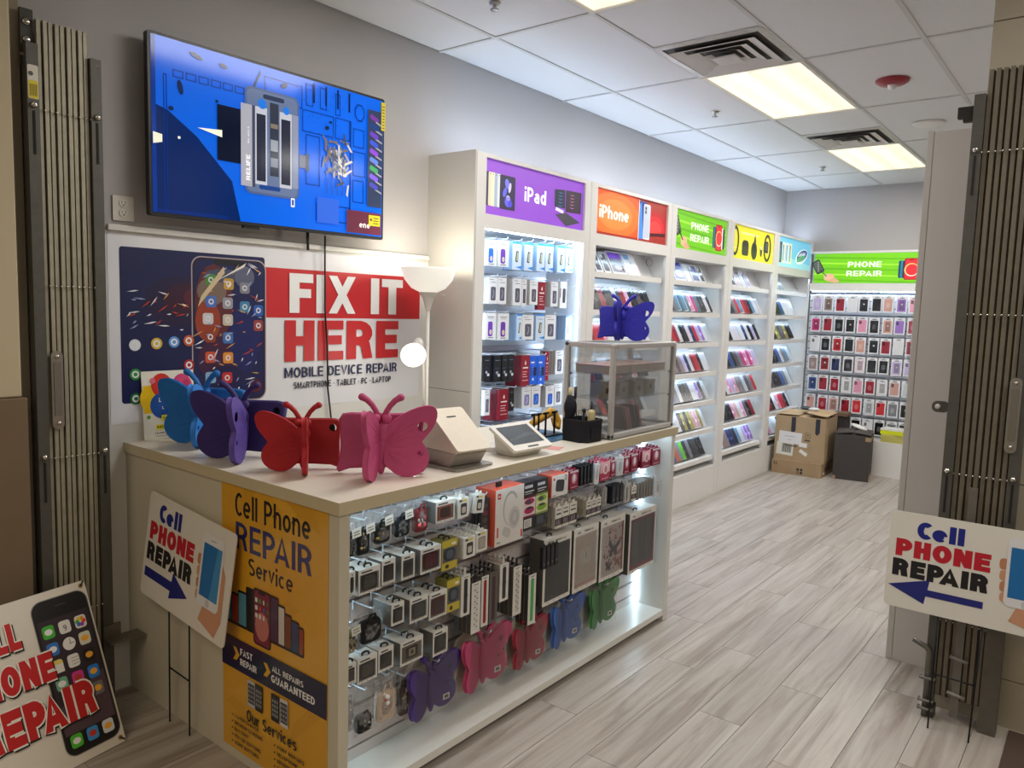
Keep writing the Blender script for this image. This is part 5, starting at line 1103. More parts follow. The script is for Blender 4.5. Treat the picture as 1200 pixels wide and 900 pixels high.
def speaker_pack(lab, y, c1, c2, band):
    t = thing('speaker_pack', lab, 'boxed speaker', (1.32, y, .727), group='black speaker packs on the counter front'); F = Fr((1.32, y, .727)); w_, h = .083, .200
    MB().fbox(F, 0, 0, -.06, w_, h, 0, (28, 30, 38)).build('carton', 'gloss', t); q = MB()
    [q.rect(F, .010+.0105*g_, .176, .018+.0105*g_, .188, .0005, (214, 214, 218)) for g_ in range(5)]; q.rect(F, .01, .160, .070, .165, .0005, (200, 200, 200)); q.rect(F, .01, .151, .058, .155, .0005, (170, 170, 170))
    q.rect(F, 0, .060, w_, .138, .0005, c1); q.rect(F, 0, .134, w_, .143, .0007, band); q.rect(F, 0, .054, w_, .062, .0007, band)
    q.poly(F, circ(w_*.5, .120, .034, .013, 18), .001, c2); q.poly(F, circ(w_*.42, .119, .018, .009, 14), .0013, (70, 70, 80)); q.poly(F, circ(w_*.5, .084, .034, .015, 18), .001, c2); q.poly(F, circ(w_*.5, .093, .022, .005, 12), .0013, (40, 36, 40))
    q.rect(F, .008, .012, .060, .048, .0006, (214, 210, 204) if c2[0] > 120 and c2[1] < 80 else (60, 64, 76))
    for k in range(4): q.rect(F, .014, .018+k*.007, .05, .020+k*.007, .001, (90, 86, 84))
    q.build('print', 'gloss', t); H_(y+w_*.5, .945, 'top')
speaker_pack('black speaker pack with pink pictures and a price label', 2.404, (226, 206, 206), (176, 34, 90), (110, 26, 58))
speaker_pack('black speaker pack with lime green pictures', 2.490, (214, 216, 160), (130, 170, 40), (120, 140, 60))
t = thing('speaker_box', 'white box with coral top and a dark rounded speaker picture', 'boxed speaker', (1.32, 2.6, .83)); F = Fr((1.32, 2.6, .832)); b = MB(); b.fbox(F, 0, 0, -.08, .122, .094, 0, (226, 100, 76)); b.rect(F, 0, 0, .122, .094, .0004, (226, 220, 214)); b.build('carton', 'gloss', t)
q = MB(); q.poly(F.sub(.062, .046, 0, -.12), rr(-.032, -.026, .030, .026, .012), .0008, (40, 44, 50)); q.rect(F, .01, .072, .022, .084, .0008, (206, 60, 50)); A_ = circ(.103, .076, .008, .012); B_ = circ(.103, .076, .005, .009)
for j in range(16): q.poly(F, [A_[j], A_[(j+1) % 16], B_[(j+1) % 16], B_[j]], .001, (30, 30, 34))
q.rect(F, .008, .006, .03, .009, .0008, (90, 88, 86)); q.build('print', 'gloss', t); H_(2.66, .94, 'top')
def a_red(m, F, w_, h):
    m.poly(F, circ(w_*.5, h*.58, w_*.3, h*.28, 16), .0006, (206, 150, 166)); m.poly(F, circ(w_*.5, h*.62, w_*.14, h*.2, 12), .001, (236, 226, 228)); m.rect(F, w_*.15, h*.10, w_*.85, h*.14, .0006, (226, 190, 198)); m.rect(F, 0, h*.9, w_, h, .0006, (200, 190, 186))
def a_pink(m, F, w_, h):
    m.rect(F, 0, h*.42, w_, h, .0005, (222, 168, 172)); m.poly(F, circ(w_*.55, h*.6, w_*.26, h*.27, 16), .001, (240, 226, 224)); m.poly(F, circ(w_*.55, h*.6, w_*.16, h*.2, 14), .0014, (206, 130, 146)); m.rect(F, w_*.2, h*.1, w_*.85, h*.14, .0006, (226, 190, 198))
MR = (138, 20, 52)
hcard('charger_card', 'maroon charger card next to the coral-topped speaker box, hanging on the top row', 'carded accessory', 2.728, .066, .845, .083, MR, a_red, 'maroon charger cards, group beside the speaker box', n=3); H_(2.76, .94, 'top')
def a_blk(m, F, w_, h): m.rect(F, w_*.2, h*.1, w_*.8, h*.9, .0005, (44, 46, 56)); m.rect(F, w_*.3, h*.2, w_*.7, h*.25, .0008, (120, 124, 130))
for k in range(4): hcard('cable_pack', f'slim black cable pack hanging on the top row, {ORD[k]} of four', 'cable pack', 2.815+k*.028, .016, .85, .088, (22, 23, 28), a_blk, 'slim black cable packs on the top row', n=1, dp=.05)
H_(2.86, .945, 'top')
def a_wh(m, F, w_, h): m.poly(F, circ(w_*.5, h*.5, w_*.25, h*.3), .0005, (176, 178, 184)); m.rect(F, w_*.2, h*.85, w_*.8, h*.88, .0005, (150, 150, 156))
hcard('cable_pack', 'pale silver accessory pack tilted beside the slim black cables', 'cable pack', 2.925, .040, .84, .095, (214, 212, 210), a_wh, 'pale silver pack', n=1, tilt=-.1)
hcard('charger_card', 'large pink and maroon charger card hanging mid-way along the top row', 'carded accessory', 2.975, .088, .843, .090, (176, 44, 76), a_pink, 'pink and maroon charger card', n=4); H_(3.02, .94, 'top')
hcard('charger_card', 'narrow maroon card hanging just behind the pink and maroon one', 'carded accessory', 3.070, .042, .85, .080, MR, a_red, 'narrow maroon card', n=2); H_(3.09, .94, 'top')
hcard('cable_pack', 'silver slab-shaped accessory pack with black clip on the top row', 'cable pack', 3.120, .064, .85, .088, (206, 205, 206), a_wh, 'silver slab pack', n=1, tilt=-.08); H_(3.15, .945, 'top')
for k, (y, w_) in enumerate(((3.195, .05), (3.262, .066), (3.372, .084), (3.480, .084))):
    hcard('charger_card', f'maroon charger card hanging near the aisle end of the top row, {ORD[k]} of four', 'carded accessory', y, w_, .845, .088, MR, a_pink if k == 2 else a_red, 'maroon charger cards near the aisle end', n=4 if k else 2); H_(y+w_/2, .94, 'top')
# row two
w2 = 'watch case boxes on the counter'
window_box('window box with black watch case half hidden by the counter post, second row', 1.508, .026, .713, .075, .08, (30, 29, 28), (48, 46, 44), w2); 
window_box('wide window box with clear black watch case, nearest the post on the second row', 1.547, .092, .702, .082, .09, (32, 31, 30), (74, 72, 68), w2, tabs=2); H_(1.59, .80, 'second')
window_box('window box with dark watch case tucked behind the wide one, second row', 1.645, .060, .71, .082, .07, (38, 34, 34), (60, 54, 52), w2); H_(1.67, .81, 'second')
window_box('window box with slim grey watch case, third pair along the second row', 1.733, .062, .703, .084, .09, (70, 70, 72), (50, 52, 54), w2); H_(1.76, .80, 'second')
window_box('window box with a shiny maroon watch case on the second row', 1.822, .102, .700, .088, .09, (72, 14, 30), (100, 24, 44), w2, tabs=2); H_(1.87, .80, 'second')
def yellow_box(lab, y, w_, z, h):
    t = thing('watch_case_box', lab, 'boxed case', (1.322, y, z), group='yellow-framed watch case boxes'); F = Fr((1.322, y, z)); b = MB(); b.fbox(F, 0, 0, -.06, w_, h, -.001, (140, 132, 60)); b.rect(F, 0, h*.76, w_, h, 0, (198, 180, 58)); b.rect(F, 0, 0, w_, h*.26, 0, (198, 180, 58)); b.rect(F, 0, 0, w_*.06, h, .0001, (180, 166, 70)); b.rect(F, 0, h*.26, w_, h*.76, 0, (96, 96, 92)); b.poly(F, circ(w_*.35, h*.12, w_*.12, h*.07), .0005, (60, 60, 40)); b.rect(F, w_*.62, h*.82, w_*.9, h*.9, .0005, (232, 230, 220)); b.build('carton', 'print', t)
    MB().prism(F, rr(w_*.14, h*.30, w_*.86, h*.74, w_*.25), -.0005, .0015, (54, 58, 66)).prism(F, rr(w_*.28, h*.38, w_*.72, h*.66, w_*.15), .0015, .0025, (84, 92, 104)).build('watch_case', 'plastic', t)
    for q_ in (-.01, -.035): m = MB(); hang_tab(m, Fr(F.p(0, 0, q_)), w_*.4, h); m.build('hanging_loop', 'plastic', t)
yellow_box('yellow-framed window box with a grey watch case on the second row', 1.931, .082, .683, .108); H_(1.97, .81, 'second')
hcard('boxed_strap_card', 'white yellow-tagged card box with a dark picture, second row beside the yellow frame', 'carded accessory', 2.044, .066, .702, .078, (228, 225, 218), a_watch, 'white yellow-tagged cards on the second row', n=5); H_(2.08, .80, 'second')
def a_watch2(m, F, w_, h): m.rect(F, w_*.12, h*.84, w_*.36, h*.93, .0008, (40, 42, 44)); m.rect(F, w_*.4, h*.84, w_*.75, h*.93, .0008, (220, 200, 40)); m.poly(F, rr(w_*.18, h*.14, w_*.82, h*.74, .006), .0008, (150, 142, 132)); m.poly(F, rr(w_*.26, h*.2, w_*.74, h*.68, .004), .0012, (176, 168, 158))
hcard('boxed_strap_card', 'white yellow-tagged card box with a clear case, second row beneath the blister card', 'carded accessory', 2.114, .064, .709, .078, (228, 225, 218), a_watch2, 'white yellow-tagged clear-case cards', n=5); H_(2.15, .80, 'second')
def a_bw(m, F, w_, h):
    m.rect(F, 0, h*.12, w_, h*.45, .0004, (28, 28, 32)); m.rect(F, w_*.2, h*.82, w_*.8, h*.88, .0004, (110, 110, 110)); m.rect(F, w_*.15, h*.62, w_*.85, h*.7, .0004, (80, 80, 82))
    for k in range(3): m.rect(F, w_*(.2+.22*k), h*.16, w_*(.3+.22*k), h*.40, .0008, (176, 150, 160))
for k, (y, w_) in enumerate(((2.627, .050), (2.680, .052), (2.736, .056), (2.871, .042), (2.916, .038), (2.957, .038), (3.278, .048))):
    hcard('cable_box', f'small white cable box with a black band, {ORD[k]} along the second row', 'cable box', y, w_, .693+(.004 if k > 2 else 0), .094-(.02 if k > 2 else 0), (222, 217, 206), a_bw, 'small white black-banded cable boxes', n=4 if k in (0, 3, 6) else 2, side=(178, 170, 150), gap=.022, dp=.02); H_(y+w_/2, .80, 'second')
def a_gr(m, F, w_, h): m.rect(F, w_*.2, h*.2, w_*.8, h*.8, .0004, (170, 168, 162)); m.rect(F, w_*.3, h*.1, w_*.5, h*.85, .0008, (90, 88, 86))
hcard('cable_box', 'grey clear-fronted cable pack hanging mid second row', 'cable box', 3.005, .040, .722, .084, (150, 148, 144), a_gr, 'grey cable pack mid second row', n=3); H_(3.02, .81, 'second')
for k in range(3): hcard('cable_pack', f'dark navy charger pack on the second row, {ORD[k]} of three', 'cable pack', 3.095+k*.036, .030, .715, .086, (28, 32, 44), a_blk, 'dark navy charger packs on the second row', n=1, dp=.05)
H_(3.15, .81, 'second')
hcard('cable_pack', 'pale blister pack between navy chargers and the next cable box', 'cable pack', 3.212, .05, .70, .09, (186, 186, 184), a_gr, 'pale blister pack on the second row', n=2); H_(3.24, .81, 'second')
for k in range(6): hcard('cable_box', f'thin grey-sided box in the tight group by the right end panel, {ORD[k]} of six', 'cable box', 3.345+k*.030, .012, .688, .088, (150, 146, 140), a_gr, 'thin grey-sided boxes by the end panel', n=1, dp=.08)
hcard('cable_box', 'white earphone box with a pale picture beside the right end panel', 'cable box', 3.529, .056, .672, .088, (216, 216, 220), a_wh, 'white earphone box by the end panel', n=2); H_(3.5, .79, 'second')
# row three
window_box('low window box with a black watch case, first on the third row', 1.690, .058, .556, .074, .09, (30, 29, 28), (46, 44, 42), w2, tabs=2); H_(1.71, .64, 'third')
window_box('window box with a charcoal watch case, second on the third row', 1.775, .088, .538, .084, .09, (52, 52, 52), (74, 74, 72), w2, tabs=3); H_(1.82, .635, 'third')
window_box('window box with a dark red watch case on the third row', 1.869, .090, .520, .094, .09, (92, 24, 32), (70, 34, 40), w2, tabs=3); H_(1.91, .625, 'third')
yellow_box('yellow-framed window box with a black and white case on the third row', 1.962, .070, .519, .120); H_(2.0, .65, 'third')
def strap(lab, y, w_, z, h, c, side, art=0, n=4, name='strap_box'):
    me = None
    for k in range(n):
        if me is None:
            F = Fr((0, 0, 0)); m = MB(); m.fbox(F, 0, 0, -.02, w_, h, 0, side); m.rect(F, 0, 0, w_, h, .0003, (222, 219, 212) if art != 3 else (96, 92, 88))
            m.rect(F, w_*.25, h*.95, w_*.75, h*.965, .0006, (60, 60, 60))
            m.poly(F, rr(w_*.3, h*.06, w_*.7, h*.92, w_*.15, 3), .0006, c)
            if art == 1:
                for q in range(14): m.poly(F, circ(w_*(.5+.12*(-1)**q), h*(.12+q*.056), w_*.09, h*.012, 6), .001, (40, 38, 40))
            if art == 2: m.poly(F, circ(w_*.5, h*.5, w_*.22, h*.08), .001, (30, 30, 34))
            me = mesh_of(m, name, 'print')
        inst(me, name, None, (1.325-k*.022, y, z), label=lab if k == 0 else f'strap box in position {ORD[k]} behind the {" ".join(lab.split()[:4])}', cat='watch strap', group='watch strap boxes on the third row' if k == 0 else f'queued behind the {" ".join(lab.split()[:4])}')
    h_ = MB()
    for k in range(n): h_.box((1.317-k*.022, y+w_*.4, z+h), (1.320-k*.022, y+w_*.6, z+h+.03), (22, 22, 24) if side[0] < 120 else (220, 216, 206))
    h_.build('hanging_clip', 'plastic', org=(1.3, y, z+h), label=f'row of hanging clips above the {" ".join(lab.split()[:5])}', cat='hanger', group='hanging clips of the strap boxes', kind='stuff'); H_(y+w_/2, z+h+.012, 'third')
strap('white boxed strap with black watch, beside the yellow-framed box', 2.036, .050, .482, .155, (36, 35, 36), (190, 186, 178), 2)
strap('patterned black and white strap box, tall, on the third row', 2.095, .052, .395, .20, (216, 212, 206), (88, 84, 80), 1)
strap('deep red strap in a slim clear box, third row', 2.152, .042, .406, .20, (150, 20, 36), (100, 96, 92), 0)
strap('brownish strap in a slim clear box, third row', 2.200, .050, .403, .205, (66, 42, 42), (92, 88, 84), 3)
strap('white card strap with dark band set higher than its neighbours', 2.262, .054, .473, .152, (44, 42, 42), (186, 180, 170), 2)
strap('speckled white strap in a tall clear box, third row', 2.348, .055, .389, .205, (200, 196, 188), (88, 85, 82), 1)
strap('bright green strap in a clear box hanging lowest of the straps', 2.452, .052, .318, .215, (70, 170, 84), (70, 68, 66), 0, 3)
for k in range(4): hcard('cable_pack', f'black wired charger pack in front of the black tablet case, {ORD[k]} of four', 'cable pack', 2.518+k*.03, .022, .545, .095, (24, 24, 27), a_blk, 'black wired charger packs', n=1, dp=.014, xf=1.345)
H_(2.57, .655, 'third')
# tablet case boxes
def tablet_box(lab, y, w_, z, h, art):
    t = thing('tablet_case_box', lab, 'boxed tablet case', (1.325, y, z), group='big tablet case boxes on the counter front'); F = Fr((1.325, y, z)); b = MB()
    b.fbox(F, 0, 0, -.075, w_, h, -.001, (92, 90, 88)); fr = (226, 222, 214)
    b.rect(F, 0, h-.032, w_, h, 0, fr); b.rect(F, 0, 0, w_, .018, 0, fr); b.rect(F, 0, 0, .016, h, .0001, fr); b.rect(F, w_-.012, 0, w_, h, .0001, fr); b.fbox(F, 0, h, -.075, w_, h+.002, 0, fr)
    b.text(F, 'PREMIUM CASE', w_*.42, h-.021, .009, .0005, (60, 60, 60), w_*.36, .01); b.rect(F, .03, h-.022, .055, h-.012, .0005, (150, 150, 148))
    for q in range(4): b.poly(F, circ(w_*(.2+.2*q), .009, .003, n=8), .0005, (130, 130, 130))
    b.build('carton', 'print', t)
    q = MB(); art(q, F, w_, h); q.build('tablet_case', 'plastic', t)
    MB().rect(F, .016, .018, w_-.012, h-.032, .0034, WHITE).build('clear_window', 'blister', t)
    m = MB(); hang_tab(m, Fr(F.p(0, 0, -.02)), w_*.3, h+.002); m.build('hanging_loop', 'plastic', t); H_(y+w_*.35, z+h+.006, 'tablet case')
def t1(q, F, w_, h): q.rect(F, .016, .018, w_-.012, h-.032, .0008, (40, 42, 44)); q.poly(F, circ(w_*.5, h*.6, .05, .055), .0012, (48, 50, 53)); q.tube([F.p(.05, .05, .001), F.p(.12, .03, .001), F.p(w_-.03, .06, .001)], .001, (30, 30, 32), 5)
def t2(q, F, w_, h):
    q.rect(F, .016, .018, w_-.012, h-.032, .0008, (206, 192, 178)); q.rect(F, .02, .025, w_-.016, .035, .0012, (206, 160, 156)); q.rect(F, .022, .02, .03, h-.04, .0012, (214, 180, 172)); q.rect(F, w_-.026, .1, w_-.016, h-.04, .0012, (190, 214, 216))
    q.poly(F, rr(.05, h*.40, w_-.055, h*.68, .008), .0014, (200, 192, 178)); q.poly(F, rr(.055, h*.41, w_-.06, h*.67, .007), .0017, (212, 204, 192)); q.rect(F, w_*.48, h*.5, w_*.50, h*.6, .002, (110, 104, 98)); q.rect(F, .04, h*.25, w_-.04, h*.256, .0014, (176, 166, 154))
def t3(q, F, w_, h):
    q.rect(F, .016, .018, w_-.012, h-.032, .0008, (206, 194, 190)); rn = random.Random(5)
    for k in range(46):
        u, v, r = rn.uniform(.035, w_-.03), rn.uniform(.035, h-.05), rn.uniform(.006, .012); q.poly(F.sub(u, v, 0, rn.uniform(0, 3)), circ(0, 0, r, r*.6, 7), .001+.00001*k, rn.choice([(96, 70, 76), (70, 60, 66), (150, 70, 60), (190, 150, 146), (120, 96, 96), (176, 60, 60)]))
    for (u, v, k_, c) in ((w_*.55, h*.5, 1.0, (82, 66, 84)), (w_*.35, h*.22, .55, (70, 60, 70)), (w_*.72, h*.25, .6, (170, 96, 70))):
        for sg in (1, -1):
            q.poly(F.sub(u, v, 0, -.15), [(0, 0), (sg*.05*k_, .045*k_), (sg*.055*k_, .015*k_), (sg*.03*k_, -.005*k_), (sg*.04*k_, -.035*k_), (sg*.015*k_, -.045*k_), (0, -.01*k_)][::sg], .002, c)
        q.poly(F.sub(u, v, 0, -.15), circ(0, 0, .004*k_, .04*k_, 8), .0024, (40, 34, 40))
    q.rect(F, w_-.03, .018, w_-.012, h-.032, .0012, (120, 30, 44))
def t4(q, F, w_, h):
    q.rect(F, .016, .018, w_-.012, h-.032, .0008, (112, 26, 56)); q.poly(F, rr(.03, .03, w_-.04, h-.045, .012), .0012, (70, 70, 76)); q.rect(F, w_*.36, .03, w_*.62, h-.045, .0016, (46, 48, 50)); q.rect(F, .04, h*.3, w_*.3, h*.85, .0016, (84, 84, 92)); q.rect(F, .016, .018, w_-.012, .04, .0018, (120, 30, 60))
tablet_box('boxed black tablet case hanging first among the big boxes', 2.552, .208, .366, .292, t1)
tablet_box('boxed cream leather-look tablet case with a clasp', 2.779, .205, .361, .290, t2)
tablet_box('boxed tablet case with butterfly and flower pattern', 3.004, .225, .352, .294, t3)
tablet_box('boxed grey tablet case in a magenta-lined carton near the end panel', 3.275, .275, .318, .310, t4)
# rows four to six
bag('bagged beige checked case low beside the counter post', 1.505, .062, .500, .105, (150, 136, 100), (90, 76, 56), 'bagged cases on the fourth row', fill=.8); H_(1.54, .61, 'fourth')
bag('bagged chunky black case on the fourth hook row', 1.575, .105, .508, .112, (24, 22, 22), (60, 52, 46), 'bagged cases on the fourth row', tag_=False, fill=.85); H_(1.63, .63, 'fourth')
window_box('window box with a framed beige square on the fourth row', 1.734, .108, .398, .083, .09, (112, 104, 88), (44, 40, 36), w2, tabs=2, squares=True); H_(1.78, .49, 'fourth')
window_box('window box with a small black case, last on the fourth row', 1.892, .076, .378, .090, .07, (34, 32, 32), (52, 48, 48), w2); H_(1.93, .475, 'fourth')
window_box('dark window box partly behind the post on the fifth row', 1.503, .045, .416, .067, .06, (34, 32, 30), (60, 58, 54), w2, xf=1.318)
window_box('window box with a clear dark watch case on the fifth row', 1.552, .085, .400, .084, .06, (54, 50, 46), (84, 78, 70), w2, xf=1.318); H_(1.59, .488, 'fifth')
window_box('window box with a plain black case, last on the fifth row', 1.641, .068, .408, .078, .06, (38, 36, 34), (54, 52, 50), w2, xf=1.318); H_(1.67, .488, 'fifth')
bag('clear bag of white and black earbuds by the foot of the post', 1.506, .055, .235, .155, (170, 168, 166), (60, 58, 58), 'bagged cases on the bottom row', tag_=False); H_(1.54, .395, 'bottom')
bag('clear bag holding a small black card case, bottom row', 1.566, .075, .205, .150, (34, 32, 32), (190, 186, 180), 'bagged cases on the bottom row', tag_=False, fill=.5); H_(1.60, .36, 'bottom')
bag('clear bag with cream and coral case, bottom row', 1.650, .10, .205, .165, (196, 176, 158), (196, 110, 90), 'bagged cases on the bottom row', tag_=False, fill=.8); H_(1.70, .375, 'bottom')
bag('clear oval bag with a dark strap beside the purple butterfly', 1.760, .045, .19, .145, (70, 60, 54), (200, 190, 176), 'bagged cases on the bottom row', tag_=False, fill=.85); H_(1.78, .34, 'bottom')
# empty hooks and wires near the top
for k in range(3): H_(1.53+k*.10, .972, 'upper empty').__setitem__('label', f'bare wire hook just below the countertop, {ORD[k]} from the poster end')

# ------------------------------------------------------------------ butterfly tablet cases
WING = [(0, .045), (.004, .10), (0, .145), (.02, .168), (.06, .196), (.105, .216), (.14, .222), (.158, .212), (.160, .19), (.15, .16), (.132, .135), (.118, .118), (.114, .108), (.122, .095), (.134, .075), (.137, .05), (.126, .024), (.10, .006), (.07, .0), (.042, .006), (.02, .022)]
def catmull(P_, n=3):
    out = []; k = len(P_)
    for i in range(k):
        a, b, c, d = (Vector(P_[(i+j-1) % k]) for j in range(4))
        for q in range(n):
            t_ = q/n; out.append(tuple(.5*((2*b)+(c-a)*t_+(2*a-5*b+4*c-d)*t_**2+(3*b-a-3*c+d)*t_**3)))
    return out
WING_S = catmull(WING, 2)
def cut_hole(me, holes, colr):
    """boolean the round camera holes out of a wing mesh, keeping colours"""
    o = bpy.data.objects.new('tmp', me); COL.objects.link(o); tmp = []
    for c, r, ax in holes:
        m = MB(); m.prism(Fr(Vector(c)-Vector(ax)*.05, *basis(ax)), circ(0, 0, r, n=20), 0, .1, colr); co = m.build('tmp', 'foam'); tmp.append(co)
        b = o.modifiers.new('b', 'BOOLEAN'); b.operation = 'DIFFERENCE'; b.object = co; b.solver = 'FAST'
    dg = bpy.context.evaluated_depsgraph_get(); dg.update(); out = bpy.data.meshes.new_from_object(o.evaluated_get(dg))
    for q in tmp+[o]: bpy.data.objects.remove(q)
    at = out.color_attributes['Col']; at.data.foreach_set('color', list((*lin(colr), 1))*len(at.data)); return out
def basis(ax):
    ax = Vector(ax).normalized(); u = ax.cross(Vector((0, 0, 1))).normalized() if abs(ax.z) < .9 else Vector((1, 0, 0)); return u, ax.cross(u)*1
def butterfly(lab, loc, yaw_, col, lw, rw, lcol=None, rcol=None, flat=False, sc=1.0, group=None):
    """front looks to local -y; lw, rw: how far each wing is folded forward (radians)"""
    t = thing('butterfly_tablet_case', lab, 'tablet case', (loc[0], loc[1], loc[2]+.0045), yaw_, group=group, local=True); t.scale = (sc,)*3
    # padded case the tablet sits in
    if not flat:
        P_ = [(-.135, .0), (-.10, .012), (0, .016), (.10, .012), (.135, 0), (.142, .012), (.132, .05), (.130, .09), (.132, .14), (.136, .17), (.125, .188), (.10, .192), (0, .190), (-.10, .192), (-.125, .188), (-.136, .17), (-.132, .14), (-.130, .09), (-.132, .05), (-.142, .012)]
        F = Fr((0, .062, .001), (1, 0, 0), (0, .10, 1)); m = MB().soft(F, P_, 0, .030, .007, shade(col, .92))
        me = mesh_of(m, 'case_body', 'foam'); me = cut_hole(me, [(tuple(F.p(.105, .155, .015)), .014, tuple(F.N))], shade(col, .92))
        inst(me, 'case_body', t)
        MB().soft(F, rr(-.11, .03, .11, .168, .012), -.004, -.0005, .001, (24, 24, 28)).build('tablet_recess', 'plastic', t)
    m = MB(); m.ell((0, .012, .105), (.022, .020, .085), col, 14, 10); m.ell((0, .006, .14), (.026, .020, .035), col, 14, 8); m.ell((0, .012, .035), (.014, .014, .034), col, 12, 8)
    for sg in (-1, 1): m.ell((sg*.017, -.004, .185), (.0155, .0155, .0155), col, 12, 8)
    m.build('body', 'foam', t)
    for sg in (-1, 1):
        m = MB(); pts = [(sg*.008, .004, .186), (sg*.016, .0, .206), (sg*.028, -.002, .226), (sg*.044, -.004, .243), (sg*.060, -.004, .252), (sg*.064, -.004, .254)]
        m.tube(pts, [.010, .009, .009, .0095, .0115, .008], col, 10).ell(pts[-2], (.0125, .012, .012), col, 10, 8); m.build('antenna', 'foam', t)
    for sg, fold, c in ((-1, lw, lcol or col), (1, rw, rcol or col)):
        ax = Vector((sg*math.cos(fold), -math.sin(fold), 0)); O = Vector((sg*.012, .004, .0))
        if sg > 0: F = Fr(O, ax, (0, 0, 1)); P_ = WING_S
        else: F = Fr(O, -ax, (0, 0, 1)); P_ = [(-a, b) for a, b in reversed(WING_S)]
        m = MB().soft(F, P_, -.009, .009, .0036, c)
        for e_ in ((.11, .2), (.14, .19), (.135, .16), (.11, .125), (.10, .10), (.12, .05), (.09, .02), (.06, .01), (.07, .19)):
            a, b = Vector((.012, .095+(e_[1]-.1)*.25)), Vector(e_); mid = (a+b)/2+Vector((0, .008 if e_[1] > .1 else -.006))
            for off in (.0088, -.0088): m.tube([F.p(sg*q[0], q[1], off) for q in (a, mid, b)], [.0016, .0014, .0006], shade(c, 1.02), 4, False)
        me = mesh_of(m, 'wing', 'foam')
        if sg > 0 and not flat: me = cut_hole(me, [(tuple(F.p(.118, .158)), .0165, tuple(F.N)), (tuple(F.p(.112, .072)), .009, tuple(F.N))], c)
        inst(me, 'wing', t, label=('lighter folded wing' if (sg < 0 and lcol) or (sg > 0 and rcol) else None))
    return t
PKC = (196, 78, 128)
butterfly('pink butterfly-shaped tablet case standing on the counter, largest of the five', (1.205, 1.742, CZ), math.radians(46), PKC, 1.36, -.05, sc=1.08, group='butterfly tablet cases standing on display')
butterfly('red butterfly-shaped tablet case standing on the counter', (.958, 1.602, CZ), math.radians(44), (176, 22, 34), .0, 1.45, sc=.92, group='butterfly tablet cases standing on display')
butterfly('dark purple butterfly-shaped tablet case standing on the counter', (.630, 1.565, CZ), math.radians(32), (52, 34, 110), .0, 1.40, rcol=(92, 70, 160), sc=1.10, group='butterfly tablet cases standing on display')
butterfly('blue butterfly-shaped tablet case at the far left of the counter', (.262, 1.625, CZ), math.radians(24), (22, 110, 190), .05, 1.25, rcol=(44, 130, 220), sc=1.15, group='butterfly tablet cases standing on display')
butterfly('deep blue butterfly-shaped tablet case on top of the glass case', (1.215, 3.31, 1.4855), math.radians(34), (46, 44, 176), 1.30, .15, sc=.86, group='butterfly tablet cases standing on display')
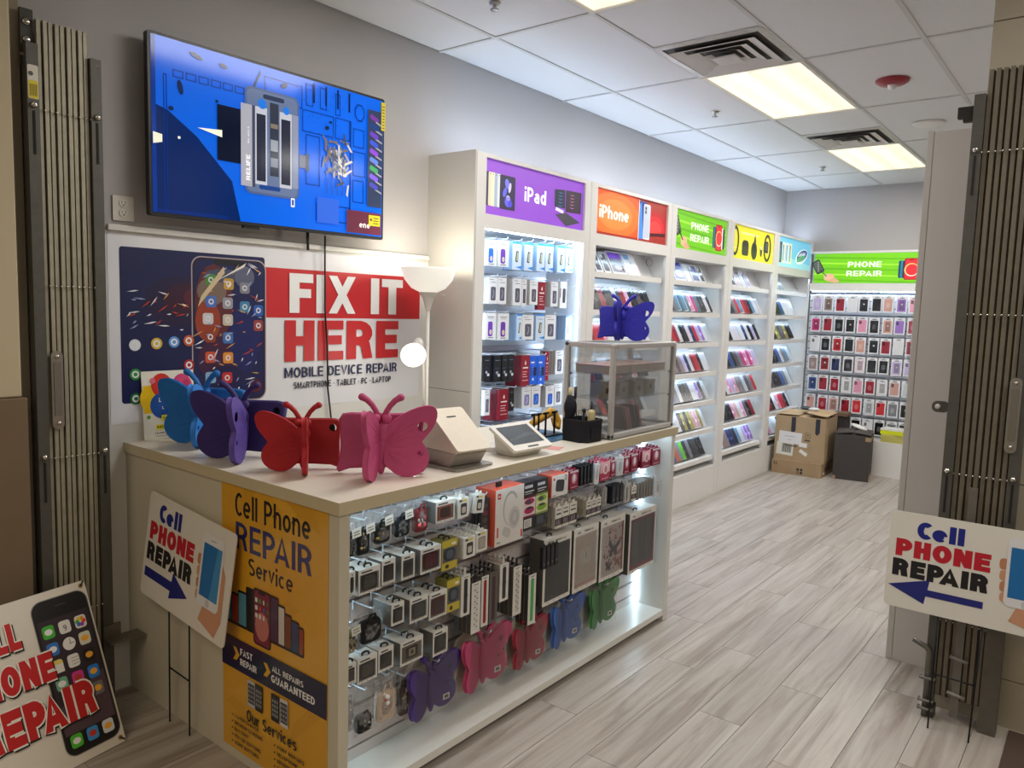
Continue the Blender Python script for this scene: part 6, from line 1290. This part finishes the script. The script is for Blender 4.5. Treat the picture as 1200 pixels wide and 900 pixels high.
# hanging butterflies in clear packs
def butterfly_pack(lab, yc, z, col, sc, scallop):
    t = thing('butterfly_toy_pack', lab, 'tablet case', (1.30, yc, z), group='packed butterfly cases on the bottom row')
    w_, h = .27*sc, .265*sc; F = Fr((1.262, yc-w_/2, z)); out = rr(0, 0, w_, h*.9, .035)
    if scallop: out = [(x_, y_) for x_, y_ in rr(0, 0, w_, h*.80, .03) if not (y_ > h*.78)]; out = [(w_*.02, .03), (.03, 0), (w_-.03, 0), (w_, .03), (w_, h*.72)]+[(w_*(.5+.5*math.cos(a))+0, h*(.74+.20*math.sin(a)+.025*abs(math.sin(a*4)))) for a in [q*PI/20 for q in range(1, 20)]]+[(0, h*.72)]
    m = MB().prism(F, out, 0, .0015, (196, 186, 170) if scallop else (190, 190, 182)); q = 0
    for i in range(14):
        for j in range(13):
            u, v = w_*(.06+i*.068), h*(.05+j*.068)
            if (i in (0, 1, 12, 13) or j in (0, 11, 12)) and v < h*.86: m.poly(F, circ(u, v, .002, n=5), .002, (110, 96, 84))
    m.build('backing_card', 'print', t)
    def wing(sg, kw, tilt):
        F2 = Fr((1.285, yc+sg*.012*sc, z+.012), (-sg*math.sin(tilt)*(-1) if False else math.sin(tilt)*.0, sg and 1, 0)) ; P_ = [(a*kw*sc, b*sc*.98) for a, b in WING_S]
        c, s2 = math.cos(tilt), math.sin(tilt)
        if sg > 0: F2 = Fr((1.285, yc+.012*sc, z+.012), (s2, c, 0))
        else: F2 = Fr((1.285, yc-.012*sc, z+.012), (-s2, c, 0)); P_ = [(-a, b) for a, b in reversed(P_)]
        m = MB().soft(F2, P_, -.008, .008, .005, col)
        if sg > 0: m.poly(F2, circ(.10*sc*kw, .16*sc, .013*sc, n=14), .0085, shade(col, .72)); m.poly(F2, circ(.09*sc*kw, .09*sc, .008*sc, n=12), .0085, shade(col, .72)); m.fbox(F2, .06*sc, .02*sc, .0085, .095*sc, .045*sc, .0092, (226, 224, 220)); m.fbox(F2, .067*sc, .026*sc, .0092, .088*sc, .039*sc, .0096, (90, 90, 90))
        m.build('wing', 'foam', t)
    wing(-1, .92, .30); wing(1, .92, .12)
    m = MB().ell((1.297, yc, z+.105*sc), (.018, .018*sc, .095*sc), col, 12, 8)
    for sg in (-1, 1): m.ell((1.30, yc+sg*.012*sc, z+.195*sc), (.010, .011*sc, .011*sc), col, 8, 6)
    m.build('body', 'foam', t)
    for sg in (-1, 1): MB().tube([(1.295, yc+sg*.01*sc, z+.2*sc), (1.30, yc+sg*.03*sc, z+.235*sc), (1.30, yc+sg*.055*sc, z+.258*sc)], [.011*sc, .011*sc, .0135*sc], col, 8).build('antenna', 'foam', t)
    b = MB(); nu, nv = 6, 6; V_ = [(1.318+.008*math.sin(PI*j/nu)*math.sin(PI*i/nv), yc-w_*.48+w_*.96*j/nu, z+.006+h*.90*i/nv) for i in range(nv+1) for j in range(nu+1)]
    b.add(V_, [(i*(nu+1)+j, i*(nu+1)+j+1, (i+1)*(nu+1)+j+1, (i+1)*(nu+1)+j) for i in range(nv) for j in range(nu)], WHITE, True); b.build('clear_cover', 'blister', t)
    hook(SX+.001, yc+.01, z+h*.86, .12, 'wire peg hook through the '+' '.join(lab.split()[:4]), 'hooks of the packed butterfly cases')
butterfly_pack('packed purple butterfly case on the bottom row', 1.915, .145, (74, 46, 128), .89, True)
butterfly_pack('packed pink butterfly case on the bottom row', 2.205, .140, (190, 62, 108), .98, True)
butterfly_pack('packed crimson butterfly case behind the pink one', 2.495, .122, (160, 40, 62), .82, True)
butterfly_pack('packed bright blue butterfly case on the bottom row', 2.770, .122, (54, 98, 180), .90, False)
butterfly_pack('packed green butterfly case on the bottom row', 3.080, .112, (66, 136, 70), .90, False)

# ------------------------------------------------------------------ things on the countertop
t = thing('hours_card', 'white opening-hours card with coloured circles leaning on the wall', 'sign', (.03, 1.5, CZ))
F = Fr((.040, 1.492, CZ+.001), (0, 1, 0), (-.08, 0, 1)); WC, HC = .225, .285
m = MB().fbox(F, 0, 0, 0, WC, HC, .003, (228, 224, 212)); m.build('card', 'gloss', t); s = MB(); n_[0] = .0034
s.rect(F, .004, .11, .05, .225, L_(), (232, 190, 30)); s.poly(F, circ(.035, .17, .045, .058, 20), L_(), (232, 190, 30)); s.poly(F, circ(.083, .225, .045, .05, 20), L_(), (206, 50, 44)); s.poly(F, [(x_, y_) for x_, y_ in circ(.172, .215, .045, .055, 20)], L_(), (206, 70, 120)); s.poly(F, circ(.085, .14, .055, .055, 22), L_(), (40, 84, 160))
s.poly(F, circ(.17, .185, .03, .018, 14), L_(), (120, 180, 50)); s.poly(F, circ(.022, .095, .008), L_(), (110, 150, 50)); s.poly(F, circ(.045, .245, .012), L_(), (216, 110, 130)); s.poly(F, circ(.19, .23, .015), L_(), (190, 50, 100))
s.rect(F, .075, .222, .13, .240, L_(), (240, 226, 90)); s.text(F, 'HOURS', .08, .226, .010, L_(), (196, 70, 40), .045, .01); s.rect(F, .075, .075, .145, .10, L_(), (236, 220, 50)); s.text(F, '9:00-', .08, .082, .010, L_(), (50, 44, 40), .05, .01); s.rect(F, .05, .04, .15, .062, L_(), (236, 226, 60)); s.text(F, 'MON. - S', .055, .045, .012, L_(), (60, 56, 40), .09, .01)
s.text(F, '10:00 - 6:00', .045, .022, .008, L_(), (60, 60, 60), .09, .01); s.rect(F, .045, .012, .12, .014, L_(), (150, 146, 140)); s.text(F, 'L', .067, .155, .018, L_(), (240, 238, 220), .01, .01); s.text(F, 'L', .080, .125, .012, L_(), (240, 238, 220), .008, .01)
s.build('print', 'gloss', t)

# card terminal seen from behind: grey wedge foot, white sloping back
t = thing('receipt_printer', 'white wedge-shaped checkout terminal on a grey base beside the pink butterfly', 'checkout terminal', (1.2, 2.08, CZ))
P0 = Vector((1.195, 2.10, CZ))
def wedge(F, prof, w0, w1, col):  # profile in (u,v) extruded along the normal
    return MB().prism(F, prof, w0, w1, col)
MB().prism(Fr((0, 0, CZ+.0005), (1, 0, 0), (0, 1, 0)), rr(1.085, 1.975, 1.345, 2.185, .02), 0, .009, (150, 146, 140)).build('base_plate', 'dullmetal', t)
F = Fr((1.215, 2.08, CZ+.01), (1, -.12, 0))     # looks toward -y
lo = [(-.115, 0), (.085, 0), (.118, .05), (-.115, .05)]; hi = [(-.115, .0505), (.119, .0505), (.124, .066), (-.035, .185), (-.062, .186), (-.105, .09)]
MB().prism(F, lo, -.075, .075, (168, 158, 148)).build('lower_body', 'plastic', t, bevel=.006)
MB().prism(F, hi, -.072, .072, (220, 208, 192)).build('upper_body', 'plastic', t, bevel=.004)
Fs = Fr(F.p(.126, .068, .0785), (-F.N.x, -F.N.y, 0), (F.p(-.036, .19, 0)-F.p(.126, .068, 0)))
L0 = (F.p(-.036, .19, 0)-F.p(.126, .068, 0)).length
m = MB().prism(Fs, rr(-.002, -.012, .160, L0+.006, .012), -.001, .005, (226, 216, 200)); m.build('sloping_face', 'plastic', t)
MB().prism(Fs, rr(.055, L0-.045, .10, L0-.038, .003, 2), .005, .0056, (20, 20, 22)).build('paper_slot', 'plastic', t)
# payment tablet
t = thing('payment_tablet', 'small white payment tablet with dark screen tilted on its stand', 'payment tablet', (1.28, 2.42, CZ))
TL_, BL_ = Vector((1.195, 2.325, CZ+.115)), Vector((1.352, 2.300, CZ+.038)); Ud = Vector((.012, .205, 0)).normalized()
F = Fr(BL_, Ud, (TL_-BL_)); hh = (TL_-BL_).length; m = MB().prism(F, rr(0, 0, .235, hh, .010), -.012, 0, (226, 222, 214)); m.build('bezel', 'plastic', t)
m = MB().rect(F, .022, .035, .213, hh-.018, .0006, (58, 64, 66)); m.poly(F, [(.03, .05), (.2, .09), (.2, .12), (.03, .07)], .0009, (68, 74, 76)); m.build('display', 'gloss', t)
MB().prism(F, rr(.09, .010, .155, .019, .003, 2), .0004, .0008, (20, 20, 22)).build('card_slot', 'plastic', t)
v1 = [F.p(.02, .02, -.012), F.p(.215, .02, -.012), F.p(.215, hh-.01, -.012), F.p(.02, hh-.01, -.012)]; v0 = [Vector((p.x, p.y, CZ+.0005)) for p in (F.p(.045, .05, 0), F.p(.19, .05, 0), F.p(.2, hh-.01, 0), F.p(.035, hh-.01, 0))]
m = MB().add(v1+v0, [(0, 1, 2, 3), (7, 6, 5, 4), (0, 4, 5, 1), (1, 5, 6, 2), (2, 6, 7, 3), (3, 7, 4, 0)], (206, 202, 194)); m.build('stand', 'plastic', t, bevel=.004)
# blue work mat with a pliers rack and yellow-handled tools
MB().box((.95, 2.74, CZ+.0005), (1.20, 3.0, CZ+.004), (44, 96, 130), .06).build('work_mat', 'plastic', org=(1.08, 2.87, CZ), label='blue silicone work mat behind the payment tablet', cat='work mat')
t = thing('tool_rack', 'black wire rack of small tools standing on the blue mat', 'tool rack', (1.10, 2.84, CZ+.004))
MB().box((1.07, 2.74, CZ+.0045), (1.13, 2.95, CZ+.010), (24, 24, 26)).build('base', 'plastic', t)
for k, y in enumerate((2.755, 2.79, 2.845, 2.915)):
    MB().tube([(1.10, y, CZ+.01), (1.10, y, CZ+.108)], .005, (34, 32, 32), 8).tube([(1.10, y-.018, CZ+.11), (1.10, y+.018, CZ+.112)], .006, (26, 26, 28), 8).build('rod', 'metal', t)
YL = (206, 156, 50)
t = thing('heat_gun', 'yellow-handled hand tool lying across the little tool rack', 'hand tool', (1.08, 2.88, CZ+.11))
m = MB().tube([(1.07, 2.77, CZ+.060), (1.06, 2.84, CZ+.078), (1.06, 2.93, CZ+.10), (1.06, 2.945, CZ+.115)], [.016, .02, .021, .016], YL, 10); m.build('barrel', 'plastic', t)
MB().tube([(1.06, 2.925, CZ+.115), (1.07, 2.955, CZ+.10), (1.085, 2.970, CZ+.06), (1.09, 2.96, CZ+.03), (1.085, 2.94, CZ+.04), (1.08, 2.925, CZ+.08)], [.016, .017, .015, .013, .011, .009], YL, 10).build('handle', 'plastic', t)
MB().tube([(1.07, 2.775, CZ+.06), (1.08, 2.71, CZ+.045)], [.009, .004], (20, 20, 22), 8).build('nozzle', 'plastic', t)
# black organiser bag
t = thing('tool_organiser', 'black fabric tool organiser full of tools in front of the glass case', 'tool organiser', (1.26, 2.90, CZ))
P_ = [(1.205, 2.835), (1.30, 2.825), (1.335, 2.85), (1.335, 2.955), (1.315, 2.975), (1.20, 2.975), (1.19, 2.95), (1.19, 2.86)]
F = Fr((0, 0, CZ+.0005), (1, 0, 0), (0, 1, 0)); m = MB(); nk = len(P_); ci = Vector((1.262, 2.90)); In = [tuple(ci+(Vector(p)-ci)*.86) for p in P_]
m.prism(F, P_, 0, .012, (20, 21, 28))
A_ = [F.p(*p, .012) for p in P_]; B_ = [F.p(*tuple(ci+(Vector(p)-ci)*1.03), .10) for p in P_]; C_ = [F.p(*p, .10) for p in In]; D_ = [F.p(*p, .02) for p in In]
m.add(A_+B_+C_+D_, [(r0*nk+i, r0*nk+(i+1) % nk, (r0+1)*nk+(i+1) % nk, (r0+1)*nk+i) for r0 in range(3) for i in range(nk)], (22, 23, 31)); m.build('fabric_body', 'felt', t)
FF = Fr((1.3365, 2.85, CZ)); MB().fbox(FF, .012, .02, .0005, .095, .065, .006, (17, 18, 24)).fbox(FF, .0, .094, .0005, .105, .101, .004, (34, 34, 42)).build('front_pocket', 'felt', t)
m = MB().tube([(1.22, 2.86, CZ+.02), (1.225, 2.855, CZ+.17), (1.225, 2.86, CZ+.205)], [.02, .024, .018], (22, 24, 36), 8); m.ell((1.225, 2.86, CZ+.15), (.03, .03, .05), (20, 22, 32), 10, 8); m.build('tool_pouch', 'felt', org=(1.22, 2.86, CZ), label='tall dark pouch of tools standing in the black organiser', cat='tool pouch')
m = MB().tube([(1.225, 2.855, CZ+.20), (1.226, 2.854, CZ+.24)], .010, (206, 190, 150), 8); m.tube([(1.24, 2.872, CZ+.19), (1.241, 2.873, CZ+.245)], .007, (60, 40, 30), 8); m.build('brush', 'plastic', org=(1.22, 2.86, CZ+.2), label='stubby brush ends sticking out of the tall dark pouch', cat='brush')
for (a, b, r, c, lab) in (((1.25, 2.895, CZ+.03), (1.24, 2.88, CZ+.155), .0035, (24, 24, 28), 'thin black tweezers poking up from the black organiser'), ((1.26, 2.915, CZ+.03), (1.262, 2.918, CZ+.135), .009, (22, 24, 34), 'black screwdriver with a pointed cap in the organiser')):
    MB().tube([a, b], [r, r*.7], c, 8).ell(b, (r*1.2,)*3, c).build('hand_tool', 'plastic', org=a, label=lab, cat='hand tool')
t = thing('glue_bottle', 'small cream glue bottle with black tip in the organiser', 'bottle', (1.275, 2.955, CZ+.03))
MB().lathe([(0, .02), (.016, .02), (.017, .025), (.017, .125), (.014, .135), (.006, .14)], (1.285, 2.945, CZ), (206, 190, 140), 14).build('bottle_body', 'plastic', t)
MB().lathe([(.006, .14), (.005, .15), (.003, .175), (0, .176)], (1.285, 2.945, CZ), (26, 26, 30), 10).build('tip', 'plastic', t)
# little stack of papers and stickers near the tablet
MB().box((1.26, 2.60, CZ+.0004), (1.33, 2.68, CZ+.0012), (222, 150, 140), .3).build('sticker_sheet', 'print', org=(1.3, 2.64, CZ), label='small pinkish sticker lying beside the payment tablet', cat='sticker')
MB().box((1.10, 2.36, CZ+.0004), (1.17, 2.52, CZ+.02), (214, 212, 206), .2).box((1.09, 2.20, CZ+.0004), (1.13, 2.30, CZ+.03), (206, 200, 190)).build('paper_pile', 'print', org=(1.12, 2.3, CZ), label='white paper pile behind the payment tablet', cat='paper')

# ------------------------------------------------------------------ glass showcase
gx0, gx1, gy0, gy1, gz0, gz1 = 1.09, 1.365, 2.992, 3.612, CZ+.005, 1.484
t = thing('glass_showcase', 'tabletop glass display case with silver frame at the counter end', 'display case', ((gx0+gx1)/2, (gy0+gy1)/2, gz0))
AL = (200, 198, 196); p = .024
for x in (gx0, gx1-p):
    for y in (gy0, gy1-p): MB().box((x, y, gz0), (x+p, y+p, gz1), AL).build('post', 'satin', t, bevel=.005)
for z in (gz0, gz1-p):
    for x in (gx0, gx1-p): MB().box((x, gy0+p, z), (x+p, gy1-p, z+p), AL).build('rail', 'satin', t, bevel=.005)
    for y in (gy0, gy1-p): MB().box((gx0+p, y, z), (gx1-p, y+p, z+p), AL).build('rail', 'satin', t, bevel=.005)
for x in (gx0+.012, gx1-.012):
    for y in (gy0+.012, gy1-.012):
        for z in (gz0+.010, gz1-.012): MB().ell((x, y, z), (.0155, .0155, .0145), (30, 30, 32) if z < 1.1 or x < 1.2 else (210, 206, 200), 12, 8).build('corner_cap', 'plastic' if z < 1.1 or x < 1.2 else 'metal', t)
MB().box((gx0+p, gy0+p, gz0+.003), (gx1-p, gy1-p, gz0+.012), (214, 212, 210)).build('floor_board', 'laminate', t)
for a, b in (((gx0+p, gy0+.010, gz0+p), (gx1-p, gy0+.013, gz1-p)), ((gx0+p, gy1-.013, gz0+p), (gx1-p, gy1-.010, gz1-p)), ((gx1-.013, gy0+p, gz0+p), (gx1-.010, gy1-p, gz1-p)), ((gx0+.010, gy0+p, gz0+p), (gx0+.013, gy1-p, gz1-p)), ((gx0+p, gy0+p, gz1-.008), (gx1-p, gy1-p, gz1-.005))):
    MB().box(a, b, WHITE).build('glass_pane', 'glass', t)
for z in (1.215, 1.335):
    MB().box((gx0+.026, gy0+.026, z), (gx1-.026, gy1-.026, z+.004), (200, 214, 210)).build('glass_shelf', 'glass', t)
    for y in (gy0+.03, gy1-.03):
        for x in (gx0+.020, gx1-.020): MB().ell((x, y, z-.004), (.006, .006, .006), (30, 30, 32), 8, 6).build('shelf_peg', 'plastic', t)
for k in range(3):
    MB().box((1.125, 3.04+k*.18, 1.3395), (1.325, 3.21+k*.18, 1.372), (214, 200, 186)).box((1.123, 3.038+k*.18, 1.372), (1.327, 3.212+k*.18, 1.378), (206, 172, 162)).build('jewellery_tray', 'print', org=(1.2, 3.1+k*.18, 1.34), label=f'flat cream and pink box on the top glass shelf, {ORD[k]} from the front', cat='box', group='flat boxes on the top glass shelf')
for k, (x, y) in enumerate(((1.24, 3.05), (1.26, 3.17), (1.26, 3.32), (1.26, 3.44))):
    m = MB().box((x-.035, y, 1.2195), (x+.035, y+.085, 1.29), (158, 150, 138)); F = Fr((x+.0355, y, 1.2195)); m.poly(F, circ(.04, .035, .014), .0004, (70, 64, 56)); m.build('small_box', 'print', org=(x, y, 1.2195), label=f'small taupe box on the lower glass shelf, {ORD[k]} from the front', cat='box', group='small taupe boxes on the lower glass shelf')
for k in range(7): 
    c = [(110, 90, 100), (226, 160, 170), (226, 170, 176), (70, 60, 70), (64, 56, 66), (72, 62, 72), (226, 150, 156)][k]
    o = MB().box((-.045, 0, 0), (.045, .012, .115), c).build('phone_case', 'gloss', loc=(1.265, 3.22+k*.026, 1.060), label=f'phone case leaning at the bottom of the glass case, {ORD[k]} in the row', cat='phone case', group='phone cases leaning in the glass case'); o.rotation_euler = (math.radians(22), 0, 0)
for k in range(4): MB().ell((1.2+.03*k, 3.12+.09*k, 1.064), (.03, .045, .008), (206, 206, 210), 10, 6).build('cable_bag', 'film', org=(1.2+.03*k, 3.12+.09*k, 1.057), label=f'flat clear bag on the floor of the glass case, {ORD[k]} from the front', cat='bag', group='clear bags on the floor of the glass case')
m = MB()
for k in range(8): m.tube([(1.13, 3.03+k*.02, 1.06), (1.13, 3.06+k*.02, 1.15)], .0015, (180, 180, 184), 5).tube([(1.13, 3.06+k*.02, 1.06), (1.13, 3.03+k*.02, 1.15)], .0015, (180, 180, 184), 5)
m.build('wire_stand', 'chrome', org=(1.13, 3.1, 1.06), label='small criss-cross wire stand low inside the glass case', cat='stand')

# ------------------------------------------------------------------ yard signs and the leaning board
def hand_phone(s, F, u, v, w_, h):
    """hand holding a white phone with a blue screen"""
    SK = (206, 150, 116); sk2 = (190, 130, 98)
    s.poly(F, [(u+w_*.15, v-.055), (u+w_*.95, v-.085), (u+w_*1.18, v-.02), (u+w_*1.16, v+h*.55), (u+w_, v+h*.68), (u+w_*.9, v+.0), (u+w_*.3, v)], L_(), SK)
    for k, (a, b) in enumerate(((.52, .68), (.36, .51), (.20, .35), (.05, .19))): s.poly(F, rr(u-.022+.003*k, v+h*a, u+.03, v+h*b, .012, 3), L_(), SK if k % 2 else sk2)
    s.poly(F, rr(u, v, u+w_, v+h, w_*.15, 5), L_(), (226, 226, 228)); s.rect(F, u+w_*.08, v+h*.13, u+w_*.92, v+h*.86, L_(), (26, 110, 176)); s.poly(F, [(u+w_*.55, v+h*.13), (u+w_*.92, v+h*.13), (u+w_*.92, v+h*.86), (u+w_*.72, v+h*.86)], L_(), (60, 140, 196)); s.poly(F, circ(u+w_*.5, v+h*.065, w_*.1), L_(), (196, 198, 202)); s.rect(F, u+w_*.38, v+h*.92, u+w_*.62, v+h*.93, L_(), (120, 120, 124))
def yard_sign(lab, F, right, legs, Ws=.61, Hs=.40):
    t = thing('yard_sign', lab, 'sign', tuple(F.p(Ws/2, 0, 0)[:2])+(0,), group='cell phone repair yard signs')
    MB().prism(F, rr(0, 0, Ws, Hs, .018), -.004, 0, (226, 222, 212)).build('board', 'vinyl', t); s = MB(); n_[0] = .0004
    s.text(F, 'Cell', .085 if right else .10, Hs-.098, .068, L_(), (22, 34, 130), .165, .05); s.text(F, 'PHONE', .028, Hs-.180, .070, L_(), (190, 24, 44), .33, .055); s.text(F, 'REPAIR', .022, Hs-.262, .070, L_(), (22, 20, 24), .335, .055)
    if right: s.poly(F, [(.02, .075), (.22, .075), (.215, .045), (.345, .088), (.232, .148), (.225, .112), (.02, .112)], L_(), (26, 34, 120))
    else: s.poly(F, [(.345, .095), (.155, .095), (.16, .135), (.012, .088), (.145, .035), (.15, .068), (.345, .068)], L_(), (26, 34, 120))
    hand_phone(s, F, .408, .100, .142, .262); s.build('print', 'vinyl', t)
    a0, a1, g0, g1 = legs; WB = (24, 26, 34)
    MB().tube([a0, g0], .0035, WB, 6).tube([a1, g1], .0035, WB, 6).build('wire_stake', 'dullmetal', t)
    q0, q1 = Vector(a0).lerp(Vector(g0), .52), Vector(a1).lerp(Vector(g1), .52); MB().tube([q0, q1], .003, WB, 6).build('cross_wire', 'dullmetal', t)
    return t
bl, br_, tl_ = Vector((.232, 1.372, .484)), Vector((.830, 1.368, .470)), Vector((.268, 1.408, .885))
F = Fr(bl, (br_-bl), (tl_-bl)-(br_-bl).normalized()*((tl_-bl).dot((br_-bl).normalized())))
Fl = F.sub(0, 0, 0, .0); e = .05
u_ = (br_-bl).normalized(); v_ = (tl_-bl); v_ = (v_-u_*v_.dot(u_)).normalized(); ang = -.055
F = Fr(bl, u_*math.cos(ang)+v_*math.sin(ang), v_*math.cos(ang)-u_*math.sin(ang))
yard_sign('white Cell PHONE REPAIR yard sign with right-pointing arrow against the counter end', F, True, (F.p(.215, .01, -.0075), F.p(.365, .01, -.0075), (.405, 1.396, .002), (.552, 1.396, .002)), .61, .405)
F = Fr((2.481, 3.345, .468), (1, 0, .006), (0, .05, 1))
yard_sign('white Cell PHONE REPAIR yard sign with left-pointing arrow before the folded gate', F, False, (F.p(.2, .01, -.0075), F.p(.35, .01, -.0075), (2.678, 3.352, .002), (2.822, 3.337, .002)), .61, .392)
# large board leaning by the left gate
a = 1.75; l_ = .389; e1 = Vector((math.cos(a), math.sin(a), 0)); nn = Vector((math.sin(a), -math.cos(a), 0)); e2 = math.cos(l_)*Vector((0, 0, 1))-math.sin(l_)*nn
F = Fr((.575, .331, .003), e1, e2); WB_, HB_ = .91, .61
t = thing('repair_sign_board', 'large white CELL PHONE REPAIR board leaning by the folded gate', 'sign', (.49, .78, 0))
m = MB().prism(F, rr(0, 0, WB_, HB_, .008, 2), -.006, 0, (226, 220, 208)); m.build('board', 'vinyl', t); s = MB(); n_[0] = .0005
px_ = .700
s.poly(F, rr(px_, .030, px_+.205, HB_-.028, .04, 6), L_(), (150, 146, 142)); s.poly(F, rr(px_+.003, .033, px_+.202, HB_-.031, .038, 6), L_(), (16, 15, 16)); s.rect(F, px_+.012, .105, px_+.196, HB_-.10, L_(), (52, 40, 48)); s.poly(F, [(px_+.012, .105), (px_+.196, .105), (px_+.196, .28), (px_+.012, .2)], L_(), (84, 66, 76)); s.poly(F, rr(px_+.085, HB_-.062, px_+.125, HB_-.058, .002, 1), L_(), (60, 58, 58))
IC = [(0, 0, (70, 180, 60)), (1, 0, (230, 228, 224)), (2, 0, (232, 226, 220)), (0, 1, (50, 120, 200)), (1, 1, (28, 26, 28)), (2, 1, (220, 220, 200)), (0, 2, (236, 214, 110)), (1, 2, (236, 234, 230)), (2, 2, (30, 28, 32)), (0, 3, (120, 180, 150)), (1, 3, (214, 60, 150)), (2, 3, (40, 130, 220)), (2, 4, (120, 118, 120)), (0, 6.1, (80, 190, 50)), (1, 6.1, (60, 150, 220)), (2, 6.1, (220, 226, 232))]
for i, j, c in IC:
    u, v = px_+.022+i*.058, HB_-.165-j*.062-(.0 if j < 6 else .01); L_(); s.poly(F, rr(u, v, u+.042, v+.046, .010, 3), n_[0], c)
    q = {0: (240, 240, 240), 1: (200, 60, 50), 2: (250, 180, 60)}[i] if c[0] < 200 or i != 1 else (196, 60, 50); L_()
    if (i, j) == (1, 1): s.poly(F, circ(u+.021, v+.023, .023, n=18), n_[0], (236, 234, 230)); s.rect(F, u+.025, v+.022, u+.027, v+.04, n_[0]+.0001, (20, 20, 20)); s.rect(F, u+.021, v+.022, u+.04, v+.024, n_[0]+.0001, (20, 20, 20))
    elif (i, j) == (1, 0): s.text(F, '9', u+.021, v+.008, .022, n_[0], (60, 56, 56), .012, 0, 'c')
    elif (i, j) == (2, 0): 
        for g in range(6): s.poly(F, circ(u+.021+.012*math.cos(g), v+.023+.011*math.sin(g), .008, n=8), n_[0]+.00002*g, [(230, 60, 50), (240, 150, 40), (240, 210, 50), (90, 180, 70), (60, 110, 200), (150, 70, 170)][g])
    elif (i, j) == (1, 2):
        for g in range(3): s.rect(F, u+.014, v+.01+g*.011, u+.044, v+.012+g*.011, n_[0], (150, 148, 146))
    elif (i, j) == (0, 2): s.rect(F, u, v, u+.042, v+.03, n_[0], (236, 234, 226))
    else: s.poly(F, circ(u+.021, v+.023, .014, .011, 14), n_[0], q)
L_(2)
RC = (196, 30, 34)
def outlined(tx, x, y, h, wd, sh):
    s.text(F, tx, x+.004, y-.006, h, L_(), (20, 18, 20), wd, .05, shear=sh, extra=.10); s.text(F, tx, x, y, h, L_(), (240, 236, 226), wd, .05, shear=sh, extra=.10); s.text(F, tx, x, y, h, L_(), RC, wd, .05, shear=sh)
outlined('CELL', .465, .448, .094, .183, 0); outlined('PHONE', .440, .308, .098, .292, 0); outlined('REPAIR', .455, .145, .122, .385, 0)
s.build('print', 'vinyl', t)
for u, v in ((WB_-.018, HB_-.018), (WB_-.018, .020)): 
    m = MB(); F2 = F.sub(u, v, .0005); A_ = circ(0, 0, .009, n=14); B_ = circ(0, 0, .004, n=14)
    for j in range(14): m.poly(F2, [A_[j], A_[(j+1) % 14], B_[(j+1) % 14], B_[j]], .001, (170, 140, 80))
    m.poly(F2, B_, .0006, (30, 26, 20)); m.build('grommet', 'print', t)
    MB().tube([F2.p(0, 0, .003), F2.p(.012, .016 if v > .3 else -.012, .004)], .003, (30, 28, 26), 6).build('tie', 'plastic', t)
